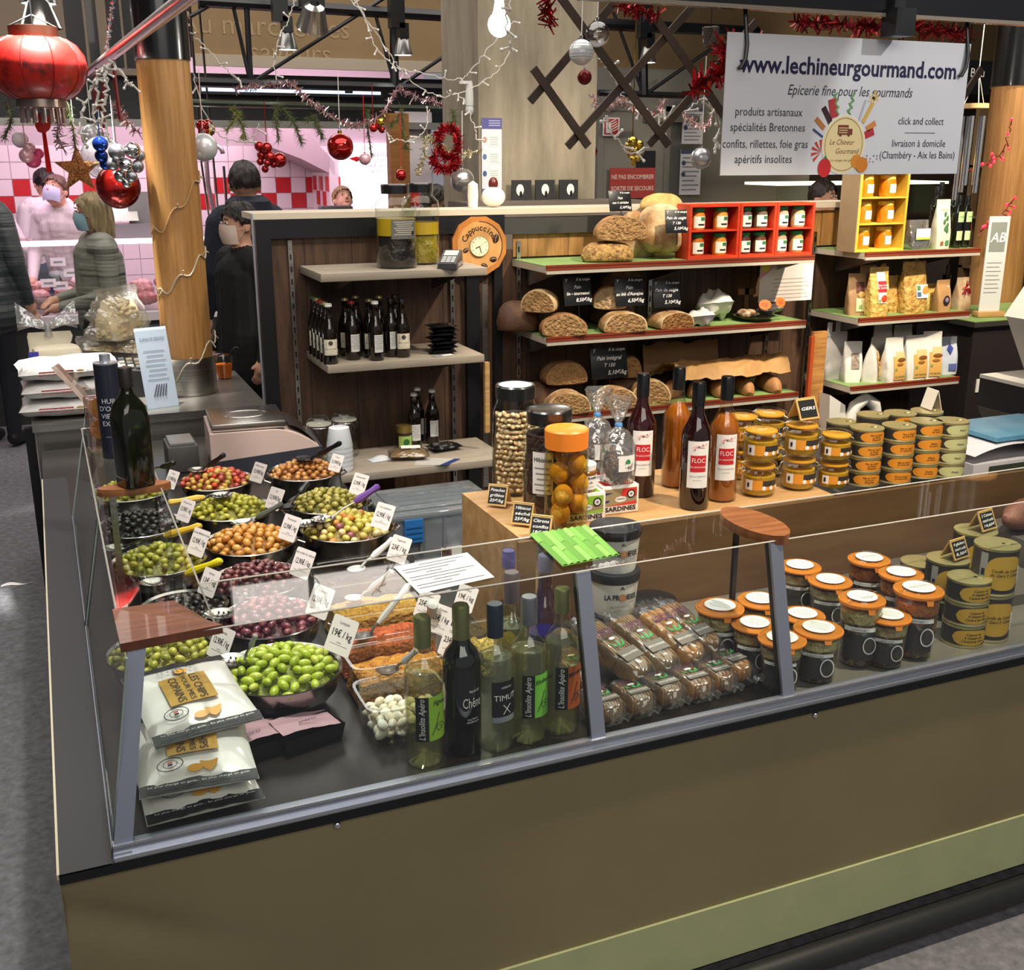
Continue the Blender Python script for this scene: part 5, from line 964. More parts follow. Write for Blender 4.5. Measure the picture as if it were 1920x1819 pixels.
# lowest grey shelf
for px, yy, l in ((597, 4.30, 'empty clip top glass jar nearest the wooden wall edge'), (645, 4.34, 'empty clip top glass jar behind the white cups')):
    clipjar('clip_jar', l, at(px, 780, Y=yy).x, yy, Z3, .055, .19, None, 20, 'empty clip jars on the lowest grey shelf', lab=False, gasket=mat('C9C4B8', .4))
CUPM = mat('E4E8EC', .4, sub=.2)
cx_ = at(632, 830, Y=4.15).x
for k in range(6):
    b = B(); b.lathe([(.048, 0), (.050, .004), (.052, .012), (.040, .085), (.030, .088), (0, .088)], CUPM, 20); b.ob('plastic_cup', label='%s upside-down white plastic cup of the stack by the scale' % ('lowest', 'second', 'third', 'fourth', 'fifth', 'topmost')[k], cat='cup', group='white plastic cups stacked upside down', loc=(cx_+.005, 4.13, Z3+.018*k))
b = B(); b.lathe([(.046, 0), (.048, .004), (.05, .01), (.036, .10), (.0, .102)], CUPM, 20); b.ob('plastic_cup', label='lone upside-down white plastic cup beside the cup stack', cat='cup', group='white plastic cups stacked upside down', loc=(cx_-.11, 4.15, Z3))
root = E('coffee_jar', 'small coffee jar with a brass lid and green label', 'jar', (at(757, 790, Y=4.35).x, 4.35, Z3), 0); b = B(); b.cyl(.032, 0, .075, mat('3A2A1A', .2), 18); b.ob('jar_body', root); b = B(); b.lathe([(.034, .075), (.034, .105), (0, .107)], mat('9A844A', .35, .7), 18); b.ob('lid', root, label='brass lid'); b = B(); b.wrapquad(.07, .05, .0326, mat('A8C46A', .5), face(.037, .0326, 0)); b.ellipse = None; b.disc(.014, mat('2E6A34', .5), face(.037, .034), 12); b.ob('paper_label', root, label='green label')
for px, yy, l in ((776, 4.36, 'beer bottle with white cap and yellowish back label, lowest grey shelf'), (783, 4.46, 'rear beer bottle of the three on the lowest grey shelf'), (810, 4.40, 'beer bottle with a square white label on the lowest grey shelf')): beer(0, 0, 'w', 'b', l, Z3, .235, -10, fl=(at(px, 760, Y=yy).x, yy))
root = E('pasta_packet', 'clear packet of pale pasta lying on the lowest grey shelf', 'packet', (at(765, 815, Y=4.2).x, 4.2, Z3+.02), -15); b = B(); pillow(b, .15, .11, .035, mat('C9A468', .5, 0, 'A07C44', 30, (1, 8, 1), bump=1), seed=2, amp=.15, nu=14, nv=10); b.ob('pasta', root, kind='stuff'); b = B(); pillow(b, .17, .12, .040, glass('F4F2EC', .4, .1, .05, bump=25), seed=2, amp=.2, nu=14, nv=10); b.ob('clear_wrapper', root); b = B(); b.box(-.03, .05, -.01, .035, .024, .0255, WHT); b.ob('paper_label', root)
b = B(); pillow(b, .14, .09, .03, BF, T(0, 0, .016), 8, amp=.3, nu=12, nv=10); b.ob('black_sachet', label='crumpled black sachet lying behind the pasta packet', cat='sachet', loc=(at(832, 805, Y=4.27).x, 4.27, Z3), rz=10)
b = B(); b.add([(-.11, -.06, .0), (.02, -.085, 0), (.09, .0, 0), (-.08, .06, 0)], [(0, 1, 2, 3)], mat('B9B6B0', .6)); b.add([(-.01, -.0805, .0006), (.02, -.085, .0006), (.09, .0, .0006), (.064, .008, .0006)], [(0, 1, 2, 3)], mat('2B3A78', .5)); b.ob('paper_pouch', label='flat grey paper pouch with a dark blue printed edge', cat='pouch', loc=(1.41, 4.12, Z3+.001), rz=-12)
root = E('face_mask', 'white folded face mask with black elastic on the lowest grey shelf', 'mask', (at(712, 812, Y=4.22).x, 4.22, Z3+.002), 10); b = B(); b.grid(lambda u, v: ((u-.5)*.1, (v-.5)*.06, .018*sin(pi*u)*sin(pi*v)), 10, 6, mat('C9CCD0', .6)); b.ob('cloth', root); b = B(); b.tube([(.05, -.02, .003), (.085, -.03, .002), (.09, 0, .002), (.05, .02, .003)], .0016, BLK, 5); b.ob('elastic', root)
# ---------------------------------------------------------------- bread
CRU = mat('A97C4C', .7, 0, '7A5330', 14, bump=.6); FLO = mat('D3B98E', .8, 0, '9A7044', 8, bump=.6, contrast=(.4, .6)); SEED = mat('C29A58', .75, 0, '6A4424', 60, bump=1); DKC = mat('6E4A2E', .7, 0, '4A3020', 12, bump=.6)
CRB = mat('B08A58', .85, 0, '8A6238', 45, bump=2, bscale=80, contrast=(.3, .6)); CRL = mat('CBB087', .85, 0, 'A3835A', 40, bump=2, bscale=70, contrast=(.3, .6))
def loaf(label, x, y, z, L, Wd, H, rz, crust, crumb=None, seed=0, rot=None, name='bread_loaf', group=None, cut=True, yaw2=0):
    """Loaf along local Y; the cut face looks to -Y."""
    root = E(name, label, 'bread', (x, y, z), rz, group)
    if rot: root.rotation_euler = [R_(a) for a in rot]
    def prof(a):   # closed outline of the slice, a in 0..1
        t = 2*pi*a; cx, cz = cos(t), sin(t); X = math.copysign(abs(cx)**.95, cx)*Wd/2; Z = H*.26+(H*.74*abs(cz)**.95 if cz > 0 else -H*.26*abs(cz)**.4)
        return X, Z
    def f(u, v):
        X, Z = prof(u); s = v if cut else abs(v*2-1)
        e = max(0, 1-(s if cut else s)**3)**.5 if v > 0 or not cut else 1; e = max(e, .02); n = 1+.07*NZ.noise(V((X*14+seed, v*4, Z*14)))
        return (X*e*n, -L/2+v*L, max(.0004, Z*(.25+.75*e)*n if e > .05 else H*.25))
    b = B(); b.grid(f, 26, 14, crust, closeu=True); b.ob('crust', root, angle=70)
    if cut:
        b = B(); n = 26; pts = [f(k/n, 0) for k in range(n)]; c = (0, -L/2-.001, H*.36)
        ring = [(p[0]*.93, -L/2-.002, c[2]+(p[2]-c[2])*.92) for p in pts]; rg2 = [(p[0]*.5, -L/2-.0025, c[2]+(p[2]-c[2])*.5) for p in pts]
        b.add(pts+ring+rg2+[(0, -L/2-.0025, c[2])], [(k, (k+1) % n, n+(k+1) % n, n+k) for k in range(n)], crust); b.add(ring+rg2+[(0, -L/2-.0028, c[2])], [(k, (k+1) % n, n+(k+1) % n, n+k) for k in range(n)]+[(n+k, n+(k+1) % n, 2*n) for k in range(n)], crumb or CRB); b.ob('crumb', root, label='cut crumb face')
    return root
g2 = 'cut loaves on the middle bread shelf'; g3 = 'cut loaves on the lowest bread shelf'; y0 = 4.3
def bx_(px, Y): return at(px, 600, Y=Y).x
loaf('cut brown loaf in front, nearest the shelf end of the middle bread shelf', bx_(1052, 4.29), 4.295, B2, .18, .20, .095, -14, CRU, CRB, 1, group=g2)
loaf('cut brown loaf in front, centre of the middle bread shelf', bx_(1160, 4.29), 4.29, B2, .18, .20, .09, -8, FLO, CRB, 2, group=g2)
loaf('flatter cut loaf in front, beside the white paper bags', bx_(1250, 4.29), 4.30, B2, .18, .19, .075, 6, FLO, mat('A8763C', .85, 0, '80562A', 45, bump=2, bscale=80), 3, group=g2)
loaf('floury cut loaf lying on top behind the linseed slate', bx_(1020, 4.36), 4.37, B2+.096, .20, .15, .095, -38, FLO, CRB, 4, group=g2)
loaf('pale cut loaf lying on top behind the walnut slate', bx_(1140, 4.36), 4.37, B2+.092, .18, .15, .10, -20, FLO, CRL, 5, group=g2)
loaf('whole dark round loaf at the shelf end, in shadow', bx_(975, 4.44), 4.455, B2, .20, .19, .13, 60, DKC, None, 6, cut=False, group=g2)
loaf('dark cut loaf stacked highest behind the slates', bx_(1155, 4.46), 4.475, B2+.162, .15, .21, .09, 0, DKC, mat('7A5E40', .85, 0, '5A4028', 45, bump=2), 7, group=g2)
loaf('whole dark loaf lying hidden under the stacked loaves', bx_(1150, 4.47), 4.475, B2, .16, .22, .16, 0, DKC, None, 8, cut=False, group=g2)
loaf('front cut loaf nearest the glass jars, lowest bread shelf', bx_(1060, 4.28), 4.285, B3, .17, .20, .10, -8, FLO, CRB, 9, group=g3)
loaf('second front cut loaf, lowest bread shelf, behind the sachets', bx_(1150, 4.28), 4.285, B3, .17, .19, .10, -8, FLO, CRB, 10, group=g3)
loaf('third cut loaf with a pale crust top, lowest bread shelf', bx_(1225, 4.30), 4.33, B3, .18, .18, .11, -18, FLO, CRB, 11, group=g3)
loaf('cut loaf lying on top beside the intégral slate', bx_(1055, 4.38), 4.40, B3+.107, .17, .20, .10, -4, CRU, CRB, 12, group=g3)
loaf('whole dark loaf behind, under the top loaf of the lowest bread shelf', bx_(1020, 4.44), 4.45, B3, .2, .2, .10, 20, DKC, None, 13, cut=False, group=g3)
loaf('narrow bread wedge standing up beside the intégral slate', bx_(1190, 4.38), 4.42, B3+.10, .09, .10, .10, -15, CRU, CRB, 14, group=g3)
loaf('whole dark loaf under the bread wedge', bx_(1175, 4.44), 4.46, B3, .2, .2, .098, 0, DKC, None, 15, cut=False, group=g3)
# top shelf loaves
b1 = 'round loaves on the top bread shelf'; bxt = lambda px, Y: at(px, 440, Y=Y).x
loaf('seeded golden loaf lying in front on the top bread shelf', bxt(1140, 4.30), 4.30, B1, .24, .12, .085, 78, SEED, None, 20, cut=False, group=b1)
loaf('cut grey brown loaf lying on the seeded loaf', bxt(1156, 4.33), 4.33, B1+.088, .16, .23, .105, -10, CRU, CRB, 21, group=b1)
loaf('big floury round loaf propped upright with a slate in front', bxt(1238, 4.38), 4.385, B1+.118, .23, .215, .10, 0, FLO, None, 22, rot=(72, 0, -8), cut=False, group=b1)
loaf('pale round loaf lying on top behind the slates', bxt(1240, 4.46), 4.47, B1+.202, .13, .24, .075, 20, mat('D8BE7E', .7, 0, 'B8904E', 10, bump=.5), None, 23, cut=False, group=b1)
loaf('floury loaf leaning behind the cut loaf', bxt(1195, 4.45), 4.47, B1, .16, .20, .20, 0, FLO, None, 24, cut=False, group=b1)
# chalk slates
def slate(label, px, py, Y, w, h, lines, rz=0, tilt=12, z=None, grp='price slates in the bread'):
    c = at(px, py, Y=Y); root = E('price_slate', label, 'slate', c, rz, grp); b = B(); b.M = RX(90-tilt); b.rbox(w, h, .003, .001, mat('141517', .4), T(0, 0, -.003)); bd = b.ob('board', root)
    b = B(); b.M = RX(90-tilt)
    for s, x, y, sz in lines: b.text(s, sz*h, CHALK, T(x*w, y*h, .0006), shear=.3, bold=.012)
    b.ob('chalk_writing', bd, label='white handwriting')
    b = B(); b.M = RX(90-tilt); b.tube([(0, -h/2, -.002), (0, -h/2-.05, -.004)], .002, BLK, 5); b.ob('pick', root)
def L3(a, b_, p): return [('À la coupe', .22, .40, .13), ('Y', -.4, .38, .15), (a, 0, .14, .17), (b_, 0, -.08, .16), (p, .2, -.31, .18)]
slate('slate reading pain lin-tournesol 8,50€/kg', 1083, 546, 4.265, .135, .122, L3('Pain', 'lin - tournesol', '8,50€/kg'), 4)
slate('slate reading pain aux noix 6,50€/kg', 1180, 547, 4.262, .142, .125, L3('Pain', 'au blé d\'Aurajou', '6,50€/kg'), 0)
slate('tilted slate reading pain de seigle 5,10€/kg', 1250, 551, 4.275, .130, .12, L3('Pain de seigle', 'T 130', '5,10€/kg'), -6)
slate('large slate reading pain intégral 5,10€/kg on the lowest bread shelf', 1142, 680, 4.335, .18, .145, L3('Pain intégral', 'T 150', '5,10€/kg'), -2)
slate('small slate on the top bread shelf reading 5,10€/kg with six cereals', 1163, 377, 4.42, .115, .09, L3('Pain', 'aux 6 céréales', '5,10€/kg'), 4)
slate('small slate leaning on the big floury round loaf', 1268, 415, 4.225, .10, .10, L3('Pain de seigle', 'T 130', '5,10€/kg'), -8)
# paper bags, plate, notice, covered baguettes
WPB = mat('DCD9D2', .6, 0, 'C6C2BA', 5, bump=1.2)
for px, Y, z, w, l, sd in ((1312, 4.27, B2+.035, .13, 'white crumpled bread bag lying beside the flat loaf', 2), (1338, 4.37, B2+.075, .17, 'white crumpled bread bag on top, darker at its far end', 6)): b = B(); pillow(b, w, .15, .07 if sd == 2 else .1, WPB, T(0, 0, 0) @ RX(-14) @ RZ(-25), sd, amp=.45, nu=16, nv=16); b.ob('paper_bag', label=l, cat='bag', loc=(at(px, 585, Y=Y).x, Y, z), group='white bread bags on the middle shelf')
x = at(1418, 590, Y=4.29).x; root = E('serving_plate', 'dark round plate with brown cakes and orange star tags', 'plate', (x, 4.305, B2+.0005), 0); b = B(); b.lathe([(0, .002), (.05, 0), (.06, .004), (.095, .022), (.097, .024), (.06, .008), (0, .006)], mat('4A4638', .3), 28); b.ob('plate', root)
for k, (dx, dy) in enumerate(((-.045, .0), (-.01, .03), (-.035, .045))): b = B(); b.ell((0, 0, .02), (.035, .028, .018), mat('4A3024', .5, 0, 'B89878', 40), 14, 8, amp=.15, seed=k); b.ob('chocolate_cake', label='%s brown chocolate cake on the dark plate' % ('front', 'rear middle', 'rear outer')[k], cat='cake', loc=(x+dx, 4.30+dy, B2+.012+.0*k), rz=20*k, group='cakes on the dark plate')
ORT = mat('F2682A', .5, emit=.0)
for k, (px, py, rz) in enumerate(((1437, 572, -8), (1466, 567, 12))):
    c = at(px, py, Y=4.225); b = B(); b.M = RX(72); b.prism([((.034 if i % 2 else .028)*cos(2*pi*i/36), (.026 if i % 2 else .021)*sin(2*pi*i/36)) for i in range(36)], -.001, .0, ORT); b.text('promo\n2,50€', .011, mat('8A2A10', .6), T(0, 0, .0006), bold=.02); b.ob('star_tag', label='%s orange star shaped tag at the dark plate' % ('first', 'second, larger')[k], cat='tag', loc=(c.x, 4.235, c.z), rz=rz, group='orange star tags')
for k, px in enumerate((1436, 1464)): b = B(); pillow(b, .075, .07, .04, mat('6A6462', .25, 0, '2A2422', 20, coat=.5, bump=1), T(0, 0, .02), k, amp=.3, nu=12, nv=10); b.ob('wrapped_cake', label='%s film wrapped cake behind the orange tags' % ('first', 'second')[k], cat='cake', loc=(at(px, 560, Y=4.31).x, 4.30+.06*k, B2+.025), group='wrapped cakes')
a, e = at(1427, 488, Y=4.40), at(1521, 562, Y=4.40); root = E('notice_sheet', 'pink and white notice sheet between the bread and grocery shelves', 'notice', (0, 4.40, 0)); b = B(); b.box(a.x, e.x, 0, .004, e.z, a.z, mat('F2E9E2', .6)); b.poly([(a.x, -.0008, a.z), (a.x+.13, -.0008, a.z), (a.x, -.0008, a.z-.09)], mat('E9A9B4', .6)); b.disc(.022, mat('E0D84A', .6), T(a.x+.03, -.0012, a.z-.035) @ FRONT)
for k in range(6): b.box(a.x+.07+.01*(k % 2), e.x-.02-.012*(k % 3), -.0008, 0, e.z+.015+.018*k, e.z+.019+.018*k, mat('C9B4A8', .6))
b.ob('sheet', root)
b = B(); b.box(-.012, .012, 0, .02, 0, .13, wood('7A5232', '5A3A20')); b.box(-.05, .05, 0, .014, .10, .13, wood('8A6038', '6A4424')); b.ob('knife_block', label='short dark wooden block behind the cake plate', cat='block', loc=(at(1400, 560, Y=4.45).x, 4.45, B2+.0005))
bg = mat('B98450', .65, 0, '8A5A30', 10, bump=.5)
for k, (px, Y, z, rz) in enumerate(((1268, 4.36, B3, -50), (1352, 4.30, B3, -24), (1398, 4.30, B3, -18), (1445, 4.30, B3, -10), (1310, 4.33, B3, -40), (1335, 4.45, B3+.0, 20))):
    loaf(('golden loaf end showing nearest the slate, under the brown paper', 'round golden loaf end in front under the brown paper', 'round golden loaf end in the middle under the brown paper', 'round golden loaf end at the far end under the brown paper', 'golden loaf tucked between the ends under the brown paper', 'golden loaf hidden at the back under the brown paper')[k], at(px, 720, Y=Y).x, Y+.02, z, .22, .085 if k != 4 else .07, .075, rz, bg, None, 30+k, cut=False, group='golden loaves under brown paper')
KR = mat('B58A55', .7, 0, 'A67C48', 6, bump=1.2); b = B()
p = [at(1265, 690, Y=4.26), at(1480, 665, Y=4.26)]
b.grid(lambda u, v: (p[0].x+(p[1].x-p[0].x)*u+.02*sin(v*5), 4.23+.28*v+.02*sin(u*9), B3+.088+.075*sin(pi*min(1, v*1.1+.1))**.8-.02*(v < .08)+.018*NZ.noise(V((u*7, v*6, 2)))+.010*NZ.noise(V((u*18, v*14, 5)))), 40, 22, KR); b.ob('kraft_paper', label='crumpled brown kraft paper covering the golden loaves', cat='paper')
b = B(); b.grid(lambda u, v: (p[0].x-.04+.42*u, 4.47+.02*v+.01*sin(u*8), B3+.10+.13*v+.02*NZ.noise(V((u*6, v*5, 8)))), 24, 8, mat('8A6A45', .75, bump=1)); b.ob('kraft_paper', label='darker brown kraft paper standing behind the covered loaves', cat='paper')
# red crates with spread jars
REDC = mat('D2401F', .45, 0, 'B8341A', 6, (1, 1, 6)); 
def jamjar(label, x, y, z, col, lid=None, group='spread jars in the red crates', tint='E9E4D4'):
    root = E('spread_jar', label, 'jar', (x, y, z), 0, group); b = B(); R, H = .0325, .095; b.lathe([(0, 0), (R*.92, 0), (R, .006), (R, H*.72), (R*.84, H*.82), (R*.84, H*.85), (0, H*.85)], mat(col, .2, coat=.6), 18); jb = b.ob('jar_body', root)
    b = B(); b.lathe([(R*.9, H*.83), (R*.92, H*.97), (R*.85, H), (0, H)], lid or mat('2F9A50', .4), 18); b.ob('lid', root, label='green lid'); b = B(); r = R+.0005; b.wrapquad(R*2.0, H*.52, r, mat('E9EADC', .5), face(H*.36, r, -2)); b.wrapquad(R*.8, H*.16, r+.0004, mat('3A7A4A', .5), face(H*.5, r+.0004, 18), 4); b.wrapquad(R*1.0, H*.08, r+.0004, INK, face(H*.24, r+.0004, 4), 4); b.ob('paper_label', jb); return root
def crate(label, px0, px1, top, Y, cols, rowcols, nm):
    xa, xb = at(px0, 440, Y=Y).x, at(px1, 440, Y=Y).x; w = xb-xa; h = .235; root = E('red_crate', label, 'crate', (xa, Y, B1+.0005+top), 0, 'red crates on the top bread shelf'); t = .012
    for nmn, bxs in (('side_board', (0, t, 0, .11, 0, h)), ('side_board', (w-t, w, 0, .11, 0, h)), ('base_board', (t, w-t, 0, .11, 0, t)), ('top_board', (t, w-t, 0, .11, h-t, h)), ('back_board', (t, w-t, .1, .11, t, h-t)), ('middle_board', (t, w-t, .0, .1, .118, .124))): b = B(); b.box(*bxs, REDC); b.ob(nmn, root)
    for r in range(2):
        for k in range(cols):
            x = xa+t+(w-2*t)*(k+.5)/cols; jamjar('%s %s jar in the %s red crate' % (('lower', 'upper')[r], ('near', 'far')[k], nm), x, Y+.05, B1+.001+top+(t if r == 0 else .124), rowcols[r][k])
crate('red wooden crate with orange spreads, first of three', 1292, 1386, 0, 4.23, 2, (('B8641E', 'C98A2A'), ('D0822A', 'D89A3A')), 'first')
crate('red wooden crate with dark spreads, middle of three', 1387, 1454, 0, 4.23, 2, (('4A2A24', '5A3422'), ('5A4A4A', '6A5A44')), 'middle')
crate('red wooden crate with beige spreads, last of three', 1455, 1525, 0, 4.23, 2, (('9A8A70', 'B08A58'), ('A8967A', 'B8A078')), 'last')
# ================================================================ goods on the steel work counter and the side glass top
ZC = .8005
def pouch(b, w, d, h, m, M=None, seed=0, seal=.12, amp=.05, lean=0, bulge=.06, nu=28, nv=16):
    """Standing bag: boxy foot, flattened sealed top."""
    def f(u, v):
        a = 2*pi*u; e = .38; cx = math.copysign(abs(cos(a))**e, cos(a)); cy = math.copysign(abs(sin(a))**e, sin(a))
        t = min(1, v/(1-seal)); dd = d*(1-t**2.2)*(1+bulge*sin(pi*t))+.004; ww = w*(1+bulge*sin(pi*t)*.5)*(.93+.07*min(1, v*8))
        n = 1+amp*NZ.noise(V((cx*2+seed, cy*2, v*5)))
        return (cx*ww/2*n, cy*dd/2*n+lean*v*v, v*h)
    b.grid(f, nu, nv, m, M, closeu=True); p = [f(k/nu, 0) for k in range(nu)]; b.poly(p[::-1], m, M); return b
SACK = mat('EDEAE6', .35, 0, 'D8D4D0', 6, coat=.2, bump=.6)
for k in range(3):
    c = at(136, 757, Z=.8); root = E('rice_sack', '%s white sack of rice with red lettering beside the register' % ('lowest', 'middle', 'topmost')[k], 'sack', (c.x+.01*(k % 2), 4.83, ZC+.041+.0745*k), -2+3*k, 'rice sacks stacked on the steel counter'); b = B()
    pillow(b, .40, .30, .064, SACK, seed=k*3, amp=.14, crimp=.02, pw=.32); b.ob('sack_body', root); b = B()
    RS = mat('C2383C', .5)
    b.grid(lambda u, v: (-.125+.13*u, -.142-.002*0, -.006+.016*v), 6, 1, RS); b.ell((.03, -.141, .002), (.018, .002, .010), mat('B99A5A', .5), 12, 6); b.text('RIZ PARFUMÉ', .013, mat('8A4A4A', .6), T(.10, -.1435, .002) @ FRONT, width=.09); b.text('SACCO CÉLESTES', .011, WHT, T(-.06, -.1435, .002) @ FRONT, width=.115)
    b.v = [V((v.x, v.y-.006, v.z)) for v in b.v]; b.ob('print', root, label='red banner and lettering')
    b = B(); 
root = E('cash_register', 'black cash register with a small blue display on the steel counter', 'register', (at(225, 660, Y=5.14).x-.01, 5.135, ZC), 0); b = B(); KB = mat('2A2A2C', .4)
b.add([(-.18, -.12, 0), (.20, -.12, 0), (.20, .12, 0), (-.18, .12, 0), (-.18, -.12, .15), (.20, -.12, .10), (.20, .12, .14), (-.18, .12, .19)], [(3, 2, 1, 0), (4, 5, 6, 7), (0, 1, 5, 4), (1, 2, 6, 5), (2, 3, 7, 6), (3, 0, 4, 7)], KB); b.ob('housing', root)
b = B(); b.poly([(-.165, -.09, .158), (-.105, -.09, .150), (-.105, -.02, .163), (-.165, -.02, .170)], mat('6FC4F0', .3, emit=1.2)); b.ob('display', root, label='small blue display'); b = B()
for i in range(7):
    for j in range(3): x, y = -.07+.034*i, -.09+.045*j; z = .15-(x+.18)*.1316+(y+.12)*.165+.003; b.box(x, x+.024, y, y+.03, z, z+.008, mat(('D9D4C8', '9A9AA0', 'C9B99A')[(i+j) % 3], .4))
b.ob('keys', root)
b = B(); b.box(0, .13, 0, .03, 0, .14, KB); b.cyl(.016, .0, .012, WHT, 14, T(.015, -.0, .09) @ RX(90)); b.cyl(.009, .0, .013, BLK, 12, T(.015, -.0005, .09) @ RX(90)); b.ob('money_box', label='black cash drawer with a round white lock beside the register', cat='drawer', loc=(at(268, 660, Y=5.0).x, 4.985, ZC))
WHB = glass('FFFDF6', .3, .12, .16, 'FFFFF8', bump=14); RAV = mat('EFD9A0', .6, 0, 'F8EED0', 16)
for k, (px, Y, z, w, h, d, l) in enumerate(((186, 5.38, 0, .21, .22, .16, 'lower bag of pale pasta behind the register'), (256, 5.385, 0, .22, .22, .16, 'lower bag of pasta shells beside the wooden column'), (222, 5.385, .215, .27, .22, .17, 'topmost and brightest lit bag of pale pasta'), (152, 5.40, .0, .08, .16, .12, 'bag of pale pasta behind the toast packet'), (284, 5.30, 0, .09, .12, .08, 'small clear bag of pasta in front of the column'))):
    root = E('pasta_bag', l, 'bag', (at(px, 600, Y=Y).x, Y, ZC+z), k*23, 'pasta bags heaped on the steel counter'); b = B(); rr = random.Random(k)
    for q in range(150): zz = rr.random(); a_ = rr.uniform(0, 6.28); fl = (1-zz**3*.6)*.42; b.ell((w*fl*cos(a_), d*fl*sin(a_), .012+h*.74*zz), (.017, .013, .010), RAV, 7, 5, RZ(0))
    pouch(b, w*.78, d*.74, h*.8, RAV, seed=k, seal=.05, nu=14, nv=8); b.ob('pasta', root, kind='stuff'); b = B(); pouch(b, w, d, h*1.05, WHB, seed=k+2, amp=.3, nu=20, nv=14); b.ob('clear_film', root)
root = E('toast_packet', 'packet of sliced white toast with a blue and red label behind the rice sacks', 'packet', (at(105, 650, Y=5.14).x, 5.145, ZC), 6); b = B(); b.rbox(.20, .13, .16, .03, mat('EBDDBE', .6, 0, 'F4EAD4', 10), T(0, 0, .07)); b.rbox(.21, .14, .075, .01, mat('E9E4D8', .6)); b.ob('toast', root); b = B(); b.box(-.12, -.08, -.071, -.066, .12, .22, mat('3A3AA8', .4)); b.box(.0, .08, -.071, -.066, .17, .19, mat('4A4A58', .5)); b.box(.085, .105, -.071, -.066, .17, .195, RT_); b.ob('label_band', root, label='blue and red label band')
root = E('tied_bag', 'clear plastic bag tied in a bow, standing above the toast packets', 'bag', (at(95, 660, Y=5.36).x, 5.37, ZC), 0); b = B(); pouch(b, .17, .12, .26, mat('E8DDBE', .6, 0, 'F2EBD6', 8, bump=1), seed=3, amp=.25, nu=18, nv=12); b.ob('contents', root, kind='stuff'); b = B(); FB = glass('F2F4F4', .5, .1, .3, 'F0F2F2', bump=18)
b.lathe([(.02, .24), (.012, .29), (.014, .30)], FB, 12, cap=False)
for s in (-1, 1): b.grid(lambda u, v: (s*(.015+.11*u), .03*sin(v*6+u*3), .29+.10*u*v+.02*sin(v*9)-.02*(1-v)*u), 10, 8, FB)
b.ob('bow', root)
# leaflet holder with sheet seen from behind
root = E('leaflet_holder', 'acrylic holder with a vanilla leaflet seen from behind, before the column foot', 'holder', (at(307, 760, Y=4.74).x, 4.76, ZC), 14); b = B(); b.M = RX(76); b.quad(.135, .34, mat('DCE6F2', .5), T(0, .17, 0)); b.quad(.135, .34, mat('E4ECF6', .5), T(0, .17, -.001) @ RY(180)); MIR = X4.Diagonal((-1, 1, 1, 1))
b.text('GOUSSES DE VANILLE', .02, mat('5A6A8A', .6), T(0, .29, .0015) @ MIR, width=.105); [b.box(-.045+.006*(k % 3), .045-.008*(k % 2), .12+.02*k, .123+.02*k, .001, .0015, mat('9AA6BC', .6)) for k in range(7)]
for k in range(5): b.tube([(-.03+.012*k, .05, .0015), (-.01+.01*k, .10, .0015)], .0025, mat('4A4A58', .6), 4)
b.ob('leaflet', root); b = B(); b.box(-.07, .07, -.01, .09, 0, .003, JAR); b.quad(.14, .35, glass('F2F6FA', .3), RX(76) @ T(0, .175, .004)); b.ob('acrylic_stand', root)
for px, py, l in ((276, 724, 'plastic cup of orange drink left of the leaflet holder, half hidden'), (423, 711, 'plastic cup of orange drink with a black straw beside the column collar')):
    c = at(px, py, Z=.8); root = E('drink_cup', l, 'cup', (c.x, c.y+.03, ZC), 0, 'cups of orange drink on the steel counter'); b = B(); b.lathe([(0, .001), (.034, 0), (.044, .095), (.046, .097)], JAR, 20, cap=False); b.lathe([(.046, .097), (.042, .112), (.02, .12), (0, .121)], JAR, 20, cap=False); b.ob('cup_wall', root); b = B(); b.lathe([(0, .003), (.033, .003), (.0395, .068), (0, .068)], mat('E06A18', .15, coat=.4), 20); b.ob('drink', root, label='orange drink')
    if px > 400: b = B(); b.tube([(.01, 0, .06), (.045, .0, .13), (.06, 0, .145), (.075, 0, .14)], .004, BLK, 6); b.ob('straw', root)
# tall oil bottle, black tin, leaflet on the side glass top
root = E('oil_bottle', 'tall square dark olive oil bottle standing on the wooden bracket cap', 'bottle', (.150, 2.70, 1.059), 22); OB = mat('12150C', .1, coat=.15, spec=.5); b = B()
pts = [(.036, 0), (.0375, .006), (.0375, .165), (.034, .195), (.018, .222), (.0135, .232), (.0135, .25)]; n = 32; vs = []
for r, z in pts:
    e = .35 if z < .19 else (.6 if z < .21 else 1)
    for k in range(n): a = 2*pi*k/n; vs.append((math.copysign(abs(cos(a))**e, cos(a))*r, math.copysign(abs(sin(a))**e, sin(a))*r, z))
b.add(vs, [(i*n+k, i*n+(k+1) % n, (i+1)*n+(k+1) % n, (i+1)*n+k) for i in range(len(pts)-1) for k in range(n)]+[tuple(range(n))[::-1]], OB); b.ob('glass_body', root, angle=50); b = B(); b.lathe([(.0165, .24), (.017, .283), (.0155, .2865), (0, .2865)], mat('1D1A19', .4), 18); b.ob('cap', root)
c = at(213, 868, Z=1.05); root = E('oil_tin', 'slim black olive oil tin behind the square oil bottle', 'tin', (c.x+.008, c.y+.06, 1.0525), 0); b = B(); b.cyl(.031, 0, .25, mat('1E2130', .35, coat=.2), 24); b.ob('body', root); b = B(); b.lathe([(.031, .25), (.032, .254), (.027, .253), (.014, .252), (.014, .275), (0, .276)], mat('C9CCD4', .3, .8), 20); b.ob('rim', root); b = B(); [b.text(s, .018, mat('C9CCD8', .5), face(.155-.02*k, .0316, 4), wrap=.0316) for k, s in enumerate(('HUILE', "D'OLIVE", 'VIERGE', 'EXTRA'))]; b.wrapquad(.04, .0015, .0316, mat('8A8E9A', .5), face(.06, .0316)); b.ob('lettering', root, label='white lettering')
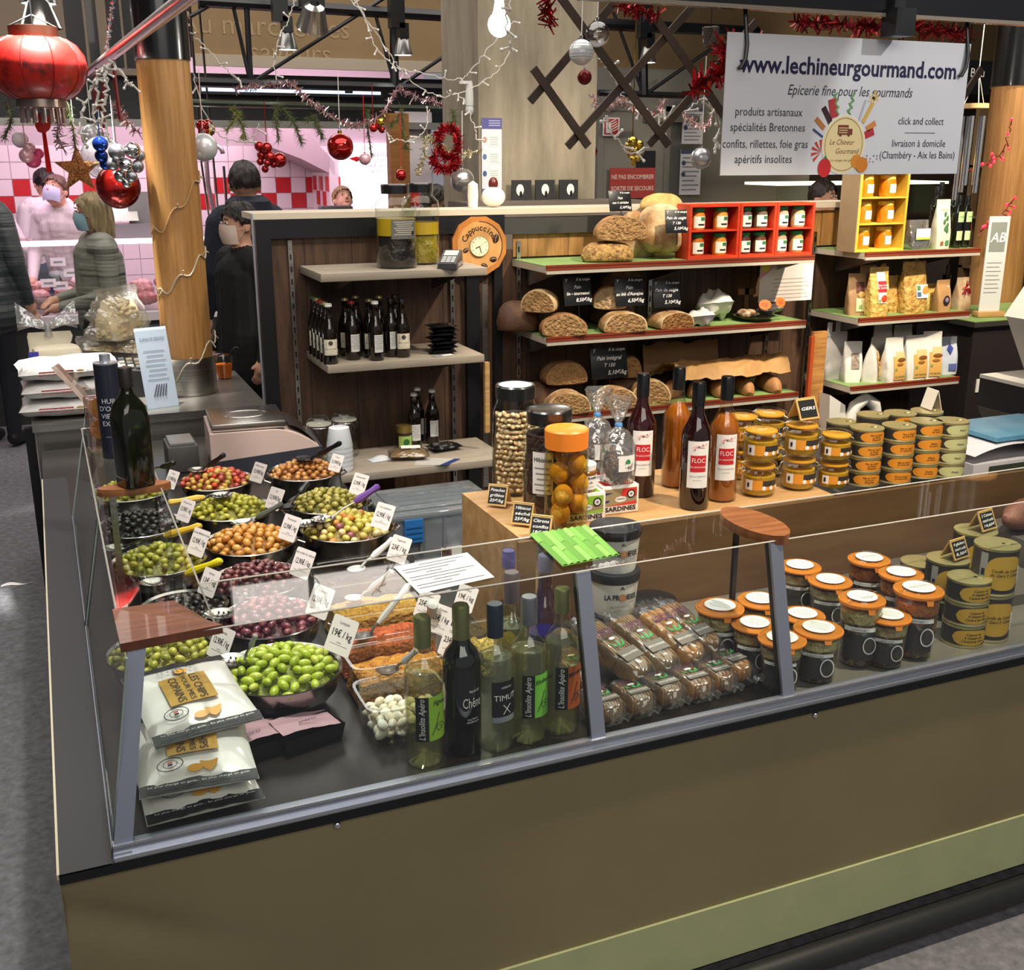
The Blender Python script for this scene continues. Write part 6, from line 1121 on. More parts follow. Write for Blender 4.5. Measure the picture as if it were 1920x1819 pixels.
root = E('leaflet', 'brown and clear leaflet leaning edge-on above the black oil tin', 'leaflet', (.115, 3.25, 1.053), 0); b = B(); b.M = RZ(72) @ RX(62); b.grid(lambda u, v: ((u-.5)*.07, v*.24, .012*sin(v*4)), 6, 10, mat('8E7468', .4, 0, 'C9B8AE', 9)); b.ob('sheet', root); b = B(); b.M = RZ(72) @ RX(62); b.grid(lambda u, v: ((u-.5)*.08, v*.25, .014+.012*sin(v*4)), 4, 8, glass('F0EDEA', .4)); b.ob('clear_sleeve', root)
root = E('fruit_packet', 'small packet of dried orange slices behind the black oil tin', 'packet', (.105, 3.10, 1.053), 10); b = B(); b.rbox(.085, .05, .15, .006, glass('EFE3DC', .25, .05, .12, 'C9A898')); b.ob('clear_film', root); b = B(); [b.lathe([(.0, -.003), (.026, -.003), (.027, 0), (.026, .003), (0, .003)], mat('D98A2E', .5, 0, 'F0C060', 30), 14, T(.012*(-1)**k, -.012+.006*(k % 3), .03+.03*k) @ RX(80)) for k in range(4)]; b.ob('orange_slices', root)
# shop scale and small dark box
c = at(470, 868, Z=.725); root = E('shop_scale', 'pinkish white shop scale with a steel platter behind the olive pans', 'scale', (.70, 4.14, .7005), -4); PKH = mat('DCC3B8', .4); b = B()
b.grid(lambda u, v: (-.20+.40*u+.06*max(0, u-.75)*v*0, -.16+.32*v, .05+.10*(1-.8*max(0, (u-.55)/.45)**2)+.02*sin(pi*min(1, u*1.4))*0), 20, 8, PKH)
prof = [(-.20+.40*k/20, .05+.10*(1-.8*max(0, (k/20-.55)/.45)**2)) for k in range(21)]
for y in (-.16, .16): b.poly([(x, y, z) for x, z in prof]+[(.20, y, .04), (-.20, y, .04)], PKH)
b.box(-.2, -.199, -.16, .16, .04, .15, PKH); b.ob('housing', root); b = B(); b.add([(-.19, -.165, .0), (.2, -.165, .0), (.2, .16, 0), (-.19, .16, 0), (-.2, -.165, .045), (.205, -.165, .075), (.205, .16, .075), (-.2, .16, .045)], [(3, 2, 1, 0), (4, 5, 6, 7), (0, 1, 5, 4), (1, 2, 6, 5), (2, 3, 7, 6), (3, 0, 4, 7)], mat('3A3B45', .4)); b.ob('dark_base', root, label='dark base')
b = B(); b.rbox(.27, .29, .03, .006, STEEL, T(-.055, 0, .152)); b.tube([(-.055+.08*cos(t), .06*sin(t), .1825) for t in [k*.3 for k in range(21)]], .0015, STEEL, 4, closed=True); b.ob('platter', root, label='steel platter'); b = B(); b.grid(lambda u, v: (.09+.10*u, -.13+.24*v, .1535-.075*u**1.6+.004), 6, 4, mat('3B3330', .25)); b.ob('keypad_window', root)
c = at(372, 884, Z=.70); b = B(); b.rbox(.11, .16, .10, .006, mat('4A4846', .45)); b.rbox(.09, .14, .012, .003, mat('7A7876', .4), T(0, 0, .10)); b.ob('dark_box', label='small dark grey box between the scale and the steel counter', cat='box', loc=(.40, 4.14, .7005))
b = B(); b.grid(lambda u, v: (u*.13, v*.022+.01*sin(u*7), .002+.006*sin(u*5)*v), 10, 3, WHT); b.ob('paper_scrap', label='torn white paper scrap on the aisle floor', cat='paper', loc=(at(2, 1102, Z=0).x, at(2, 1102, Z=0).y, .001))
# ================================================================ grocery shelves on the right
def px3(px, Y, py=600): return at(px, py, Y=Y).x
# honey stand
HW = mat('E2C24A', .45, 0, 'CFA838', 5, (5, 5, .6)); xa, xb = at(1604, 460, Y=4.24).x, at(1694, 462, Y=4.24).x; root = E('honey_stand', 'tall yellow wooden stand with two columns of honey jars', 'stand', (xa, 4.24, C1+.0005), 0); w = xb-xa
for nm, bx in (('side_board', (0, .012, 0, .13, 0, .44)), ('side_board', (w-.012, w, 0, .13, 0, .44)), ('back_board', (.012, w-.012, .12, .13, 0, .44)), ('base_board', (.012, w-.012, 0, .12, 0, .012)), ('tray', (.012, w-.012, 0, .12, .125, .131)), ('tray', (.012, w-.012, 0, .12, .245, .251)), ('tray', (.012, w-.012, 0, .12, .365, .371))): b = B(); b.box(*bx, HW); b.ob(nm, root)
b = B(); b.box(-.005, .0, 0, .13, 0, .44, mat('8A7458', .6, 0, '9A8466', 5)); b.ob('outer_board', root, label='grey brown outer board')
HON = mat('D9861A', .12, 0, 'C06A0E', 3, coat=.6)
for r in range(3):
    for k in range(2):
        j = E('honey_jar', '%s honey jar of the %s row in the yellow stand' % (('near', 'far')[k], ('lowest', 'middle', 'upper')[r]), 'jar', (xa+.012+(w-.024)*(k+.5)/2, 4.30, C1+.001+(.012, .131, .251)[r]), 0, 'honey jars in the yellow stand'); b = B(); b.lathe([(0, 0), (.036, .0), (.039, .006), (.039, .07), (.034, .082), (0, .082)], HON, 18); b.ob('jar_body', j); b = B(); b.lathe([(.036, .08), (.037, .098), (.034, .1), (0, .1)], mat('E8C860', .35), 18); b.ob('lid', j); b = B(); b.wrapquad(.046, .04, .0396, WHT, face(.038, .0396, 10)); b.tube([(-.008, -.006, 0), (.008, .008, 0)], .001, INK, 4, face(.038, .041, 10)); b.ob('paper_label', j)
# packets, pouch, oil bottles on the top shelf
root = E('tea_pouch', 'clear pouch with a white and lime label beside the honey stand', 'pouch', (px3(1722, 4.29, 430), 4.29, C1), 0); b = B(); pouch(b, .115, .07, .14, glass('F0F0EE', .4, .08, .12), seed=1, amp=.12); b.ob('clear_film', root); b = B(); b.ell((0, 0, .035), (.05, .028, .034), mat('6A6458', .7, 0, '3A342C', 40, bump=2), 14, 8); b.ob('contents', root, kind='stuff'); b = B(); b.box(-.045, .04, -.041, -.039, .05, .10, PAPER); b.box(-.045, .04, -.0415, -.041, .048, .058, mat('B8CC4A', .5)); b.ob('paper_label', root); b = B(); b.tube([(0, -.035, .10), (.012, -.035, .12), (0, -.03, .135), (-.012, -.035, .12)], .0018, mat('6A3A22', .6), 5, closed=True); b.ob('brown_tie', root)
def bag(name, label, px, Y, z, w, d, h, m, rz=0, seed=0, lab=None, group=None, lean=0, cat='bag', tie=None, py=600, x=None, tint=None):
    root = E(name, label, cat, (px3(px, Y, py) if x is None else x, Y, z), rz, group); b = B(); pouch(b, w, d, h, m, seed=seed, lean=lean); b.ob('bag_body', root)
    if lab: b = B(); lab(b, w, d, h); b.ob('printed_label', root)
    if tie: tie(root)
    return root
def ydep(d, v, seal=.12): t = min(1, v/(1-seal)); return (d*(1-t**2.2)*(1+.06*sin(pi*t))+.004)/2
def onface(b, w, d, h, x0, x1, v0, v1, m, off=.002, n=8): b.grid(lambda u, q: (w/2*(x0+(x1-x0)*u), -ydep(d, v0+(v1-v0)*q)*1.05-off, h*(v0+(v1-v0)*q)), 4, n, m)
def ontext(b, w, d, h, s, size, x, v, m, width=None, off=.004, **k):
    n0 = len(b.v); b.text(s, size, m, T(w/2*x, 0, h*v) @ FRONT, width=width, **k)
    for q in b.v[n0:]: q.y = -ydep(d, min(.99, q.z/h))*1.05-off
def labcream(b, w, d, h):
    ontext(b, w, d, h, 'infusion', .016, 0, .8, mat('5A5A4A', .6)); onface(b, w, d, h, -.6, -.2, .08, .16, mat('A05A3A', .5)); onface(b, w, d, h, .1, .6, .08, .18, mat('4A8A5A', .5))
    for k, (x, v) in enumerate(((.1, .7), (.35, .62), (-.1, .55), (.3, .48), (0, .42), (.25, .38))): b.ell((w/2*x, -ydep(d, v)*1.05-.003, h*v), (.008, .001, .014), mat('4E7A4E', .5), 8, 5)
bag('tea_bag', 'tall cream paper bag with green leaf print on the top grocery shelf', 1765, 4.27, C1, .085, .06, .235, mat('E3D8BE', .6), 0, 4, labcream, py=420)
for px, Y, h, l in ((1752, 4.42, .29, 'dark oil bottle with a pale green label behind the cream paper bag'), (1775, 4.47, .31, 'tall dark oil bottle at the back of the top grocery shelf'), (1787, 4.38, .30, 'dark oil bottle between the cream bag and the front oil bottles'), (1808, 4.36, .29, 'dark oil bottle standing behind the end of the shelf'), (1795, 4.28, .25, 'front dark oil bottle with two pale green labels'), (1816, 4.285, .25, 'last dark oil bottle at the free end of the top shelf')):
    def lo(b, R): b.wrapquad(.045, .05, R, mat('A9C48A', .5), face(.15, R, 5)); b.wrapquad(.045, .045, R, mat('B9CE9A', .5), face(.06, R, 5)); b.wrapquad(.03, .003, R+.0005, GREEN, face(.15, R+.0005, 5), 4)
    bottle('oil_bottle', l, (min(px3(px, Y, 420), 4.245), Y, C1), h, .028, 'oil', mat('0C0F08', .06, coat=.6), BLKM, (.86, 1.0), lo, 0, 'dark oil bottles on the top grocery shelf', seg=18)
# middle shelf
KRB = mat('B98F5E', .7, 0, 'A67C4C', 8, bump=.4); BRB = mat('A8845E', .6, 0, '96724E', 7, bump=.5); PAS = mat('DDB765', .5, 0, 'C49A48', 45, bump=1.2, bscale=55, coat=.3); PSB = mat('D2A85A', .5, 0, 'A87C38', 30, bump=2, bscale=36, coat=.3)
def labbr(b, w, d, h): onface(b, w, d, h, -.2, .7, .55, .80, mat('5A2A22', .5)); b.ell((w*.18, -ydep(d, .48)*1.05-.003, h*.5), (.018, .002, .016), mat('C99A5A', .6), 12, 6); onface(b, w, d, h, -.2, .7, .1, .42, mat('D9C59A', .6)); onface(b, w, d, h, .1, .5, .16, .26, mat('7A9A5A', .5), .003)
gm = 'bags on the middle grocery shelf'
bag('flour_bag', 'leaning brown window bag at the start of the middle grocery shelf', 1556, 4.33, C2, .09, .06, .20, BRB, -18, 1, labbr, gm, x=3.645)
bag('flour_bag', 'second brown window bag, upright with creased top', 1590, 4.35, C2, .085, .06, .235, BRB, -8, 2, labbr, gm, x=3.722)
bag('flour_bag', 'third brown window bag, turned beside the red label pasta', 1612, 4.35, C2, .07, .055, .24, KRB, 30, 3, labbr, gm, x=3.815)
def labred(b, w, d, h):
    onface(b, w, d, h, -.35, .55, .62, .90, mat('EDE6D6', .5)); onface(b, w, d, h, -.3, .6, .5, .72, RDL, .0035); ontext(b, w, d, h, 'pâtes fines\nDE SAVOIE', .014, .15, .61, CHALK, off=.006); onface(b, w, d, h, -.35, .55, .28, .5, mat('EDE2CC', .5)); b.ell((w*.14, -ydep(d, .37)*1.05-.004, h*.37), (.017, .002, .019), mat('D2452C', .5), 14, 6); onface(b, w, d, h, -.3, -.05, .30, .36, mat('7AA060', .5), .0035)
bag('pasta_bag', 'clear bag of fine pasta with a red label at the shelf front', 1640, 4.255, C2, .105, .07, .235, PAS, -4, 5, labred, gm)
bag('pasta_bag', 'yellow shell pasta bag behind the red label pasta', 1668, 4.34, C2, .08, .06, .18, PSB, 0, 6, None, gm)
def labcer(b, w, d, h): onface(b, w, d, h, -.1, .9, .30, .56, WHT); b.ell((w*.33, -ydep(d, .44)*1.05-.004, h*.44), (.018, .002, .026), mat('D29A4A', .5), 14, 6); onface(b, w, d, h, -.05, .25, .45, .54, mat('5A8A4A', .5), .0035); onface(b, w, d, h, -.05, .3, .33, .42, mat('4A6A8A', .5), .0035)
def tieknot(root): b = B(); b.lathe([(.016, .245), (.008, .258), (.007, .264), (.018, .285), (.024, .30)], PLAST, 12, T(.01, 0, 0), cap=False, wob=lambda a, z: .2*sin(a*4)); b.ob('knotted_top', root)
bag('pasta_bag', 'largest clear bag of curly pasta with a knotted top', 1704, 4.29, C2, .135, .09, .25, PSB, -3, 7, labcer, gm, tie=tieknot)
def labrd(b, w, d, h): b.ell((0, -ydep(d, .36)*1.05-.004, h*.36), (.021, .002, .026), mat('2E2430', .5), 18, 6); b.ell((0, -ydep(d, .36)*1.05-.006, h*.38), (.012, .001, .012), mat('9A8A9A', .5), 12, 5); b.ell((w*.3, -ydep(d, .78)*1.05-.003, h*.78), (.006, .001, .006), WHT, 10, 5)
bag('biscuit_bag', 'brown paper bag with a dark round sticker', 1761, 4.27, C2, .085, .06, .155, KRB, 2, 8, labrd, gm)
bag('biscuit_bag', 'clear biscuit bag half hidden by the dark sticker bag', 1741, 4.34, C2, .10, .06, .13, PAS, 0, 9, None, gm)
def ribb(root):
    b = B(); RB = mat('A8202C', .25, .4); rnd = random.Random(4)
    for k in range(16): a = rnd.uniform(0, 6.28); r = rnd.uniform(.02, .05); b.tube([(0, -.02, .105), (r*.5*cos(a), -.03, .105+r*.5*sin(a)+.01), (r*cos(a), -.03+rnd.uniform(-.01, .01), .105+r*sin(a))], .0025, RB, 4)
    b.ob('red_ribbon', root, label='curly red ribbon')
bag('gift_bag', 'brown gift bag with curly red ribbon at the shelf end', 1797, 4.29, C2, .09, .06, .16, mat('A08058', .6, 0, 'C9B090', 9, bump=.5), 8, 10, None, gm, tie=ribb)
b = B(); b.cyl(.022, 0, .16, mat('100D0D', .08, coat=.5), 14); b.cyl(.008, .16, .21, BLKM, 10); b.ob('dark_bottle', label='dark bottle hidden behind the brown sticker bag', cat='bottle', loc=(px3(1766, 4.42), 4.42, C2+.0005))
# lowest shelf
WPM = mat('E6E2DA', .55, 0, 'D2CEC6', 7, bump=.5); gf = 'white flour bags on the lowest grocery shelf'
def labfl(b, w, d, h): onface(b, w, d, h, -.45, .85, .06, .58, mat('D9A95A', .5)); onface(b, w, d, h, -.1, .85, .5, .68, mat('E3C088', .5)); b.ell((w*.2, -ydep(d, .5)*1.05-.004, h*.5), (.026, .002, .012), mat('8A5A2A', .5), 14, 6); b.ell((w*.12, -ydep(d, .42)*1.05-.004, h*.4), (.022, .002, .010), mat('A8743A', .5), 14, 6); ontext(b, w, d, h, 'PETIT ÉPEAUTRE', .012, .2, .12, mat('3A6A3A', .6), width=w*.55, bold=.01); onface(b, w, d, h, -.35, -.1, .26, .32, mat('7A9A5A', .5), .0035)
def flour(l, px, Y, rz, sd, lab=labfl, w=.115, h=.22, x=None): bag('flour_bag', l, px, Y, C3, w, .075, h, WPM, rz, sd, lab, gf, x=x)
flour('flour bag turned sideways, second of the front row of white bags', 1612, 4.30, 38, 2, w=.09, x=3.752)
flour('front white flour bag with full label and grey top, third along', 1628, 4.255, 4, 1, x=3.845)
flour('white flour bag in the middle of the front row', 1675, 4.265, -2, 3, w=.125, x=3.99)
flour('last white flour bag of the front row with a creased top', 1708, 4.255, -14, 5, w=.10, h=.235, x=4.085)
flour('white flour bag at the back, only its folded top showing', 1640, 4.44, 0, 7, None, h=.255, x=3.93); flour('second white flour bag at the back, only its folded top showing', 1690, 4.44, 0, 9, None, h=.245, x=4.06)
def labph(b, w, d, h): onface(b, w, d, h, -.3, .6, .35, .72, mat('5A4A42', .5, 0, 'B8A898', 40))
flour('white bag with a dark pictured label at the start of the row', 1598, 4.33, -20, 11, labph, w=.09, h=.20, x=3.655)
root = E('carrier_bag', 'thin white carrier bag with handles at the start of the lowest shelf', 'bag', (3.635, 4.46, C3), 0); b = B(); pouch(b, .15, .12, .23, mat('D6D2CE', .45, 0, 'B8B2AC', 6, bump=1), seed=3, amp=.25); b.ob('bag_body', root); b = B(); [b.grid(lambda u, v: (s*.03+(u-.5)*.03, .005*s, .21+.07*v), 3, 5, mat('D6D2CE', .45)) for s in (-1, 1)]; b.ob('handle_loops', root)
BLB = mat('D9DCE2', .3, 0, 'B8C2D8', 6, bump=.8, coat=.3)
def labbl(b, w, d, h): b.poly([(0, -ydep(d, .8)-.004, h*.84), (w*.18, -ydep(d, .66)*1.05-.004, h*.7), (0, -ydep(d, .5)*1.05-.004, h*.56), (-w*.18, -ydep(d, .66)*1.05-.004, h*.7)], mat('3A4A9A', .5)); onface(b, w, d, h, -.2, .7, .12, .3, mat('5A6AA8', .5))
bag('sugar_bag', 'small white and blue bag in front at the end of the lowest shelf', 1747, 4.265, C3, .095, .07, .115, BLB, 0, 4, labbl, 'blue printed bags')
bag('sugar_bag', 'larger white and blue bag at the end of the lowest shelf', 1782, 4.31, C3, .10, .08, .19, BLB, -10, 6, labbl, 'blue printed bags')
bag('dark_bag', 'dark grey plastic bag behind the small blue printed bag', 1750, 4.42, C3, .12, .08, .18, mat('3A3C42', .3, bump=.6), 5, 8)
# white arched appliance under the lowest shelf
root = E('tape_dispenser', 'white plastic appliance with an arched handle under the lowest grocery shelf', 'appliance', (3.70, 4.26, .44), 0); WPL = mat('D9D6CE', .4); b = B(); b.tube([(-.08, 0, 0), (-.08, 0, .12), (-.06, 0, .19), (0, 0, .225), (.06, 0, .19), (.08, 0, .12), (.085, 0, 0)], .032, WPL, 10); b.ob('arched_handle', root); b = B(); b.add([(-.2, .0, .0), (-.09, .0, .0), (-.09, .08, 0), (-.2, .08, 0), (-.22, .0, .26), (-.12, .0, .20), (-.12, .08, .20), (-.22, .08, .26)], [(3, 2, 1, 0), (4, 5, 6, 7), (0, 1, 5, 4), (1, 2, 6, 5), (2, 3, 7, 6), (3, 0, 4, 7)], WPL); b.ob('housing', root); b = B(); b.box(-.14, -.1, -.004, 0, .03, .13, GREY); b.ob('slot', root)
b = B(); b.box(-.35, .5, -.12, .25, 0, .44, mat('17161A', .7)); b.ob('dark_cabinet', label='dark cabinet under the lowest grocery shelf', cat='cabinet', loc=(3.75, 4.28, 0))
# green topped side counter with standing sign
zt = 1.0; root = E('side_counter', 'dark side counter with a green mat on top beside the grocery shelves', 'counter', (4.42, 4.32, 0), 0); b = B(); b.box(0, .9, 0, .5, 0, zt-.03, mat('2A2423', .5)); b.ob('body', root); b = B(); b.box(-.02, .92, -.02, .5, zt-.03, zt-.004, mat('3A3632', .4)); b.box(-.02, .92, -.02, .5, zt-.004, zt, MATG); b.ob('green_top', root, label='green mat top'); b = B(); b.box(.62, .80, -.026, -.02, zt-.09, zt-.004, mat('8AB060', .5)); b.ob('hanging_cloth', root); b = B(); b.box(.06, .09, -.006, 0, .62, .69, WHT); b.ob('white_switch', root, label='white switch')
a, e = at(1868, 398, Y=4.40), at(1850, 595, Y=4.40); root = E('standing_sign', 'narrow white acrylic sign with a grey AB emblem in a wooden foot', 'sign', (e.x+.03, 4.42, zt+.0005), -12); b = B(); b.box(-.06, .06, 0, .005, .02, .52, mat('D3D6D4', .4)); b.ob('panel', root); b = B(); b.box(-.045, .045, -.0015, 0, .34, .49, mat('8A9088', .5)); b.text('AB', .07, WHT, T(0, -.0025, .41) @ FRONT, bold=.01, shear=.2); [b.box(-.045, .04-.01*(k % 2), -.001, 0, .28-.022*k, .284-.022*k, GREY) for k in range(8)]; b.ob('emblem', root, label='grey AB emblem'); b = B(); b.rbox(.16, .06, .03, .004, wood('C9A068', 'A8804C'), T(0, 0, 0)); b.ob('wooden_foot', root)
# bread slicer
MG = mat('B8B6B0', .4); MD = mat('26272A', .3, coat=.3); root = E('bread_slicer', 'grey and black bread slicing machine with a tilted head at the picture edge', 'machine', (3.88, 3.30, 0), 0); root.scale = (1, .68, .93)
b = B(); b.box(0, 1.0, 0, .62, .78, .92, MD); b.add([(0, 0, .78), (1, 0, .78), (1, .62, .78), (0, .62, .78), (.06, .05, .66), (1, .05, .66), (1, .6, .66), (.06, .6, .66)], [(4, 5, 1, 0), (5, 6, 2, 1), (6, 7, 3, 2), (7, 4, 0, 3), (7, 6, 5, 4)], mat('6A675A', .4)); b.box(-.004, 1.0, -.004, .62, .918, .935, MG); b.ob('bed', root)
b = B(); hd = [(.20, .94), (.30, .94), (.16, 1.22), (.30, 1.30), (.50, 1.30), (.52, 1.12), (.62, .94), (.80, .94), (.80, 1.34), (.26, 1.36), (.04, 1.24)]
b.add([(x, y, z) for y in (.12, .55) for x, z in ((.22, .935), (.33, .935), (.17, 1.20), (.06, 1.22))], [(0, 1, 2, 3), (7, 6, 5, 4), (0, 4, 5, 1), (1, 5, 6, 2), (2, 6, 7, 3), (3, 7, 4, 0)], MG)
b.add([(x, y, z) for y in (.1, .57) for x, z in ((.06, 1.22), (.90, 1.22), (.90, 1.36), (.16, 1.36))], [(0, 1, 2, 3), (7, 6, 5, 4), (0, 4, 5, 1), (1, 5, 6, 2), (2, 6, 7, 3), (3, 7, 4, 0)], MG); b.ob('tilted_head', root, label='pale grey tilted head')
b = B(); b.add([(.33, .15, .94), (.9, .15, .94), (.9, .15, 1.22), (.20, .15, 1.22)], [(0, 1, 2, 3)], mat('8A8A84', .3, .3)); [b.tube([(.30+.06*k, .149, .96), (.26+.06*k, .149, 1.21)], .002, STEEL, 4) for k in range(9)]; b.box(.30, .40, .05, .09, .935, 1.0, JAR); b.ob('blade_frame', root)
b = B(); b.poly([(.08, .099, 1.235), (.42, .099, 1.235), (.42, .099, 1.345), (.17, .099, 1.345)], mat('E4E2DC', .4)); b.text('JAC', .06, INK, T(.23, .097, 1.29) @ FRONT, shear=.3, bold=.01); b.disc(.022, RT_, T(.345, .097, 1.29) @ FRONT, 14); b.ob('name_plate', root, label='white plate with JAC lettering')
b = B(); b.tube([(.25, .2, 1.36), (.28, .2, 1.75), (.40, .2, 1.92), (.7, .2, 1.98)], .022, mat('D2D0CA', .4), 10); b.ob('support_arm', root)
b = B(); LEGM = mat('AEB0B2', .4); b.box(.04, .09, .03, .08, 0, .66, LEGM); b.box(.04, .95, .03, .08, .56, .66, LEGM); b.ob('leg_frame', root); b = B(); b.box(.12, 1.0, .1, .58, .05, .64, mat('0D0D0F', .7)); b.ob('dark_base', root); b = B(); b.box(-.02, .02, .05, .1, .0, .66, LEGM); b.ob('leg', root)
# other stalls far to the right: shelves with boxes and warm light
b = B()
WB2 = mat('6A5238', .6); root = E('wine_box_rack', 'rack of coloured wine boxes behind the bread slicer', 'rack', (7.05, 6.8, 0), 0); b.box(0, .8, .3, .34, 0, 2.2, WB2); [b.box(0, .8, 0, .34, z-.02, z, WB2) for z in (.55, .95, 1.35, 1.75)]; b.ob('frame', root)
for k in range(8):
    r, q = divmod(k, 2); b = B(); col = ('26307A', 'C9CCD2', 'B8862E', '2E2E38', '7A9A6A', 'D9D2C0')[(k*5+r) % 6]; b.box(-.15, .15, -.12, .12, 0, .30, mat(col, .5)); b.box(-.1, .1, -.122, -.12, .1, .18, WHT if col != 'C9CCD2' else RT_); b.ob('wine_box', label='%s wine box of the rack row at %s height behind the slicer' % (('first', 'second', 'third', 'fourth', 'fifth', 'sixth')[q], ('knee', 'hip', 'chest', 'head')[r]), cat='box', group='wine boxes in the rack behind the slicer', loc=(7.25+.38*q, 6.93, (.55, .95, 1.35, 1.75)[r]+.001))
b = B(); b.box(5.2, 7.0, 7.2, 7.8, 0, 1.15, mat('3A322C', .5)); b.box(5.2, 7.0, 7.15, 7.8, 1.15, 1.2, mat('C9B088', .4)); b.ob('far_counter', label='warm lit far counter behind the grocery shelves', cat='counter')
b = B(); b.box(5.3, 7.0, 7.3, 7.32, 1.2, 1.6, PANE); b.box(5.3, 7.0, 7.3, 7.75, 1.6, 1.62, mat('F6E6C0', .3, emit=1.5)); b.ob('far_glass_case', label='lit glass case on the far counter seen past the honey stand', cat='display case')
for k in range(11): b = B(); b.ell((0, 0, .05), (.066, .08, .05), CRU if k % 2 else SEED, 12, 8, amp=.1, seed=k); b.ob('far_loaf', label='small golden loaf in the lit glass case of the far counter', cat='bread', group='loaves in the far glass case', loc=(5.4+.15*k, 7.5+.08*(k % 2), 1.2))
# ================================================================ hanging sign, beams, lattice, lamps
YS = 2.6
root = E('hanging_beam', 'black square beam over the stall front carrying the white shop sign', 'beam', (0, YS, 0)); b = B(); b.box(1.28, 4.2, -.03, .03, 2.185, 2.25, BLKM); b.box(1.28, 4.2, -.035, -.03, 2.18, 2.19, mat('8A7E70', .4)); b.ob('rail', root); b = B(); b.box(1.3, 4.2, .10, .15, 2.27, 2.33, BLKM); b.ob('second_rail', root)
b = B(); b.box(2.175, 2.24, -.03, .03, 2.13, 2.2, BLK, T(0, -.05, 0)); b.box(2.19, 2.225, -.05, 0, 2.2, 2.45, BLK); b.ob('clamp', root)
for x in (1.45, 3.4): b = B(); b.cyl(.012, 2.25, 4.2, BLK, 8, T(x, 0, 0)); b.ob('suspension_rod', root)
A, D_ = at(1362, 60, Y=YS), at(1790, 328, Y=YS); root = E('shop_sign', 'white hanging shop sign with the web address and round emblem', 'sign', (1.697, YS, 1.770)); SW, SH = .820, .357
SGN = mat('DDDEE4', .45); b = B(); b.box(0, SW, -.003, 0, 0, SH, SGN); sgp = b.ob('panel', root)
F = lambda x, z: T(x, -.0038, z) @ FRONT
NV = mat('1E1A44', .5); TG = mat('3A3A44', .5); b = B()
b.text('www.lechineurgourmand.com', .062, NV, F(SW*.5, SH*.785), bold=.022, width=.735); b.ob('web_address', sgp, label='dark blue web address')
b = B(); b.text('Epicerie fine pour les gourmands', .038, TG, F(SW*.50, SH*.615), shear=.25, width=.425); b.ob('subtitle', sgp)
b = B(); [b.text(s, .031, TG, F(SW*x, SH*z), width=w_) for s, x, z, w_ in (('produits artisanaux', .175, .455, .215), ('spécialités Bretonnes', .175, .345, .24), ('confits, rillettes, foie gras', .17, .225, .275), ('apéritifs insolites', .165, .115, .185))]; b.ob('left_text', sgp)
b = B(); [b.text(s, .029, TG, F(SW*.812, SH*z), width=w_) for s, z, w_ in (('click and collect', .405, .165), ('livraison à domicile', .235, .195), ('(Chambéry - Aix les Bains)', .145, .275))]; b.box(SW*.812-.055, SW*.812+.055, -.0042, -.0038, SH*.315, SH*.319, TG); b.ob('right_text', sgp)
b = B(); ex, ez = SW*.485, SH*.225; CRM = mat('EED9A2', .5); BRW = mat('7A3A24', .5)
def F2(x, z, o=0): return T(ex+x, -.0038-o, ez+z) @ FRONT
for x, z, an, l, wd, h in ((-.062, .075, 35, .055, .016, '3A1620'), (-.045, .095, 15, .05, .026, 'B0343A'), (.075, .085, -30, .06, .012, 'D9B25A'), (.055, .09, -18, .06, .006, 'B8BCC4'), (-.085, .055, 50, .04, .014, 'C07A3A'), (-.09, .03, 60, .04, .006, '3A4A7A'), (.085, .03, -70, .035, .02, 'B8323A'), (.09, .05, -60, .035, .016, 'D98A4A')): b.box(-wd/2, wd/2, -l/2, l/2, .0002, .0006, mat(h, .5), F2(x, z) @ RZ(an))
for s in (-1, 1):
    for k in range(6): b.ell((0, 0, .0004), (.003, .011, .0003), mat('6A9A5A', .5), 8, 4, F2(.02*s-.01+.002*k*s, .085+.009*k) @ RZ(45*(-1)**k))
for k in range(14): b.disc(.003+.001*(k % 3), mat(('E9D08A', 'F0DCA0', 'D9B25A')[k % 3], .5), F2(.09+.012*cos(k*2.4)*(k/9), .125+.012*sin(k*2.4)*(k/9), .0005), 8)
for k in range(5): b.poly([(0, 0, .0004), (.012, .03, .0004), (.004, .034, .0004)], mat('C8402A', .5), F2(-.075, -.02) @ RZ(20+k*32))
for k in range(9): b.disc(.0022, mat(('2A2F66', 'B0343A', '6A6A6A')[k % 3], .5), F2(.085+.012*(k % 4), -.03-.008*(k % 3), .0004), 6)
b.disc(.074, WHT, F2(0, 0, .0008), 40, .080); b.disc(.071, CRM, F2(0, 0, .0011), 40, .077)
b.tube([(.064*cos(t), .070*sin(t), 0) for t in [k*2*pi/40 for k in range(40)]], .0007, INK, 4, F2(0, 0, .0012), closed=True)
b.box(-.024, .012, .026, .052, .0002, .0006, BRW, F2(0, 0, .0011)); b.box(.012, .026, .026, .042, .0002, .0006, BRW, F2(0, 0, .0011)); [b.disc(.005, BRW, F2(x, .026, .0015), 12) for x in (-.014, .014)]; [b.box(-.021, .009, .031+.006*k, .033+.006*k, .0007, .0008, CRM, F2(0, 0, .0011)) for k in range(3)]
b.text('Le Chineur', .021, BRW, F2(-.008, .006, .0014), shear=.3, width=.085); b.text('Gourmand', .021, BRW, F2(.012, -.018, .0014), shear=.3, width=.08); b.text('Le voyage des goûts', .009, BRW, F2(0, -.042, .0014), shear=.2, width=.085)
b.disc(.022, mat('C8282C', .45), F2(-.060, -.062, .0018), 18, .026); b.poly([(-.006, .024, .0022), (.0, .034, .0022), (.008, .024, .0022)], GREEN, F2(-.060, -.062)); b.disc(.019, mat('E0902E', .5), F2(.048, -.045, .0018), 18); b.disc(.021, mat('D9842A', .5), F2(.068, -.054, .0021), 18)
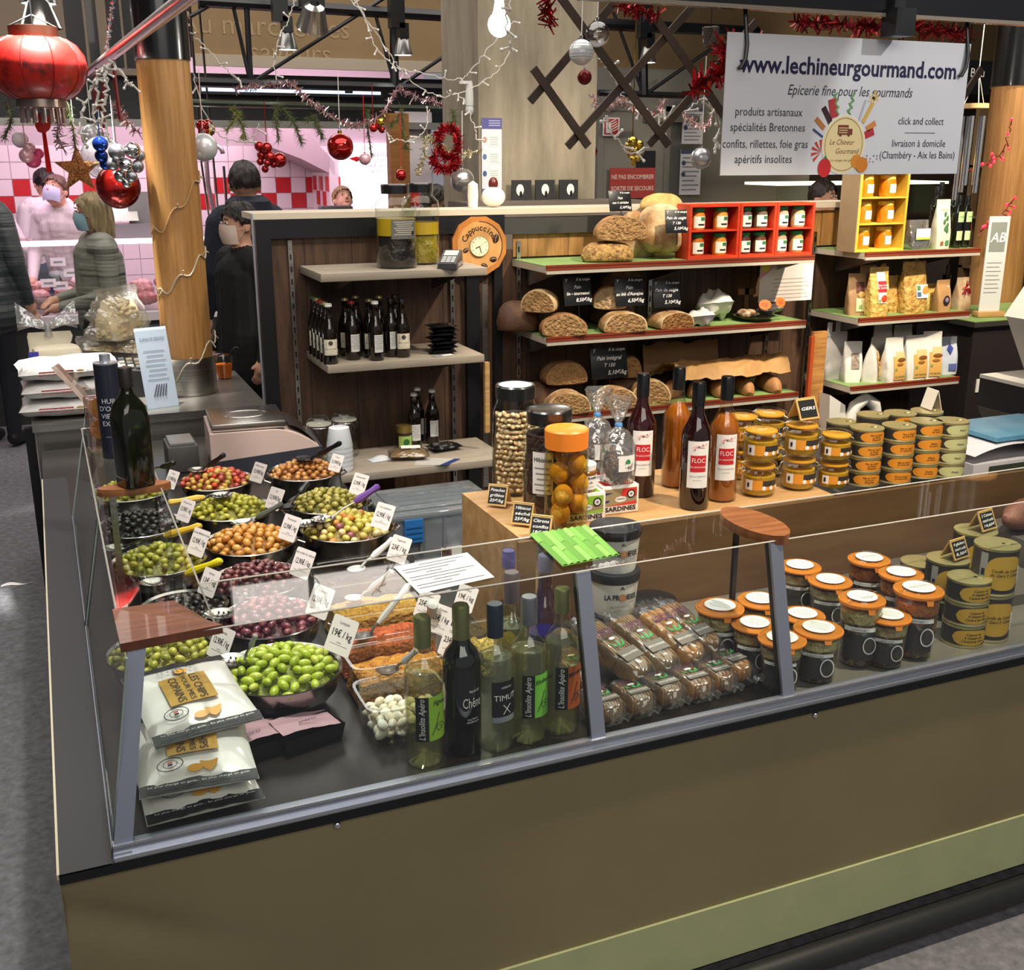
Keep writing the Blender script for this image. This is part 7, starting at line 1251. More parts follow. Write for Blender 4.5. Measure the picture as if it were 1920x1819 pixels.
b.ob('emblem', sgp, label='round cream emblem framed by food drawings')
for px, py in ((1397, 66), (1811, 86)):
    c = at(px, py, Y=YS); b = B(); x = c.x-1.697; b.tube([(x, .02, SH+.13), (x, .005, SH+.05), (x, -.012, SH*.92), (x-.004, -.014, SH*.82), (x-.016, -.012, SH*.755), (x-.022, -.008, SH*.76)], .0055, BLK, 7); b.ob('black_hook', root, label='black hook')
# lattice of dark slats
SL = mat('4A3A2E', .6, 0, '3A2C22', 6); YL = 3.05
for k, (a, e, l) in enumerate((((1001, 128), (1104, 274), 'short dark lattice slat ending at the concrete pillar edge'), ((1052, -6), (1255, 273), 'long dark lattice slat falling from the beam past the grey door'), ((1226, 26), (1420, 305), 'dark lattice slat running behind the upper edge of the sign'), ((995, 190), (1160, -4), 'dark lattice slat rising over the concrete pillar'), ((1065, 275), (1300, 12), 'dark lattice slat rising from the lowest lattice point to the beam'), ((1218, 271), (1420, 40), 'dark lattice slat rising behind the silver bauble'), ((1800, 195), (1842, 128), 'short dark lattice slat showing past the sign end'))):
    p, q = at(*a, Y=YL+.012*(k in (3, 4, 5))), at(*e, Y=YL+.012*(k in (3, 4, 5))); d = (q-p).normalized(); nrm = V((-d.z, 0, d.x))*.0115; o = V((0, .008, 0)); b = B()
    c0 = p+nrm+V((0, 0, .02)) ; P = [p-nrm, p+nrm, q+nrm, q-nrm]; b.add(P+[v+o for v in P], [(0, 1, 2, 3), (7, 6, 5, 4), (0, 4, 5, 1), (1, 5, 6, 2), (2, 6, 7, 3), (3, 7, 4, 0)], SL); b.ob('lattice_slat', label=l, cat='slat', group='dark lattice slats')
# overhead frame of black steel
def rod(name, l, a, e, Y, r, m=BLK, Y2=None, cat='truss bar', grp='black overhead truss', n=8): p, q = at(*a, Y=Y), at(*e, Y=Y2 or Y); b = B(); b.tube([p, q], r, m, n); return b.ob(name, label=l, cat=cat, group=grp)
YT = 7.4; root = E('overhead_truss', 'black steel truss hanging in front of the brown fascia', 'truss', (0, 0, 0))
for nm, a, e, r in (('top_chord', (372, 2), (902, 34), .035), ('bottom_chord', (362, 154), (905, 168), .03), ('lower_rail', (362, 193), (900, 206), .022), ('upright', (738, -5), (740, 166), .03), ('brace', (480, 150), (722, -5), .012), ('brace', (750, 162), (902, 58), .012), ('brace', (702, 20), (736, 145), .012), ('brace', (355, 32), (420, -5), .012), ('brace', (438, 15), (466, 140), .012), ('upright', (462, 5), (470, 150), .018), ('top_chord', (1105, 44), (1420, 60), .04), ('upright', (1204, 50), (1207, 178), .035), ('brace', (1150, 22), (1204, 172), .012), ('brace', (1214, 174), (1345, 84), .014), ('bottom_chord', (1122, 174), (1300, 180), .022)):
    p, q = at(*a, Y=YT), at(*e, Y=YT); b = B(); b.tube([p, q], r, mat('6A7468', .2, .8) if nm == 'lower_rail' else BLK, 8); b.ob(nm, root)
root = E('column_cluster', 'cluster of black upright steel profiles beside the wooden column', 'frame', (0, 6.3, 0))
for x0, x1, k in ((138, 172, 0), (178, 197, 1), (216, 240, 2), (246, 262, 0)): a, e = at(x0, 190, Y=6.3), at(x1, 190, Y=6.3); b = B(); b.box(a.x, e.x, 0, .06, 2.25, 4.2, BLK if k != 1 else BLKM); b.ob('steel_profile', root)
for a, e in (((100, -4), (190, 95)), ((165, -4), (222, 62)), ((85, 20), (165, 118)), ((20, -4), (148, 140)), ((108, -2), (184, 90))): p, q = at(*a, Y=6.25), at(*e, Y=6.25); b = B(); b.tube([p, q], .014, BLK, 7); b.ob('brace', root)
b = B(); b.tube([at(-20, 186, Y=6.2), at(262, 190, Y=6.2)], .018, mat('6A7468', .2, .8), 8); b.tube([at(142, 150, Y=6.22), at(262, 146, Y=6.22)], .03, BLK, 8); b.box(at(140, 0, Y=6.2).x, at(172, 0, Y=6.2).x, -.05, .0, 1.98, 2.25, BLK); b.ob('cross_rail', root)
b = B(); b.tube([at(163, 138, Z=2.2), at(430, -66, Z=2.2)], .021, mat('B9A8AC', .25, .9), 12); b.ob('silver_pipe', label='silver pipe slanting across the head of the wooden column', cat='pipe')
# lamps
BULB = mat('FFF4E0', .3, emit=14)
def parcan(l, px, py, Y, box=True, R=.06, up=False, lens=mat('FFFFFF', .3, emit=5)):
    c = at(px, py, Y=Y); root = E('track_spotlight', l, 'lamp', c, 0, 'black track spotlights'); b = B(); b.lathe([(R*.35, .12), (R*.6, .10), (R, .01), (R*1.02, 0)], mat('8A8A88', .25, .7), 18, cap=False); b.ob('reflector', root); b = B(); b.disc(R*.95, lens, T(0, 0, .004) @ RX(180), 18); b.ob('lens', root, label='glowing lens')
    if box: b = B(); b.box(-R*.5, R*.5, -.04, .04, .10, .19, BLK); b.box(-R*1.4, R*.1, -.04, .04, .16, .38, BLK); b.box(-R*1.0, -R*.4, -.02, .02, .38, .9, BLK); b.ob('driver_box', root)
parcan('track spotlight with black box left of the grey reflector lamp', 540, 94, 7.2); parcan('track spotlight with black box near the truss upright', 756, 104, 7.2); parcan('track spotlight hanging by the far truss upright over the grey door', 1214, 118, 7.2, lens=mat('FFFFFF', .3, emit=6)); parcan('lamp seen behind the upper part of the red lantern', 73, 8, 5.6, False, .075)
root = E('reflector_lamp', 'unlit silver reflector lamp tilted under the black truss', 'lamp', at(586, 48, Y=7.1), 0); b = B(); b.M = RX(35); b.lathe([(.03, .14), (.06, .12), (.095, .0), (.1, -.01)], mat('C9C7C0', .15, .9), 20, cap=False); b.disc(.095, mat('5A5A58', .1, .5)); b.ob('reflector', root); b = B(); b.box(-.07, .07, -.05, .05, .10, .34, BLK); b.ob('black_housing', root)
root = E('reflector_lamp', 'silver reflector lamp over the red lantern', 'lamp', at(76, 44, Y=5.5), 0); b = B(); b.lathe([(.03, .10), (.05, .08), (.085, -.01), (.09, -.02)], mat('C9C7C0', .15, .9), 20, cap=False); b.ob('reflector', root)
c = at(936, 46, Y=4.6); root = E('light_bulb', 'bright bare light bulb in front of the concrete pillar', 'lamp', c, 0); b = B(); b.ell((0, 0, 0), (.047, .047, .05), BULB, 18, 12); b.lathe([(.03, .035), (.022, .06), (.02, .08)], BULB, 14); b.ob('bulb', root, label='glowing bulb'); b = B(); b.cyl(.02, .08, .13, WHT, 12); b.cyl(.005, .13, .9, BLK, 6); b.ob('socket', root)
lamp('bulb_light', 'POINT', (c.x, c.y-.08, c.z), 7, (1, .93, .82), None, .05)
c = at(883, 206, Y=5.6); root = E('light_bulb', 'unlit white bulb on a white socket beside the concrete pillar', 'lamp', c, 0); b = B(); b.ell((0, 0, 0), .03, mat('E4E4E4', .2), 14, 9); b.ob('bulb', root); b = B(); b.lathe([(.028, .02), (.03, .05), (.022, .12), (.02, .13)], WHT, 14); b.box(-.06, .06, -.01, .01, .125, .14, WHT); b.ob('socket', root)
# ---------------------------------------------------------------- baubles
REDG = mat('B01A18', .08, .7, coat=.6); SILV = mat('C9C9CB', .12, .95); GLD = mat('D8B450', .12, .95); MATG2 = mat('9A9AA0', .35, .9); FROST = mat('E2E4E6', .3, .3); CLB = glass('EFEFF0', .35); PNK = mat('E9B4C0', .25, .3); BLUE = mat('24449A', .1, .8)
def bauble(l, px, py, r, Y, m, stripes=None, string=.25, sm=None, glitter=None, grp='hanging baubles'):
    c = at(px, py, Y=Y); R = r*c.y/FPX*1.09; root = E('bauble', l, 'bauble', c, 0, grp); b = B(); b.ell((0, 0, 0), R, m, 22, 15)
    b.ob('ball', root)
    if stripes: b = B(); [b.lathe([(R*math.sqrt(1-z*z)*1.004, R*(z-.02)), (R*math.sqrt(1-z*z)*1.008, R*z), (R*math.sqrt(1-z*z)*1.002, R*(z+.03))], stripes, 22, cap=False) for z in (-.5, -.28, -.06, .2, .42, .62)]; b.ob('stripes', root)
    b = B(); b.cyl(R*.17, R*.96, R*1.16, GLD if m in (REDG, GLD) else SILV, 10); b.tube([(R*.1*cos(t), 0, R*1.22+R*.1*sin(t)) for t in [k*.7 for k in range(10)]], R*.025, SILV, 4); b.ob('cap', root); b = B(); b.tube([(0, 0, R*1.3), (.003, 0, R*1.3+string)], .0018, sm or WHT, 4); b.ob('string', root)
YD = 5.3
bauble('red glass bauble hanging over the sloping hood', 638, 275, 22, YD, REDG); bauble('small pale pink bauble on a red string', 684, 298, 10, YD, PNK, sm=RT_); bauble('silver bauble hanging above the partition jars', 867, 338, 21, YD, mat('C4C2BE', .2, .8)); bauble('small red bauble in front of the wooden panel', 752, 328, 10, YD, REDG, sm=RT_); bauble('frosted white bauble peeking out behind the wooden column', 382, 276, 22, 5.35, FROST)
bauble('clear glass bauble hanging on the lattice', 1120, 64, 22, 3.0, CLB, string=.12); bauble('white striped bauble on the lattice', 1090, 98, 22, 2.92, FROST, WHT, .15); bauble('small red glitter bauble under the striped one', 1096, 145, 13, 2.96, mat('8A1C1C', .35, .5, '5A0E0E', 60), string=.03); bauble('silver white bauble near the sign edge', 1314, 297, 20, 3.0, mat('CFCFD2', .25, .6), string=.25); bauble('red bauble half hidden by the concrete pillar', 1108, 285, 12, 6.5, REDG, string=2.2)
bauble('large clear bauble behind the blue ones', 193, 296, 33, YD+.12, glass('E6EAEA', .5, .1, .12)); bauble('big red crackled bauble beside the wooden column', 222, 350, 34, YD-.12, mat('B8231E', .15, .6, '7A100E', 25, coat=.5)); bauble('pearly white bauble among the pink ones', 172, 252, 15, YD+.25, FROST)
def cluster(l, balls, Y, m, ms, cat='bauble'):
    px, py = balls[0][:2]; c = at(px, py, Y=Y); root = E('bauble_cluster', l, cat, c)
    for k, (x, y, r) in enumerate(balls): p = at(x, y, Y=Y+.02*(k % 3)); b = B(); b.ell(p-c, r*p.y/FPX*1.09, ms[k % len(ms)] or m, 16, 11); b.ob('ball', root)
    b = B(); b.tube([(0, 0, 0), (.0, 0, .2 if c.y > 4 else 2.1)], .002, m, 4); b.ob('string', root); return root
cluster('grey and silver bauble grape cluster beside the column', [(219, 285, 13), (248, 282, 13), (212, 308, 10), (236, 310, 11), (258, 312, 10), (226, 330, 10), (247, 331, 9), (238, 343, 8), (262, 292, 9)], YD-.36, MATG2, [MATG2, SILV, MATG2, CHROME])
cluster('blue bauble cluster beside the grey one', [(188, 270, 12), (190, 292, 10), (198, 308, 9)], YD-.3, BLUE, [BLUE, mat('1C3A8A', .1, .8)])
cluster('red grape shaped bauble cluster with a gold ribbon', [(500, 277, 9), (486, 274, 8), (491, 291, 8), (506, 294, 9), (524, 300, 12), (488, 303, 6), (501, 306, 6), (513, 308, 6), (497, 317, 6)], YD, REDG, [REDG])
cluster('small red and gold bauble cluster behind the column', [(378, 235, 9), (390, 232, 7), (393, 244, 9), (381, 248, 8)], 5.4, REDG, [REDG, REDG, GLD]); cluster('small red bauble cluster under the pink garland', [(700, 240, 7), (709, 236, 7), (716, 243, 6), (714, 228, 8), (703, 232, 6)], YD, REDG, [REDG, REDG, REDG, GLD])
cluster('gold grape shaped bauble cluster in front of the grey door', [(1186, 266, 10), (1198, 272, 9), (1180, 274, 9), (1190, 283, 8), (1200, 286, 7), (1181, 290, 6), (1187, 298, 6), (1195, 297, 6), (1188, 306, 5)], 3.2, GLD, [GLD])
cluster('pink and white candy bauble cluster at the far end', [(50, 292, 11), (62, 300, 12), (38, 262, 12), (55, 278, 9), (72, 288, 8)], YD, PNK, [PNK, mat('D8487A', .3), mat('F4E4E8', .3)])
b = B(); c = at(56, 272, Y=YD)
# star, tassel tags, lantern, bells
ST = mat('C98A52', .25, .7, '8A5A30', 90, bump=1, bscale=120); c = at(147, 318, Y=YD+.05); b = B(); pts = [((.105 if k % 2 == 0 else .045)*cos(pi/2+k*pi/5), (.105 if k % 2 == 0 else .045)*sin(pi/2+k*pi/5)) for k in range(10)]
b.add([(x, 0, z) for x, z in pts]+[(0, -.022, 0), (0, .022, 0)], [(k, (k+1) % 10, 10) for k in range(10)]+[((k+1) % 10, k, 11) for k in range(10)], ST); b.tube([(0, 0, .1), (0, 0, .3)], .0016, WHT, 4); b.ob('glitter_star', label='copper glitter star hanging over the butchers', cat='star', loc=c, rz=12, angle=5)
c = at(83, 255, Y=YD); root = E('red_tassel', 'red ornament with a long red tassel', 'tassel', c); b = B(); RDM = mat('C81E1A', .5); b.ell((0, 0, .055), (.032, .012, .042), RDM, 14, 9, amp=.3, freq=6); b.ob('ornament', root); b = B(); [b.tube([(.002*k, 0, .02), (.003*k+.004, .0, -.15)], .0018, RDM, 4) for k in range(-3, 4)]; b.ob('tassel', root); b = B(); b.tube([(0, 0, .1), (0, 0, .26)], .0016, RDM, 4); b.ob('string', root)
c = at(70, 128, Y=5.1); Rl = .19; root = E('red_lantern', 'red oriental paper lantern hanging at the upper edge', 'lantern', c); LRD = mat('A31810', .4, 0, '560806', 16, coat=.15, contrast=(.35, .55)); b = B()
pr_ = [(.09, .115), (.12, .112), (.155, .09), (.182, .05), (.19, 0), (.178, -.05), (.15, -.09), (.115, -.115), (.09, -.12)]; b.lathe(pr_, LRD, 32, cap=False); b.ob('red_shade', root); b = B(); [b.tube([(r*1.004*cos(a), r*1.004*sin(a), z) for r, z in pr_], .0022, mat('7A1410', .4), 4) for a in [k*pi/5 for k in range(10)]]; b.ob('rib', root); b = B(); b.lathe([(.092, .115), (.094, .155), (.088, .156), (.086, .115)], mat('4A2A1A', .4), 24, cap=False); b.ob('top_ring', root); b = B(); b.lathe([(.094, -.12), (.096, -.15), (.088, -.152)], mat('8A7A72', .3, .6), 24); [b.tube([(.08*cos(k*.4), .08*sin(k*.4), -.15), (.082*cos(k*.4), .082*sin(k*.4), -.21)], .006, mat('B9A8A8', .2, .7), 5) for k in range(16)]; b.ob('fringe_ring', root, label='silvery fringe ring'); b = B(); b.tube([(0, 0, .155), (0, 0, .9)], .004, BLK, 5); b.tube([(-.09, 0, .155), (0, 0, .2), (.09, 0, .155)], .003, BLK, 5); b.ob('hanger', root)
# tinsel, branches, wire lights
def path(pts, Y, n=8, sag=0, jit=0, seed=1):
    P = [at(*p[:2], Y=p[2] if len(p) > 2 else Y) for p in pts]; out = []; rnd = random.Random(seed)
    for i in range(len(P)-1):
        p0, p1, p2, p3 = P[max(i-1, 0)], P[i], P[i+1], P[min(i+2, len(P)-1)]
        for k in range(n): t = k/n; out.append(.5*((2*p1)+(p2-p0)*t+(2*p0-5*p1+4*p2-p3)*t*t+(3*p1-p0-3*p2+p3)*t**3)+V((rnd.uniform(-jit, jit), rnd.uniform(-jit, jit), rnd.uniform(-jit, jit))))
    return out+[P[-1]]
def tinsel(l, pts, Y, R0, mats, dens=34, seed=0, name='tinsel_garland'):
    b = B(); rnd = random.Random(seed); P = path(pts, Y)
    for p, q in zip(P, P[1:]):
        R = R0*.62; m_ = int((q-p).length/R*dens*.55)+2
        for k in range(m_):
            o = p.lerp(q, rnd.random()); d = V((rnd.gauss(0, 1), rnd.gauss(0, 1), rnd.gauss(0, 1))).normalized()*R*rnd.uniform(.6, 1.1); s = d.cross(V((rnd.random(), rnd.random(), rnd.random()))).normalized()*R*.09; b.add([o-s, o+s, o+d+s*.6, o+d-s*.6], [(0, 1, 2, 3)], mats[k % len(mats)])
    b.tube(P, .002, mats[0], 4); return b.ob(name, label=l, cat='tinsel')
PKT = [mat('D9B8BC', .2, .8), mat('EDE4E6', .15, .8), mat('C08A92', .25, .7)]; RDT = [mat('9A1A1E', .2, .6), mat('6A0E12', .25, .6), mat('C03038', .2, .6)]; YLT = [mat('E4D9B0', .2, .7), mat('F2EFE2', .15, .8), mat('C9B880', .25, .7)]; SVT = [mat('D4D4D8', .15, .9), mat('A8A0A4', .2, .9)]
tinsel('pink silver tinsel garland swinging along the butcher stall front', [(440, 168), (490, 162), (545, 158), (575, 185), (620, 215), (665, 235), (715, 215), (745, 170), (790, 185), (828, 195)], YD, .045, PKT, 30, 1); tinsel('yellowish silver tinsel garland beside the red wreath', [(782, 330), (795, 290), (800, 255), (830, 278), (860, 290), (898, 283)], YD, .045, YLT, 30, 2)
tinsel('dark red tinsel tail hanging over the concrete pillar', [(1027, -6), (1029, 20), (1030, 52)], 3.0, .06, RDT, 40, 3); tinsel('dark red tinsel along the beam over the lattice', [(1158, 10), (1190, 18), (1235, 28)], 2.95, .055, RDT, 36, 4); tinsel('dark red tinsel mass climbing behind the sign edge', [(1296, 172), (1320, 150), (1345, 140), (1370, 120), (1352, 90), (1420, 80)], 2.95, .08, RDT, 44, 5); tinsel('dark red tinsel along the upper edge of the sign', [(1490, 40), (1580, 46), (1680, 52), (1760, 58), (1815, 66)], 2.75, .06, RDT, 36, 6)
tinsel('pink tinsel garland swinging in front of the grey door', [(1112, 180), (1125, 205), (1165, 190), (1200, 210), (1235, 215), (1245, 185)], 4.0, .045, PKT, 26, 7); tinsel('pink tinsel hanging near the silver bauble', [(1275, 205), (1300, 230), (1325, 235), (1340, 200)], 4.0, .04, PKT, 24, 8)
tinsel('silver and pink tinsel bunch over the butchers', [(100, 200), (112, 225), (108, 255), (120, 280)], YD, .06, PKT+SVT, 30, 9); tinsel('pink tinsel bunch left of the wooden column', [(212, 195), (235, 225), (262, 250)], YD, .055, PKT, 30, 10); tinsel('silver tinsel strand hanging from the truss beside the pipe', [(212, 0), (205, 50), (200, 95)], 5.0, .02, SVT, 30, 11)
def wreath(l, pts, seed): tinsel(l, pts, YD, .058, [mat('B01A24', .2, .5), mat('D83A44', .15, .6), mat('8A1018', .25, .5)], 110, seed, 'tinsel_wreath')
wreath('red tinsel wreath, upper ring', [(840+20*cos(t), 268-28*sin(t)) for t in [k*.63 for k in range(11)]], 12); wreath('red heart shaped tinsel wreath below the ring', [(835+22*cos(t), 300-18*sin(t)) for t in [2.6+k*.38 for k in range(11)]], 13)
PIN = [mat('4A5A30', .6), mat('5E6E3A', .6), mat('3A4826', .6)]
def branch(l, pts, Y, seed, col=PIN, L=.045):
    b = B(); rnd = random.Random(seed); P = path(pts, Y, 10); b.tube(P, .004, mat('5A4430', .7), 5)
    for p, q in zip(P, P[1:]):
        d0 = (q-p).normalized()
        for k in range(7): d = (d0*.8+V((rnd.gauss(0, .7), rnd.gauss(0, .7), rnd.gauss(0, .7)))).normalized()*L*rnd.uniform(.6, 1); o = p.lerp(q, rnd.random()); s = d.cross(V((0, 1, .3))).normalized()*.0018; b.add([o-s, o+s, o+d], [(0, 1, 2)], col[k % 3])
    return b.ob('fir_branch', label=l, cat='branch', group='fir branches in the decoration')
for k, (pts, l) in enumerate((([(515, 195), (518, 225), (522, 262)], 'fir branch hanging straight over the man in navy'), ([(517, 196), (540, 215), (555, 240), (565, 268)], 'fir branch drooping beside the red grape cluster'), ([(592, 215), (595, 235), (604, 258)], 'fir branch left of the red glass bauble'), ([(592, 214), (575, 225)], 'short fir twig left of the red glass bauble'), ([(752, 200), (756, 240), (762, 280)], 'dark fir branch before the wooden panel'), ([(752, 215), (735, 235)], 'dark fir twig spreading before the wooden panel'), ([(690, 205), (688, 225), (697, 295)], 'thin fir strand beside the pale pink bauble'), ([(430, 200), (445, 215), (425, 245)], 'yellow green fir twig beside the column'), ([(440, 205), (455, 240), (458, 258)], 'yellow green fir twig hanging near the column'), ([(848, 205), (852, 225), (842, 240)], 'green fir sprig above the red wreath'), ([(125, 190), (135, 230), (142, 285)], 'thick fir branch over the copper star'), ([(12, 190), (20, 225), (8, 260)], 'fir branch at the picture edge below the lantern'))): branch(l, pts, YD+.05, k, [mat('7A8238', .6), mat('8A9048', .6), PIN[0]] if k in (7, 8) else PIN)
c = at(1332, 72, Y=3.0); b = B(); [b.ell((.012*cos(k*2.4)*(1-k/40), .012*sin(k*2.4)*(1-k/40), .03-.0022*k), (.016, .016, .005), mat('4A3C34', .6), 8, 5, RZ(k*40)) for k in range(24)]; b.tube([(0, 0, .03), (0, 0, .18)], .0015, BLK, 4); b.ob('pine_cone', label='dark pine cone hanging beside the upper corner of the sign', cat='cone', loc=c)
WLT = mat('CFCAC2', .4); LED = mat('F4F2EC', .2, coat=.5); LEDR = mat('F01424', .3, emit=4)
def lights(l, pts, Y, seed=1, wm=WLT, bm=LED, jit=.006, step=7, r=.0026):
    root = E('string_lights', l, 'lights', (0, 0, 0)); b = B(); P = path(pts, Y, 9, jit=jit, seed=seed); b.tube(P, r, wm, 5); rnd = random.Random(seed)
    b.ob('wire', root)
    for k in range(3, len(P), step): d = V((rnd.gauss(0, 1), -.4, rnd.gauss(-.3, 1))).normalized()*.028; b = B(); b.tube([P[k], P[k]+d], .0038, wm, 5); b.ell(P[k]+d*1.15, .0055 if bm is LED else .009, bm, 7, 5); b.ob('small_bulb', root)
    return root
for k, (pts, l) in enumerate((([(655, -6), (690, 45), (700, 80), (722, 108), (745, 128), (790, 135), (850, 150), (880, 135), (920, 85), (962, 40)], 'white string lights swinging from the truss to the bulb, upper strand'), ([(662, -4), (697, 50), (730, 100), (760, 140), (815, 178), (860, 175), (925, 140), (960, 90)], 'white string lights swinging from the truss to the bulb, lower strand'), ([(555, -4), (542, 35), (522, 70), (514, 115), (518, 150)], 'thin white string lights hanging from the truss beside the track lamp'), ([(357, 60), (385, 90), (425, 130), (450, 150)], 'thin wire lights running from the column head'), ([(362, 140), (385, 215), (410, 250), (455, 268), (480, 250), (485, 232)], 'wire lights looping behind the wooden column to the red cluster'), ([(720, 245), (740, 262), (775, 262), (795, 245), (805, 205)], 'white string lights looping before the wooden panel'), ([(838, 172), (868, 185), (885, 225), (895, 262)], 'white string lights hanging beside the unlit bulb'), ([(1112, 92), (1140, 130), (1165, 180), (1200, 205), (1232, 218), (1290, 205), (1325, 185), (1345, 235)], 'white string lights winding through the lattice'), ([(1134, 215), (1150, 255), (1180, 285), (1210, 280), (1230, 240), (1245, 205)], 'white string lights looping round the gold cluster'), ([(1340, 190), (1348, 245), (1338, 262), (1350, 272)], 'tangle of white string lights at the sign edge'), ([(958, 0), (950, 60), (962, 96)], 'white string lights crossing the pillar under the bulb'))): lights(l, pts, YD if k < 7 else 3.1, k+1, step=6 if k != 4 else 9)
for k, (pts, l) in enumerate((([(200, 125), (180, 150), (160, 190), (150, 240), (162, 278)], 'white wire light strand nearest the red lantern'), ([(202, 122), (182, 165), (176, 215), (182, 250)], 'white wire light strand in the middle of the tangle on the pipe'), ([(202, 122), (198, 170), (190, 220), (205, 265)], 'white wire light strand nearest the column in the tangle on the pipe'), ([(205, 115), (228, 140), (250, 160)], 'short white wire light strand from the pipe to the column'))): lights(l, pts, 4.6, k+30, r=.0055, step=5, jit=.01)
for k, (pts, l) in enumerate((([(182, 128), (178, 175), (184, 205)], 'dark red ribbon hanging from the silver pipe, nearer the lantern'), ([(213, 112), (218, 170), (226, 225)], 'dark red ribbon hanging from the silver pipe beside the column'), ([(196, 150), (192, 200), (196, 240)], 'thin red ribbon among the white wire strands'))): b = B(); b.tube(path(pts, 4.65, 6), .007, mat('7A2024', .5), 4); b.ob('red_ribbon', label=l, cat='ribbon')
# wire lights wound round the wooden column
for k, (z0, z1, l) in enumerate(((1.50, 1.74, 'brown wire lights wound round the upper wooden column'), (1.25, 1.42, 'pale wire lights wound round the middle of the wooden column'), (.86, 1.05, 'pale wire lights wound round the foot of the wooden column'))):
    root = E('string_lights', l, 'lights', (.555, 5.06, 0)); rnd = random.Random(k); b = B(); n = 44; rr = .112 if k < 2 else .125; P = [(rr*cos(-2.9+4.4*i/n*1.3+.0), rr*sin(-2.9+4.4*i/n*1.3), z0+(z1-z0)*(.5-.5*cos(i/n*2*pi))+.02*sin(i*.9)) for i in range(n)]; b.tube(P, .0035, mat('A8885C', .5) if k == 0 else mat('BDB09A', .4), 5); b.ob('wire', root)
    for i in range(3, n, 7): p = V(P[i]); d = V((p.x, p.y, 0)).normalized()*.02+V((0, 0, rnd.uniform(-.03, .03))); b = B(); b.tube([p, p+d], .003, mat('BDB09A', .4), 4); b.ob('small_bulb', root)
# red led string and wooden chime at the right column
for k, (pts, l) in enumerate((([(1812, 300), (1815, 322), (1835, 312), (1860, 300), (1880, 282), (1895, 235)], 'red glowing string lights across the far wooden column'), ([(1835, 440), (1845, 428), (1868, 425), (1885, 395), (1895, 380)], 'red glowing string lights behind the standing sign'))): lights(l, pts, 4.75, k+50, mat('7A1A1A', .5), LEDR, .012, 3, .003)
c = at(1828, 203, Y=3.6); root = E('wind_chime', 'wooden wind chime with silver tubes beside the sign end', 'chime', c); b = B(); b.cyl(.052, 0, .018, wood('D9B985', 'C09A62'), 22); b.ob('wooden_disc', root); b = B(); [b.tube([(.045*cos(k*2.1), .045*sin(k*2.1), .015), (0, 0, .14)], .0015, WHT, 4) for k in range(3)]; b.tube([(0, 0, .14), (0, 0, 2.1)], .002, WHT, 4); b.ob('cords', root)
for k in range(5): a = k*1.256; b = B(); b.cyl(.009, -.30-.03*(k % 3), -.03, mat('C9CCD0', .2, .9), 8, T(.04*cos(a), .04*sin(a), 0)); b.ob('chime_tube', root)
b = B(); c = at(1832, 145, Y=6.8); b.box(-.14, .14, 0, .02, -.12, .12, BLK); b.box(-.1, -.09, .01, .015, .12, 1.72, BLK); b.text('Bou', .09, WHT, T(0, -.001, .03) @ FRONT); b.ob('far_sign', label='small black sign with white letters behind the sign end', cat='sign', loc=c)
# notices on pillar and grey door
def poster(name, l, a, e, Y, draw, col='E4E4EE', cat='poster'): p, q = at(*a, Y=Y), at(*e, Y=Y); w, h = q.x-p.x, p.z-q.z; root = E(name, l, cat, ((p.x+q.x)/2, Y, (p.z+q.z)/2)); b = B(); b.box(-w/2, w/2, 0, .004, -h/2, h/2, mat(col, .5)); b.ob('sheet', root); b = B(); b.M = T(0, -.001, 0) @ FRONT; draw(b, w, h); b.ob('print', root)
def dcov(b, w, h):
    PB = mat('5A5A9A', .5); b.box(-w/2, w/2, h*.36, h/2, 0, .0004, PB); b.box(-w/2, w/2, -h/2, -h*.42, 0, .0004, PB); [b.box(-w*.15, w*.42, h*(.46-.03*k), h*(.47-.03*k), .0004, .0008, mat('C9C9E0', .5)) for k in range(3)]
    for k in range(3): z = h*(.22-.22*k); b.disc(w*.1, mat(('C98A7A', '5A7AA0', '3A5A8A')[k], .5), T(-w*.36, z, .0006), 14, w*.13); b.box(-w*.2, w*.42, z-h*.08, z+h*.08, 0, .0004, WHT); [b.box(-w*.1, w*.3, z+h*(.03-.03*j), z+h*(.036-.03*j), .0004, .0008, GREY) for j in range(4)]
poster('health_notice', 'tall violet and white health notice on the concrete pillar', (903, 221), (941, 365), 5.49, dcov)
def dfire(b, w, h): b.box(-w*.42, w*.42, -h*.42, h*.42, 0, .0004, mat('B8342E', .5)); b.box(-w*.32, -w*.02, -h*.35, h*.25, .0004, .0008, WHT); [b.box(-w*.0, w*.4, -h*.3+h*.13*k, -h*.25+h*.13*k, .0004, .0008, WHT, RZ(25)) for k in range(5)]
poster('fire_sign', 'square red and white fire hose sign beside the grey door', (1131, 220), (1161, 255), 8.02, dfire, 'EDE4E0', 'sign')
def dsec(b, w, h): b.text('NE PAS ENCOMBRER', h*.2, mat('E0BDB6', .5), T(0, h*.2, .0006), bold=.03, width=w*.94); b.text('SORTIE DE SECOURS', h*.2, mat('E0BDB6', .5), T(0, -h*.18, .0006), bold=.03, width=w*.94)
poster('exit_sign', 'red emergency exit notice on the grey door', (1144, 315), (1227, 371), 8.02, dsec, 'A83A34', 'sign')
def dtxt(b, w, h): b.box(-w/2, w/2, h*.4, h/2, 0, .0004, mat('4A5070', .5)); [b.box(-w*.4, w*.4-w*.1*(k % 3), h*(.3-.1*k), h*(.33-.1*k), 0, .0004, GREY) for k in range(8)]; [b.disc(w*.1, mat('3A4A6A', .5), T(-w*.35, h*(.2-.25*k), .0006), 12) for k in range(2)]
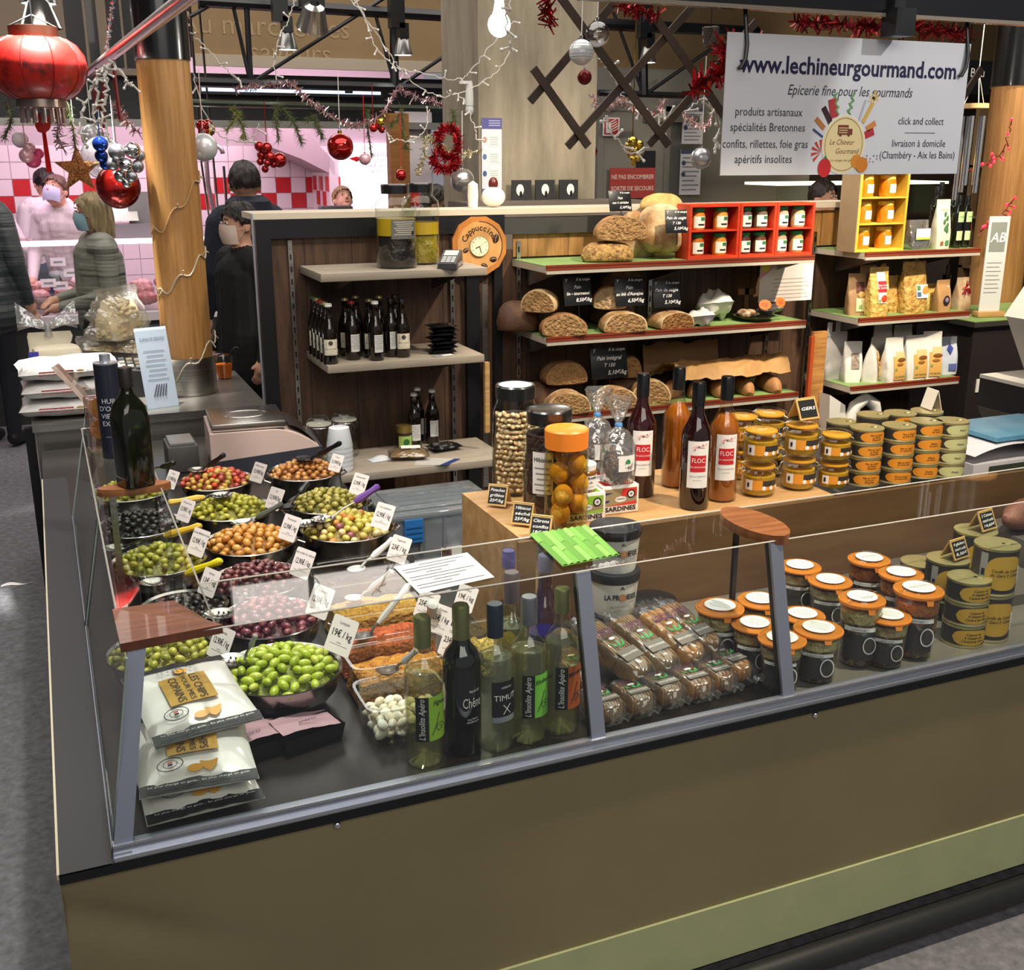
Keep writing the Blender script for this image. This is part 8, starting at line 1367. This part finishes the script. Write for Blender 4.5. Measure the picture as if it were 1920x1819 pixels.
poster('wall_notice', 'white and blue notice on the grey wall right of the door', (1281, 202), (1317, 270), 8.05, dtxt); poster('wall_notice', 'long white rules notice below the blue one on the grey wall', (1277, 280), (1312, 365), 8.05, dtxt)
# ================================================================ butcher stall counter and people
PKW = mat('EFE6EA', .4); GCL = glass('FAF4F8', .05)
root = E('butcher_counter', 'long pink lit butcher display counter with a curved glass front', 'counter', (-1.6, 8.3, -.05)); LB = 3.7
b = B(); b.box(0, LB, 0, .7, .05, .74, mat('3C3A3C', .5)); b.box(0, LB, -.02, .7, .74, .80, PKW); b.ob('base', root); b = B(); b.box(0, LB, .05, .68, .80, .815, mat('C9C4C6', .3, .6)); b.ob('meat_deck', root); b = B(); b.poly([(0, .0, .80), (LB, .0, .80), (LB, .14, 1.28), (0, .14, 1.28)], GCL); b.poly([(0, .14, 1.28), (LB, .14, 1.28), (LB, .55, 1.30), (0, .55, 1.30)], GCL); b.ob('glass_front', root); b = B(); b.box(0, LB, .12, .16, 1.27, 1.305, mat('FBE4F2', .3, emit=1.2)); b.ob('light_strip', root, label='glowing pink white light strip')
for x in (1.372, 2.618): b = B(); b.box(x, x+.012, .03, .5, .78, 1.27, STEEL); b.ob('divider', root)
MEAT = [mat(h, .3, 0, h2, 25, bump=1, coat=.4) for h, h2 in (('A83238', 'CC7A74'), ('8A2A30', 'B8605C'), ('B84A50', 'DDA8A0'), ('6A2C28', '4A1C18'), ('C46A6C', 'E4BAB4'))]
mp = []
for k, m in enumerate(MEAT):
    b = B(); b.ell((0, 0, .03), (.10, .055, .032), m, 12, 8, amp=.3, freq=3, seed=k); o = b.ob('meat_piece'); mp.append(o.data); bpy.data.objects.remove(o)
rnd = random.Random(11)
for i in range(60):
    r, q = divmod(i, 20); x = -1.47+q*.178+rnd.uniform(-.006, .006); o = bpy.data.objects.new('meat_piece', mp[(0, 1, 2, 4)[rnd.randrange(4)] if q < 5 or q > 11 else rnd.randrange(5)]); COL.objects.link(o); o.location = (x, 8.445+.165*r, .786+.037*r); o.rotation_euler = (0, 0, rnd.uniform(-.2, .2)); o.scale = (.82, 1.15, 1.25+.3*rnd.random())
    tag(o, 'cut of raw meat laid out in the pink lit butcher counter', 'meat', 'cuts of meat in the butcher counter')
for k, (px, py) in enumerate(((110, 500), (135, 520), (115, 545), (92, 540), (433, 513), (395, 540))): c = at(px, py, Y=8.4); b = B(); b.box(-.05, .05, 0, .003, 0, .06, mat('F2EAF2', .5), RX(-20)); b.box(-.03, .03, -.001, 0, .02, .035, GREY, RX(-20)); b.ob('meat_price_tag', label='white price tag standing in the meat of the butcher counter', cat='price tag', group='price tags in the butcher counter', loc=(c.x, 8.45, max(c.z, .83)))
for k, (x, y, z, l) in enumerate(((at(235, 400, Y=8.7).x, 8.66, 1.251, 'grey meat scale with a white tray behind the blonde woman'), )): root = E('butcher_scale', l, 'scale', (x, y, z)); b = B(); b.box(-.2, .2, -.12, .12, 0, .1, mat('8A8488', .35)); b.box(.02, .2, .0, .03, .1, .32, mat('9A9498', .35)); b.ob('housing', root); b = B(); b.add([(-.14, -.08, .12), (.08, -.08, .12), (.08, .1, .26), (-.14, .1, .26)], [(0, 1, 2, 3)], WHT); b.ob('tray', root)
root = E('register_screen', 'cash register with a blue lit screen facing the stall', 'register', (at(632, 380, Y=8.3).x, 8.36, 1.2005)); b = B(); b.rbox(.24, .14, .26, .01, mat('4A464C', .4), T(0, 0, .0)); b.ob('housing', root); b = B(); b.box(-.075, .085, -.074, -.070, .06, .19, mat('4A7AC8', .3, emit=1.3)); b.box(-.055, .065, -.0765, -.0745, .12, .17, mat('CFE0F4', .3, emit=1.2)); b.box(-.06, .07, -.0765, -.0745, .07, .09, mat('DCE8F8', .3, emit=1)); b.ob('screen', root, label='blue lit screen')
b = B(); b.box(2.15, 3.2, 8.2, 8.5, 0, 1.2, mat('5A5458', .5)); b.ob('register_desk', label='dark desk under the butcher register', cat='desk')
root = E('heat_lamp', 'round glowing lamp hanging low beside the wooden column', 'lamp', at(405, 446, Y=8.0)); b = B(); b.lathe([(.0, .06), (.05, .055), (.085, .0), (.06, -.03), (0, -.035)], mat('FFF6FA', .3, emit=4), 18); b.ob('glowing_shade', root); b = B(); b.tube([(-.03, 0, .06), (-.06, 0, .5), (-.05, 0, 2.7)], .008, CHROME, 6); b.tube([(.03, 0, .06), (.02, 0, .6), (-.02, 0, 2.7)], .008, CHROME, 6); b.ob('arm', root)
root = E('spray_hose', 'chrome spring hose and tap beside the column', 'tap', at(398, 300, Y=9.9)); b = B(); b.tube([(.07*cos(t)+.02, 0, .07*sin(t)+.05) for t in [k*.3 for k in range(11)]]+[(-.05, 0, -.2), (-.02, 0, -.45), (.02, 0, -.7)], .02, STEEL, 8); b.ob('spring_hose', root); b = B(); b.tube([(.09, 0, -.05), (.1, 0, -1.8)], .012, CHROME, 6); b.ob('riser', root)
root = E('white_coat', 'white coat hanging on a hook at the end of the butcher stall', 'coat', at(775, 270, Y=8.7)); b = B(); pouch(b, .28, .14, .62, mat('D9D0D4', .7, bump=.4), T(0, 0, -.36), 4, amp=.3); b.ob('cloth', root); b = B(); b.tube([(-.04, 0, .26), (0, 0, .34), (.05, .05, .34)], .006, STEEL, 5); b.ob('hanger_hook', root)
for k, (px, l) in enumerate(((905, 'white candle shaped ornament on the partition top'), )): b = B(); b.lathe([(.02, 0), (.024, .05), (.022, .10), (.0, .115)], mat('F0E6D8', .4), 14); b.ob('ornament', label=l, cat='ornament', loc=(at(887, 390, Y=4.69).x, 4.69, 1.601))
c = at(925, 388, Y=4.7); root = E('chef_figure_bowl', 'white rounded container with a dark brown knob on the partition top', 'container', (c.x, 4.7, 1.601)); b = B(); b.ell((0, 0, .045), (.055, .045, .045), mat('EDE6DC', .35), 16, 10); b.ob('container', root); b = B(); b.ell((0, 0, .1), (.022, .02, .03), mat('5A2018', .3), 12, 8); b.ob('knob', root)
for k in range(3): c = at(984+44*k, 388, Y=5.40); b = B(); b.box(-.055, .055, 0, .01, 0, .10, mat('2A2A2C', .5)); b.ell((.01*(k-1), -.001, .05), (.022, .001, .03), WHT, 12, 6); b.ell((.01*(k-1)+.004, -.002, .03), (.008, .001, .016), BLK, 8, 5); b.ob('black_card', label='%s black card with a white symbol at the foot of the concrete pillar' % ('first', 'middle', 'last')[k], cat='card', group='black symbol cards', loc=(c.x, 5.44, 1.6))
b = B(); b.box(1.95, 2.95, 5.2, 5.48, 0, 1.599, mat('6A6058', .6)); b.ob('pillar_cabinet', label='low cabinet in front of the concrete pillar behind the partition', cat='cabinet')
# ---------------------------------------------------------------- people
HAIRM = lambda h: mat(h, .5, 0, '%02x%02x%02x' % tuple(int(int(h[i:i+2], 16)*.55) for i in (0, 2, 4)), 55, (1, 1, .12), 1, contrast=(.3, .7))
def person(l, x, y, face_deg, H, top, bottom, hair, style='short', mask=None, arms=None, lean=0, hyaw=0, hpitch=0, shoe='1A1A1A', bulk=1.0, skin='D8A58A', coat=None, sleeve=None, quilt=False, hood=None, z=0, legs=True, fingers=True):
    s = H/1.72; k = R_(lean)
    def P(a, b_, c): return V((a, b_, c))*s
    def L(v):  # lean the upper body forward (towards -Y) about the hip
        v = V(v); h = .93*s; 
        if v.z > h: q = v-V((0, 0, h)); return V((q.x, q.y*cos(k)-q.z*sin(k), h+q.z*cos(k)+q.y*sin(k)))
        return v
    sg = []   # (p, q, rp, rq, material)
    TM = mat(top, .85, 0, None, 7, (1, 1, .5), 2) if not quilt else mat(top, .55, 0, None, 9, (.05, .05, 1), 3, mode='wave'); BM = mat(bottom, .8); SM = mat(skin, .5, sub=.1); SH = mat(shoe, .5); SLV = TM if not sleeve else mat(sleeve, .7)
    bk = bulk
    for sx in (-1, 1):
        if legs: sg += [(P(.09*sx, 0, .92), P(.095*sx, -.01, .5), .095*s, .066*s, BM), (P(.095*sx, -.01, .5), P(.095*sx, .02, .10), .062*s, .046*s, BM), (P(.095*sx, .03, .055), P(.10*sx, -.13, .04), .045*s, .036*s, SH)]
    sg += [(P(-.06, 0, .93), P(.06, 0, .93), .135*s*bk, .135*s*bk, TM if coat else BM), (L(P(-.05, 0, 1.08)), L(P(.05, 0, 1.08)), .125*s*bk, .125*s*bk, TM), (L(P(-.065, 0, 1.26)), L(P(.065, 0, 1.26)), .125*s*bk, .125*s*bk, TM), (L(P(-.13, .0, 1.40)), L(P(.13, .0, 1.40)), .085*s*bk, .085*s*bk, TM)]
    sg += [(P(.062*sx, 0, .95), L(P(.075*sx, 0, 1.32)), .130*s*bk, .118*s*bk, TM) for sx in (-1, 1)]+[(P(0, -.022, .95), L(P(0, -.028, 1.34)), .128*s*bk, .112*s*bk, TM)]
    if coat: sg += [(P(.06*sx, 0, coat), P(.065*sx, 0, 1.0), .15*s*bk, .132*s*bk, TM) for sx in (-1, 1)]; sg += [(P(-.06, 0, coat), P(.06, 0, coat), .15*s*bk, .15*s*bk, TM)]
    nk = L(P(0, .01, 1.44)); hc = L(P(0, -.015, 1.60)); sg += [(nk, hc, .056*s, .056*s, SM)]
    arms = arms or (((.245, .02, 1.14), (.25, -.06, .90)), ((.245, .02, 1.14), (.25, -.06, .90)))
    for sx, (el, wr) in zip((-1, 1), arms):
        sh = L(P(.18*sx, .005, 1.39)); e = L(P(el[0]*sx, el[1], el[2])); w = L(P(wr[0]*sx, wr[1], wr[2])); sg += [(sh, e, .062*s*bk, .05*s*bk, SLV), (e, w, .048*s*bk, .036*s, SLV)]
        d = (w-e).normalized(); pm = w+d*.06*s; sd = d.cross(V((0, 0, 1)) if abs(d.z) < .9 else V((1, 0, 0))).normalized(); dn = d.cross(sd)
        sg += [(w, pm, .028*s, .032*s, SM)]
        if fingers:
            for j, ln in enumerate((.055, .068, .072, .064)): o = pm+sd*(.026-.0175*j)*s+d*.012*s; m_ = o+d*ln*.55*s+dn*.006*s; sg += [(o, m_, .0100*s, .0095*s, SM), (m_, m_+d*ln*.4*s+dn*.020*s, .0095*s, .008*s, SM)]
            o = w+d*.03*s+sd*.028*s; sg += [(o, o+(d+sd*.8)*.035*s, .0115*s, .010*s, SM)]
    root = E('person', l, 'person', (x, y, z), face_deg); b = B(); hm = T(*hc) @ RX(-lean*.0) @ RZ(hyaw) @ RX(-hpitch)
    for p, q, rp, rq, m in sg:
        n = max(2, math.ceil((q-p).length/(max(rp, rq)*.32))); [b.ell(p.lerp(q, t/n), rp+(rq-rp)*t/n, m, 10, 7) for t in range(n+1)]
    hs = s
    headparts = [((0, .012, .02), (.076, .095, .095)), ((0, -.012, -.035), (.064, .078, .075)), ((0, -.062, -.082), (.032, .030, .026)), ((0, -.098, -.015), (.011, .018, .024)), ((0, -.106, -.028), (.014, .013, .011)), ((-.079, .012, -.01), (.012, .022, .033)), ((.079, .012, -.01), (.012, .022, .033)), ((-.030, -.085, -.064), (.0, .0, .0))]
    for c, r in headparts[:-1]: b.ell([v*hs for v in c], [v*hs for v in r], SM, 14, 10, hm)
    o = b.ob('body', root); md = o.modifiers.new('one_skin', 'REMESH'); md.mode = 'VOXEL'; md.voxel_size = .0095*s; md2 = o.modifiers.new('soft', 'SMOOTH'); md2.iterations = 4; md2.factor = .5
    me = bpy.data.meshes.new_from_object(o.evaluated_get(bpy.context.evaluated_depsgraph_get())); o.modifiers.clear(); old = o.data; o.data = me; me.name = 'body'; bpy.data.meshes.remove(old)
    ms = []; me.materials.clear()
    for m in (TM, BM, SM, SH, SLV):
        if m not in ms: ms.append(m); me.materials.append(m)
    hc2 = hm @ V((0, 0, 0)); idx = []
    for f in me.polygons:
        c = f.center; best = ((c-hc2).length-.10*s, SM)
        for p, q, rp, rq, m in sg:
            d = q-p; t = max(0, min(1, (c-p).dot(d)/max(d.length_squared, 1e-9))); dd = (c-(p+d*t)).length-(rp+(rq-rp)*t)
            if dd < best[0]: best = (dd, m)
        idx.append(ms.index(best[1]))
    me.polygons.foreach_set('material_index', idx); me.polygons.foreach_set('use_smooth', [True]*len(idx))
    b = B(); b.M = hm; EW = mat('EDE8E4', .3); EB = mat('2A1A12', .3)
    for sx in (-1, 1): b.ell((.030*sx*hs, -.083*hs, .012*hs), (.013*hs, .009*hs, .007*hs), EW, 10, 6); b.ell((.030*sx*hs, -.090*hs, .012*hs), (.006*hs, .004*hs, .006*hs), EB, 8, 6); b.tube([((.018)*sx*hs, -.091*hs, .030*hs), (.032*sx*hs, -.092*hs, .035*hs), (.045*sx*hs, -.084*hs, .030*hs)], .0035*hs, mat(hair, .7), 5)
    b.ob('eyes', root)
    if not mask: b = B(); b.M = hm; b.ell((0, -.088*hs, -.058*hs), (.022*hs, .008*hs, .006*hs), mat('B06A60', .5), 10, 6); b.ob('mouth', root)
    HM_ = HAIRM(hair); b = B(); b.M = hm
    def cap(u, v):
        a = 2*pi*u; el = (.5-v*.5*(1.32 if style != 'bob' else 1.0))*pi; fr = max(0, -sin(a)); 
        lo = -.25 if style != 'bob' else -.9
        z0 = {'short': .35*fr-.30*(1-fr), 'bob': .42*fr*fr-1.15*(1-fr), 'long': .4*fr-.9*(1-fr)}[style]; jg = NZ.noise(V((cos(a)*9, sin(a)*9, 5)))*.16+.08*sin(a*23); ph = math.asin(max(-1, min(1, .38*fr-.35*(1-fr)+jg))); th = pi/2+(ph-pi/2)*v
        n = 1+.07*NZ.noise(V((cos(a)*4, sin(a)*4, v*6)))+.035*NZ.noise(V((cos(a)*16, sin(a)*16, v*3))); x, y, zz = .088*cos(th)*cos(a)*n, .012+.108*cos(th)*sin(a)*n, .022+.105*sin(th)*n
        if style != 'short' and v > .75: zz -= (v-.75)*4*(.13 if style == 'bob' else .2)*(1-fr*1.3 if fr < .75 else 0); x *= 1+(v-.75)*.5; y = y*(1+(v-.75)*.4)
        return (x*hs, y*hs, zz*hs)
    b.grid(cap, 64, 20, HM_, closeu=True); b.ob('hair', root)
    if mask:
        b = B(); b.M = hm; MM = mat(mask, .6)
        def mk(u, v): a = (-1+2*u)*1.15; w = .075*(1-.12*abs(v-.5)); return (w*sin(a)*hs*1.02, (-.012-.092*cos(a)-.012*sin(pi*v)*cos(a))*hs+(.015*v*hs), (-.002-.098*v+.012*(1-abs(sin(a)))*(1-v))*hs)
        b.grid(mk, 16, 8, MM); [b.tube([(sx*.066*hs, -.045*hs, z_*hs), (sx*.08*hs, .0, -.02*hs), (sx*.083*hs, .03*hs, .0)], .0016*hs, MM, 4) for sx in (-1, 1) for z_ in (-.02, -.08)]; b.ob('face_mask', root, label='face mask')
    if hood: b = B(); b.lathe([(.10*s, -.02*s), (.135*s, .02*s), (.125*s, .07*s), (.085*s, .10*s)], mat(hood, .7, bump=.6), 22, T(*nk) @ SC(1, .95, 1), cap=False, wob=lambda a, zz: .06*NZ.noise(V((cos(a)*2, sin(a)*2, zz*10)))); b.ob('hood_collar', root)
    else: b = B(); b.lathe([(.085*s, -.045*s), (.078*s, .015*s), (.068*s, .03*s)], TM, 20, T(*nk), cap=False); b.ob('collar', root)
    return root
fold = (((.25, .0, 1.12), (.12, -.24, 1.08)), ((.25, .0, 1.12), (.10, -.25, 1.06)))
fwd = (((.24, -.10, 1.14), (.17, -.34, 1.04)), ((.24, -.10, 1.14), (.16, -.34, 1.02)))
xw = at(182, 450, Y=6.9).x
person('person in a grey quilted jacket with blonde bob and blue mask, hands folded', xw, 6.9, -82, 1.62, '85867A', '1E1E20', 'B9A074', 'bob', '9CC4D0', fold, quilt=True, bulk=1.12)
person('person in a dark quilted coat cut by the picture edge, walking in the aisle', at(8, 600, Y=7.75).x-.1, 7.75, 150, 1.80, '4A5052', '1C1E26', '2A2018', 'short', None, None, quilt=True, coat=.86, bulk=1.18)
person('butcher in a white coat with light mask bending over the meat', at(132, 400, Y=9.3).x, 9.32, -28, 1.72, 'E6DCE2', '3A3A44', '6A4A38', 'short', 'C4C8EA', fwd, lean=16, hpitch=22, bulk=1.15)
person('butcher in a white coat with dark cropped hair seen from behind', at(84, 340, Y=10.2).x, 10.2, 200, 1.72, 'DAD6D6', '3A4A6A', '1E1614', 'short', None, None, bulk=1.15)
person('butcher in a white coat with an arm raised at the picture edge', at(0, 380, Y=9.75).x-.12, 9.75, 40, 1.70, 'D6D2D2', '3A3A44', '1A1412', 'short', None, (((.28, -.12, 1.16), (.16, -.30, 1.32)), ((.24, -.1, 1.14), (.16, -.3, 1.1))))
person('person in a dark navy hooded jacket seen from behind', at(462, 360, Y=6.6).x, 6.6, 195, 1.79, '1C2030', '17171C', '2A1F1C', 'short', None, None, hood='1A1E30', bulk=1.15, hyaw=-25)
person('person in black with a white mask in profile at the partition end', at(452, 440, Y=5.78).x, 5.78, -70, 1.60, '121316', '101012', '241A16', 'short', 'D9C4B8', None, coat=.8, bulk=1.05)
person('person with short blonde hair looking down behind the register screen', at(635, 365, Y=9.1).x, 9.1, 5, 1.60, 'DCD4D8', '4A4A50', 'B08A58', 'short', None, fwd, hpitch=28, lean=8)
person('person in a dark jacket with black mask in profile near the grey wall', at(815, 350, Y=6.9).x, 6.9, 62, 1.64, '1E2024', '1A1A1E', '3A2A22', 'short', '16161A', None, hood='6A6A70')
person('person in black with a dark hat at the far picture edge', at(1910, 350, Y=5.9).x+.06, 5.9, -70, 1.66, '0E0E10', '0E0E10', '0C0C0E', 'bob', None, None, bulk=1.15)
person('person in a beige coat standing behind the sign and crates', at(1543, 350, Y=6.4).x, 6.4, 20, 1.66, 'B8A080', '1A1A1C', '3A2A20', 'short', None, None, coat=.95, bulk=1.1)
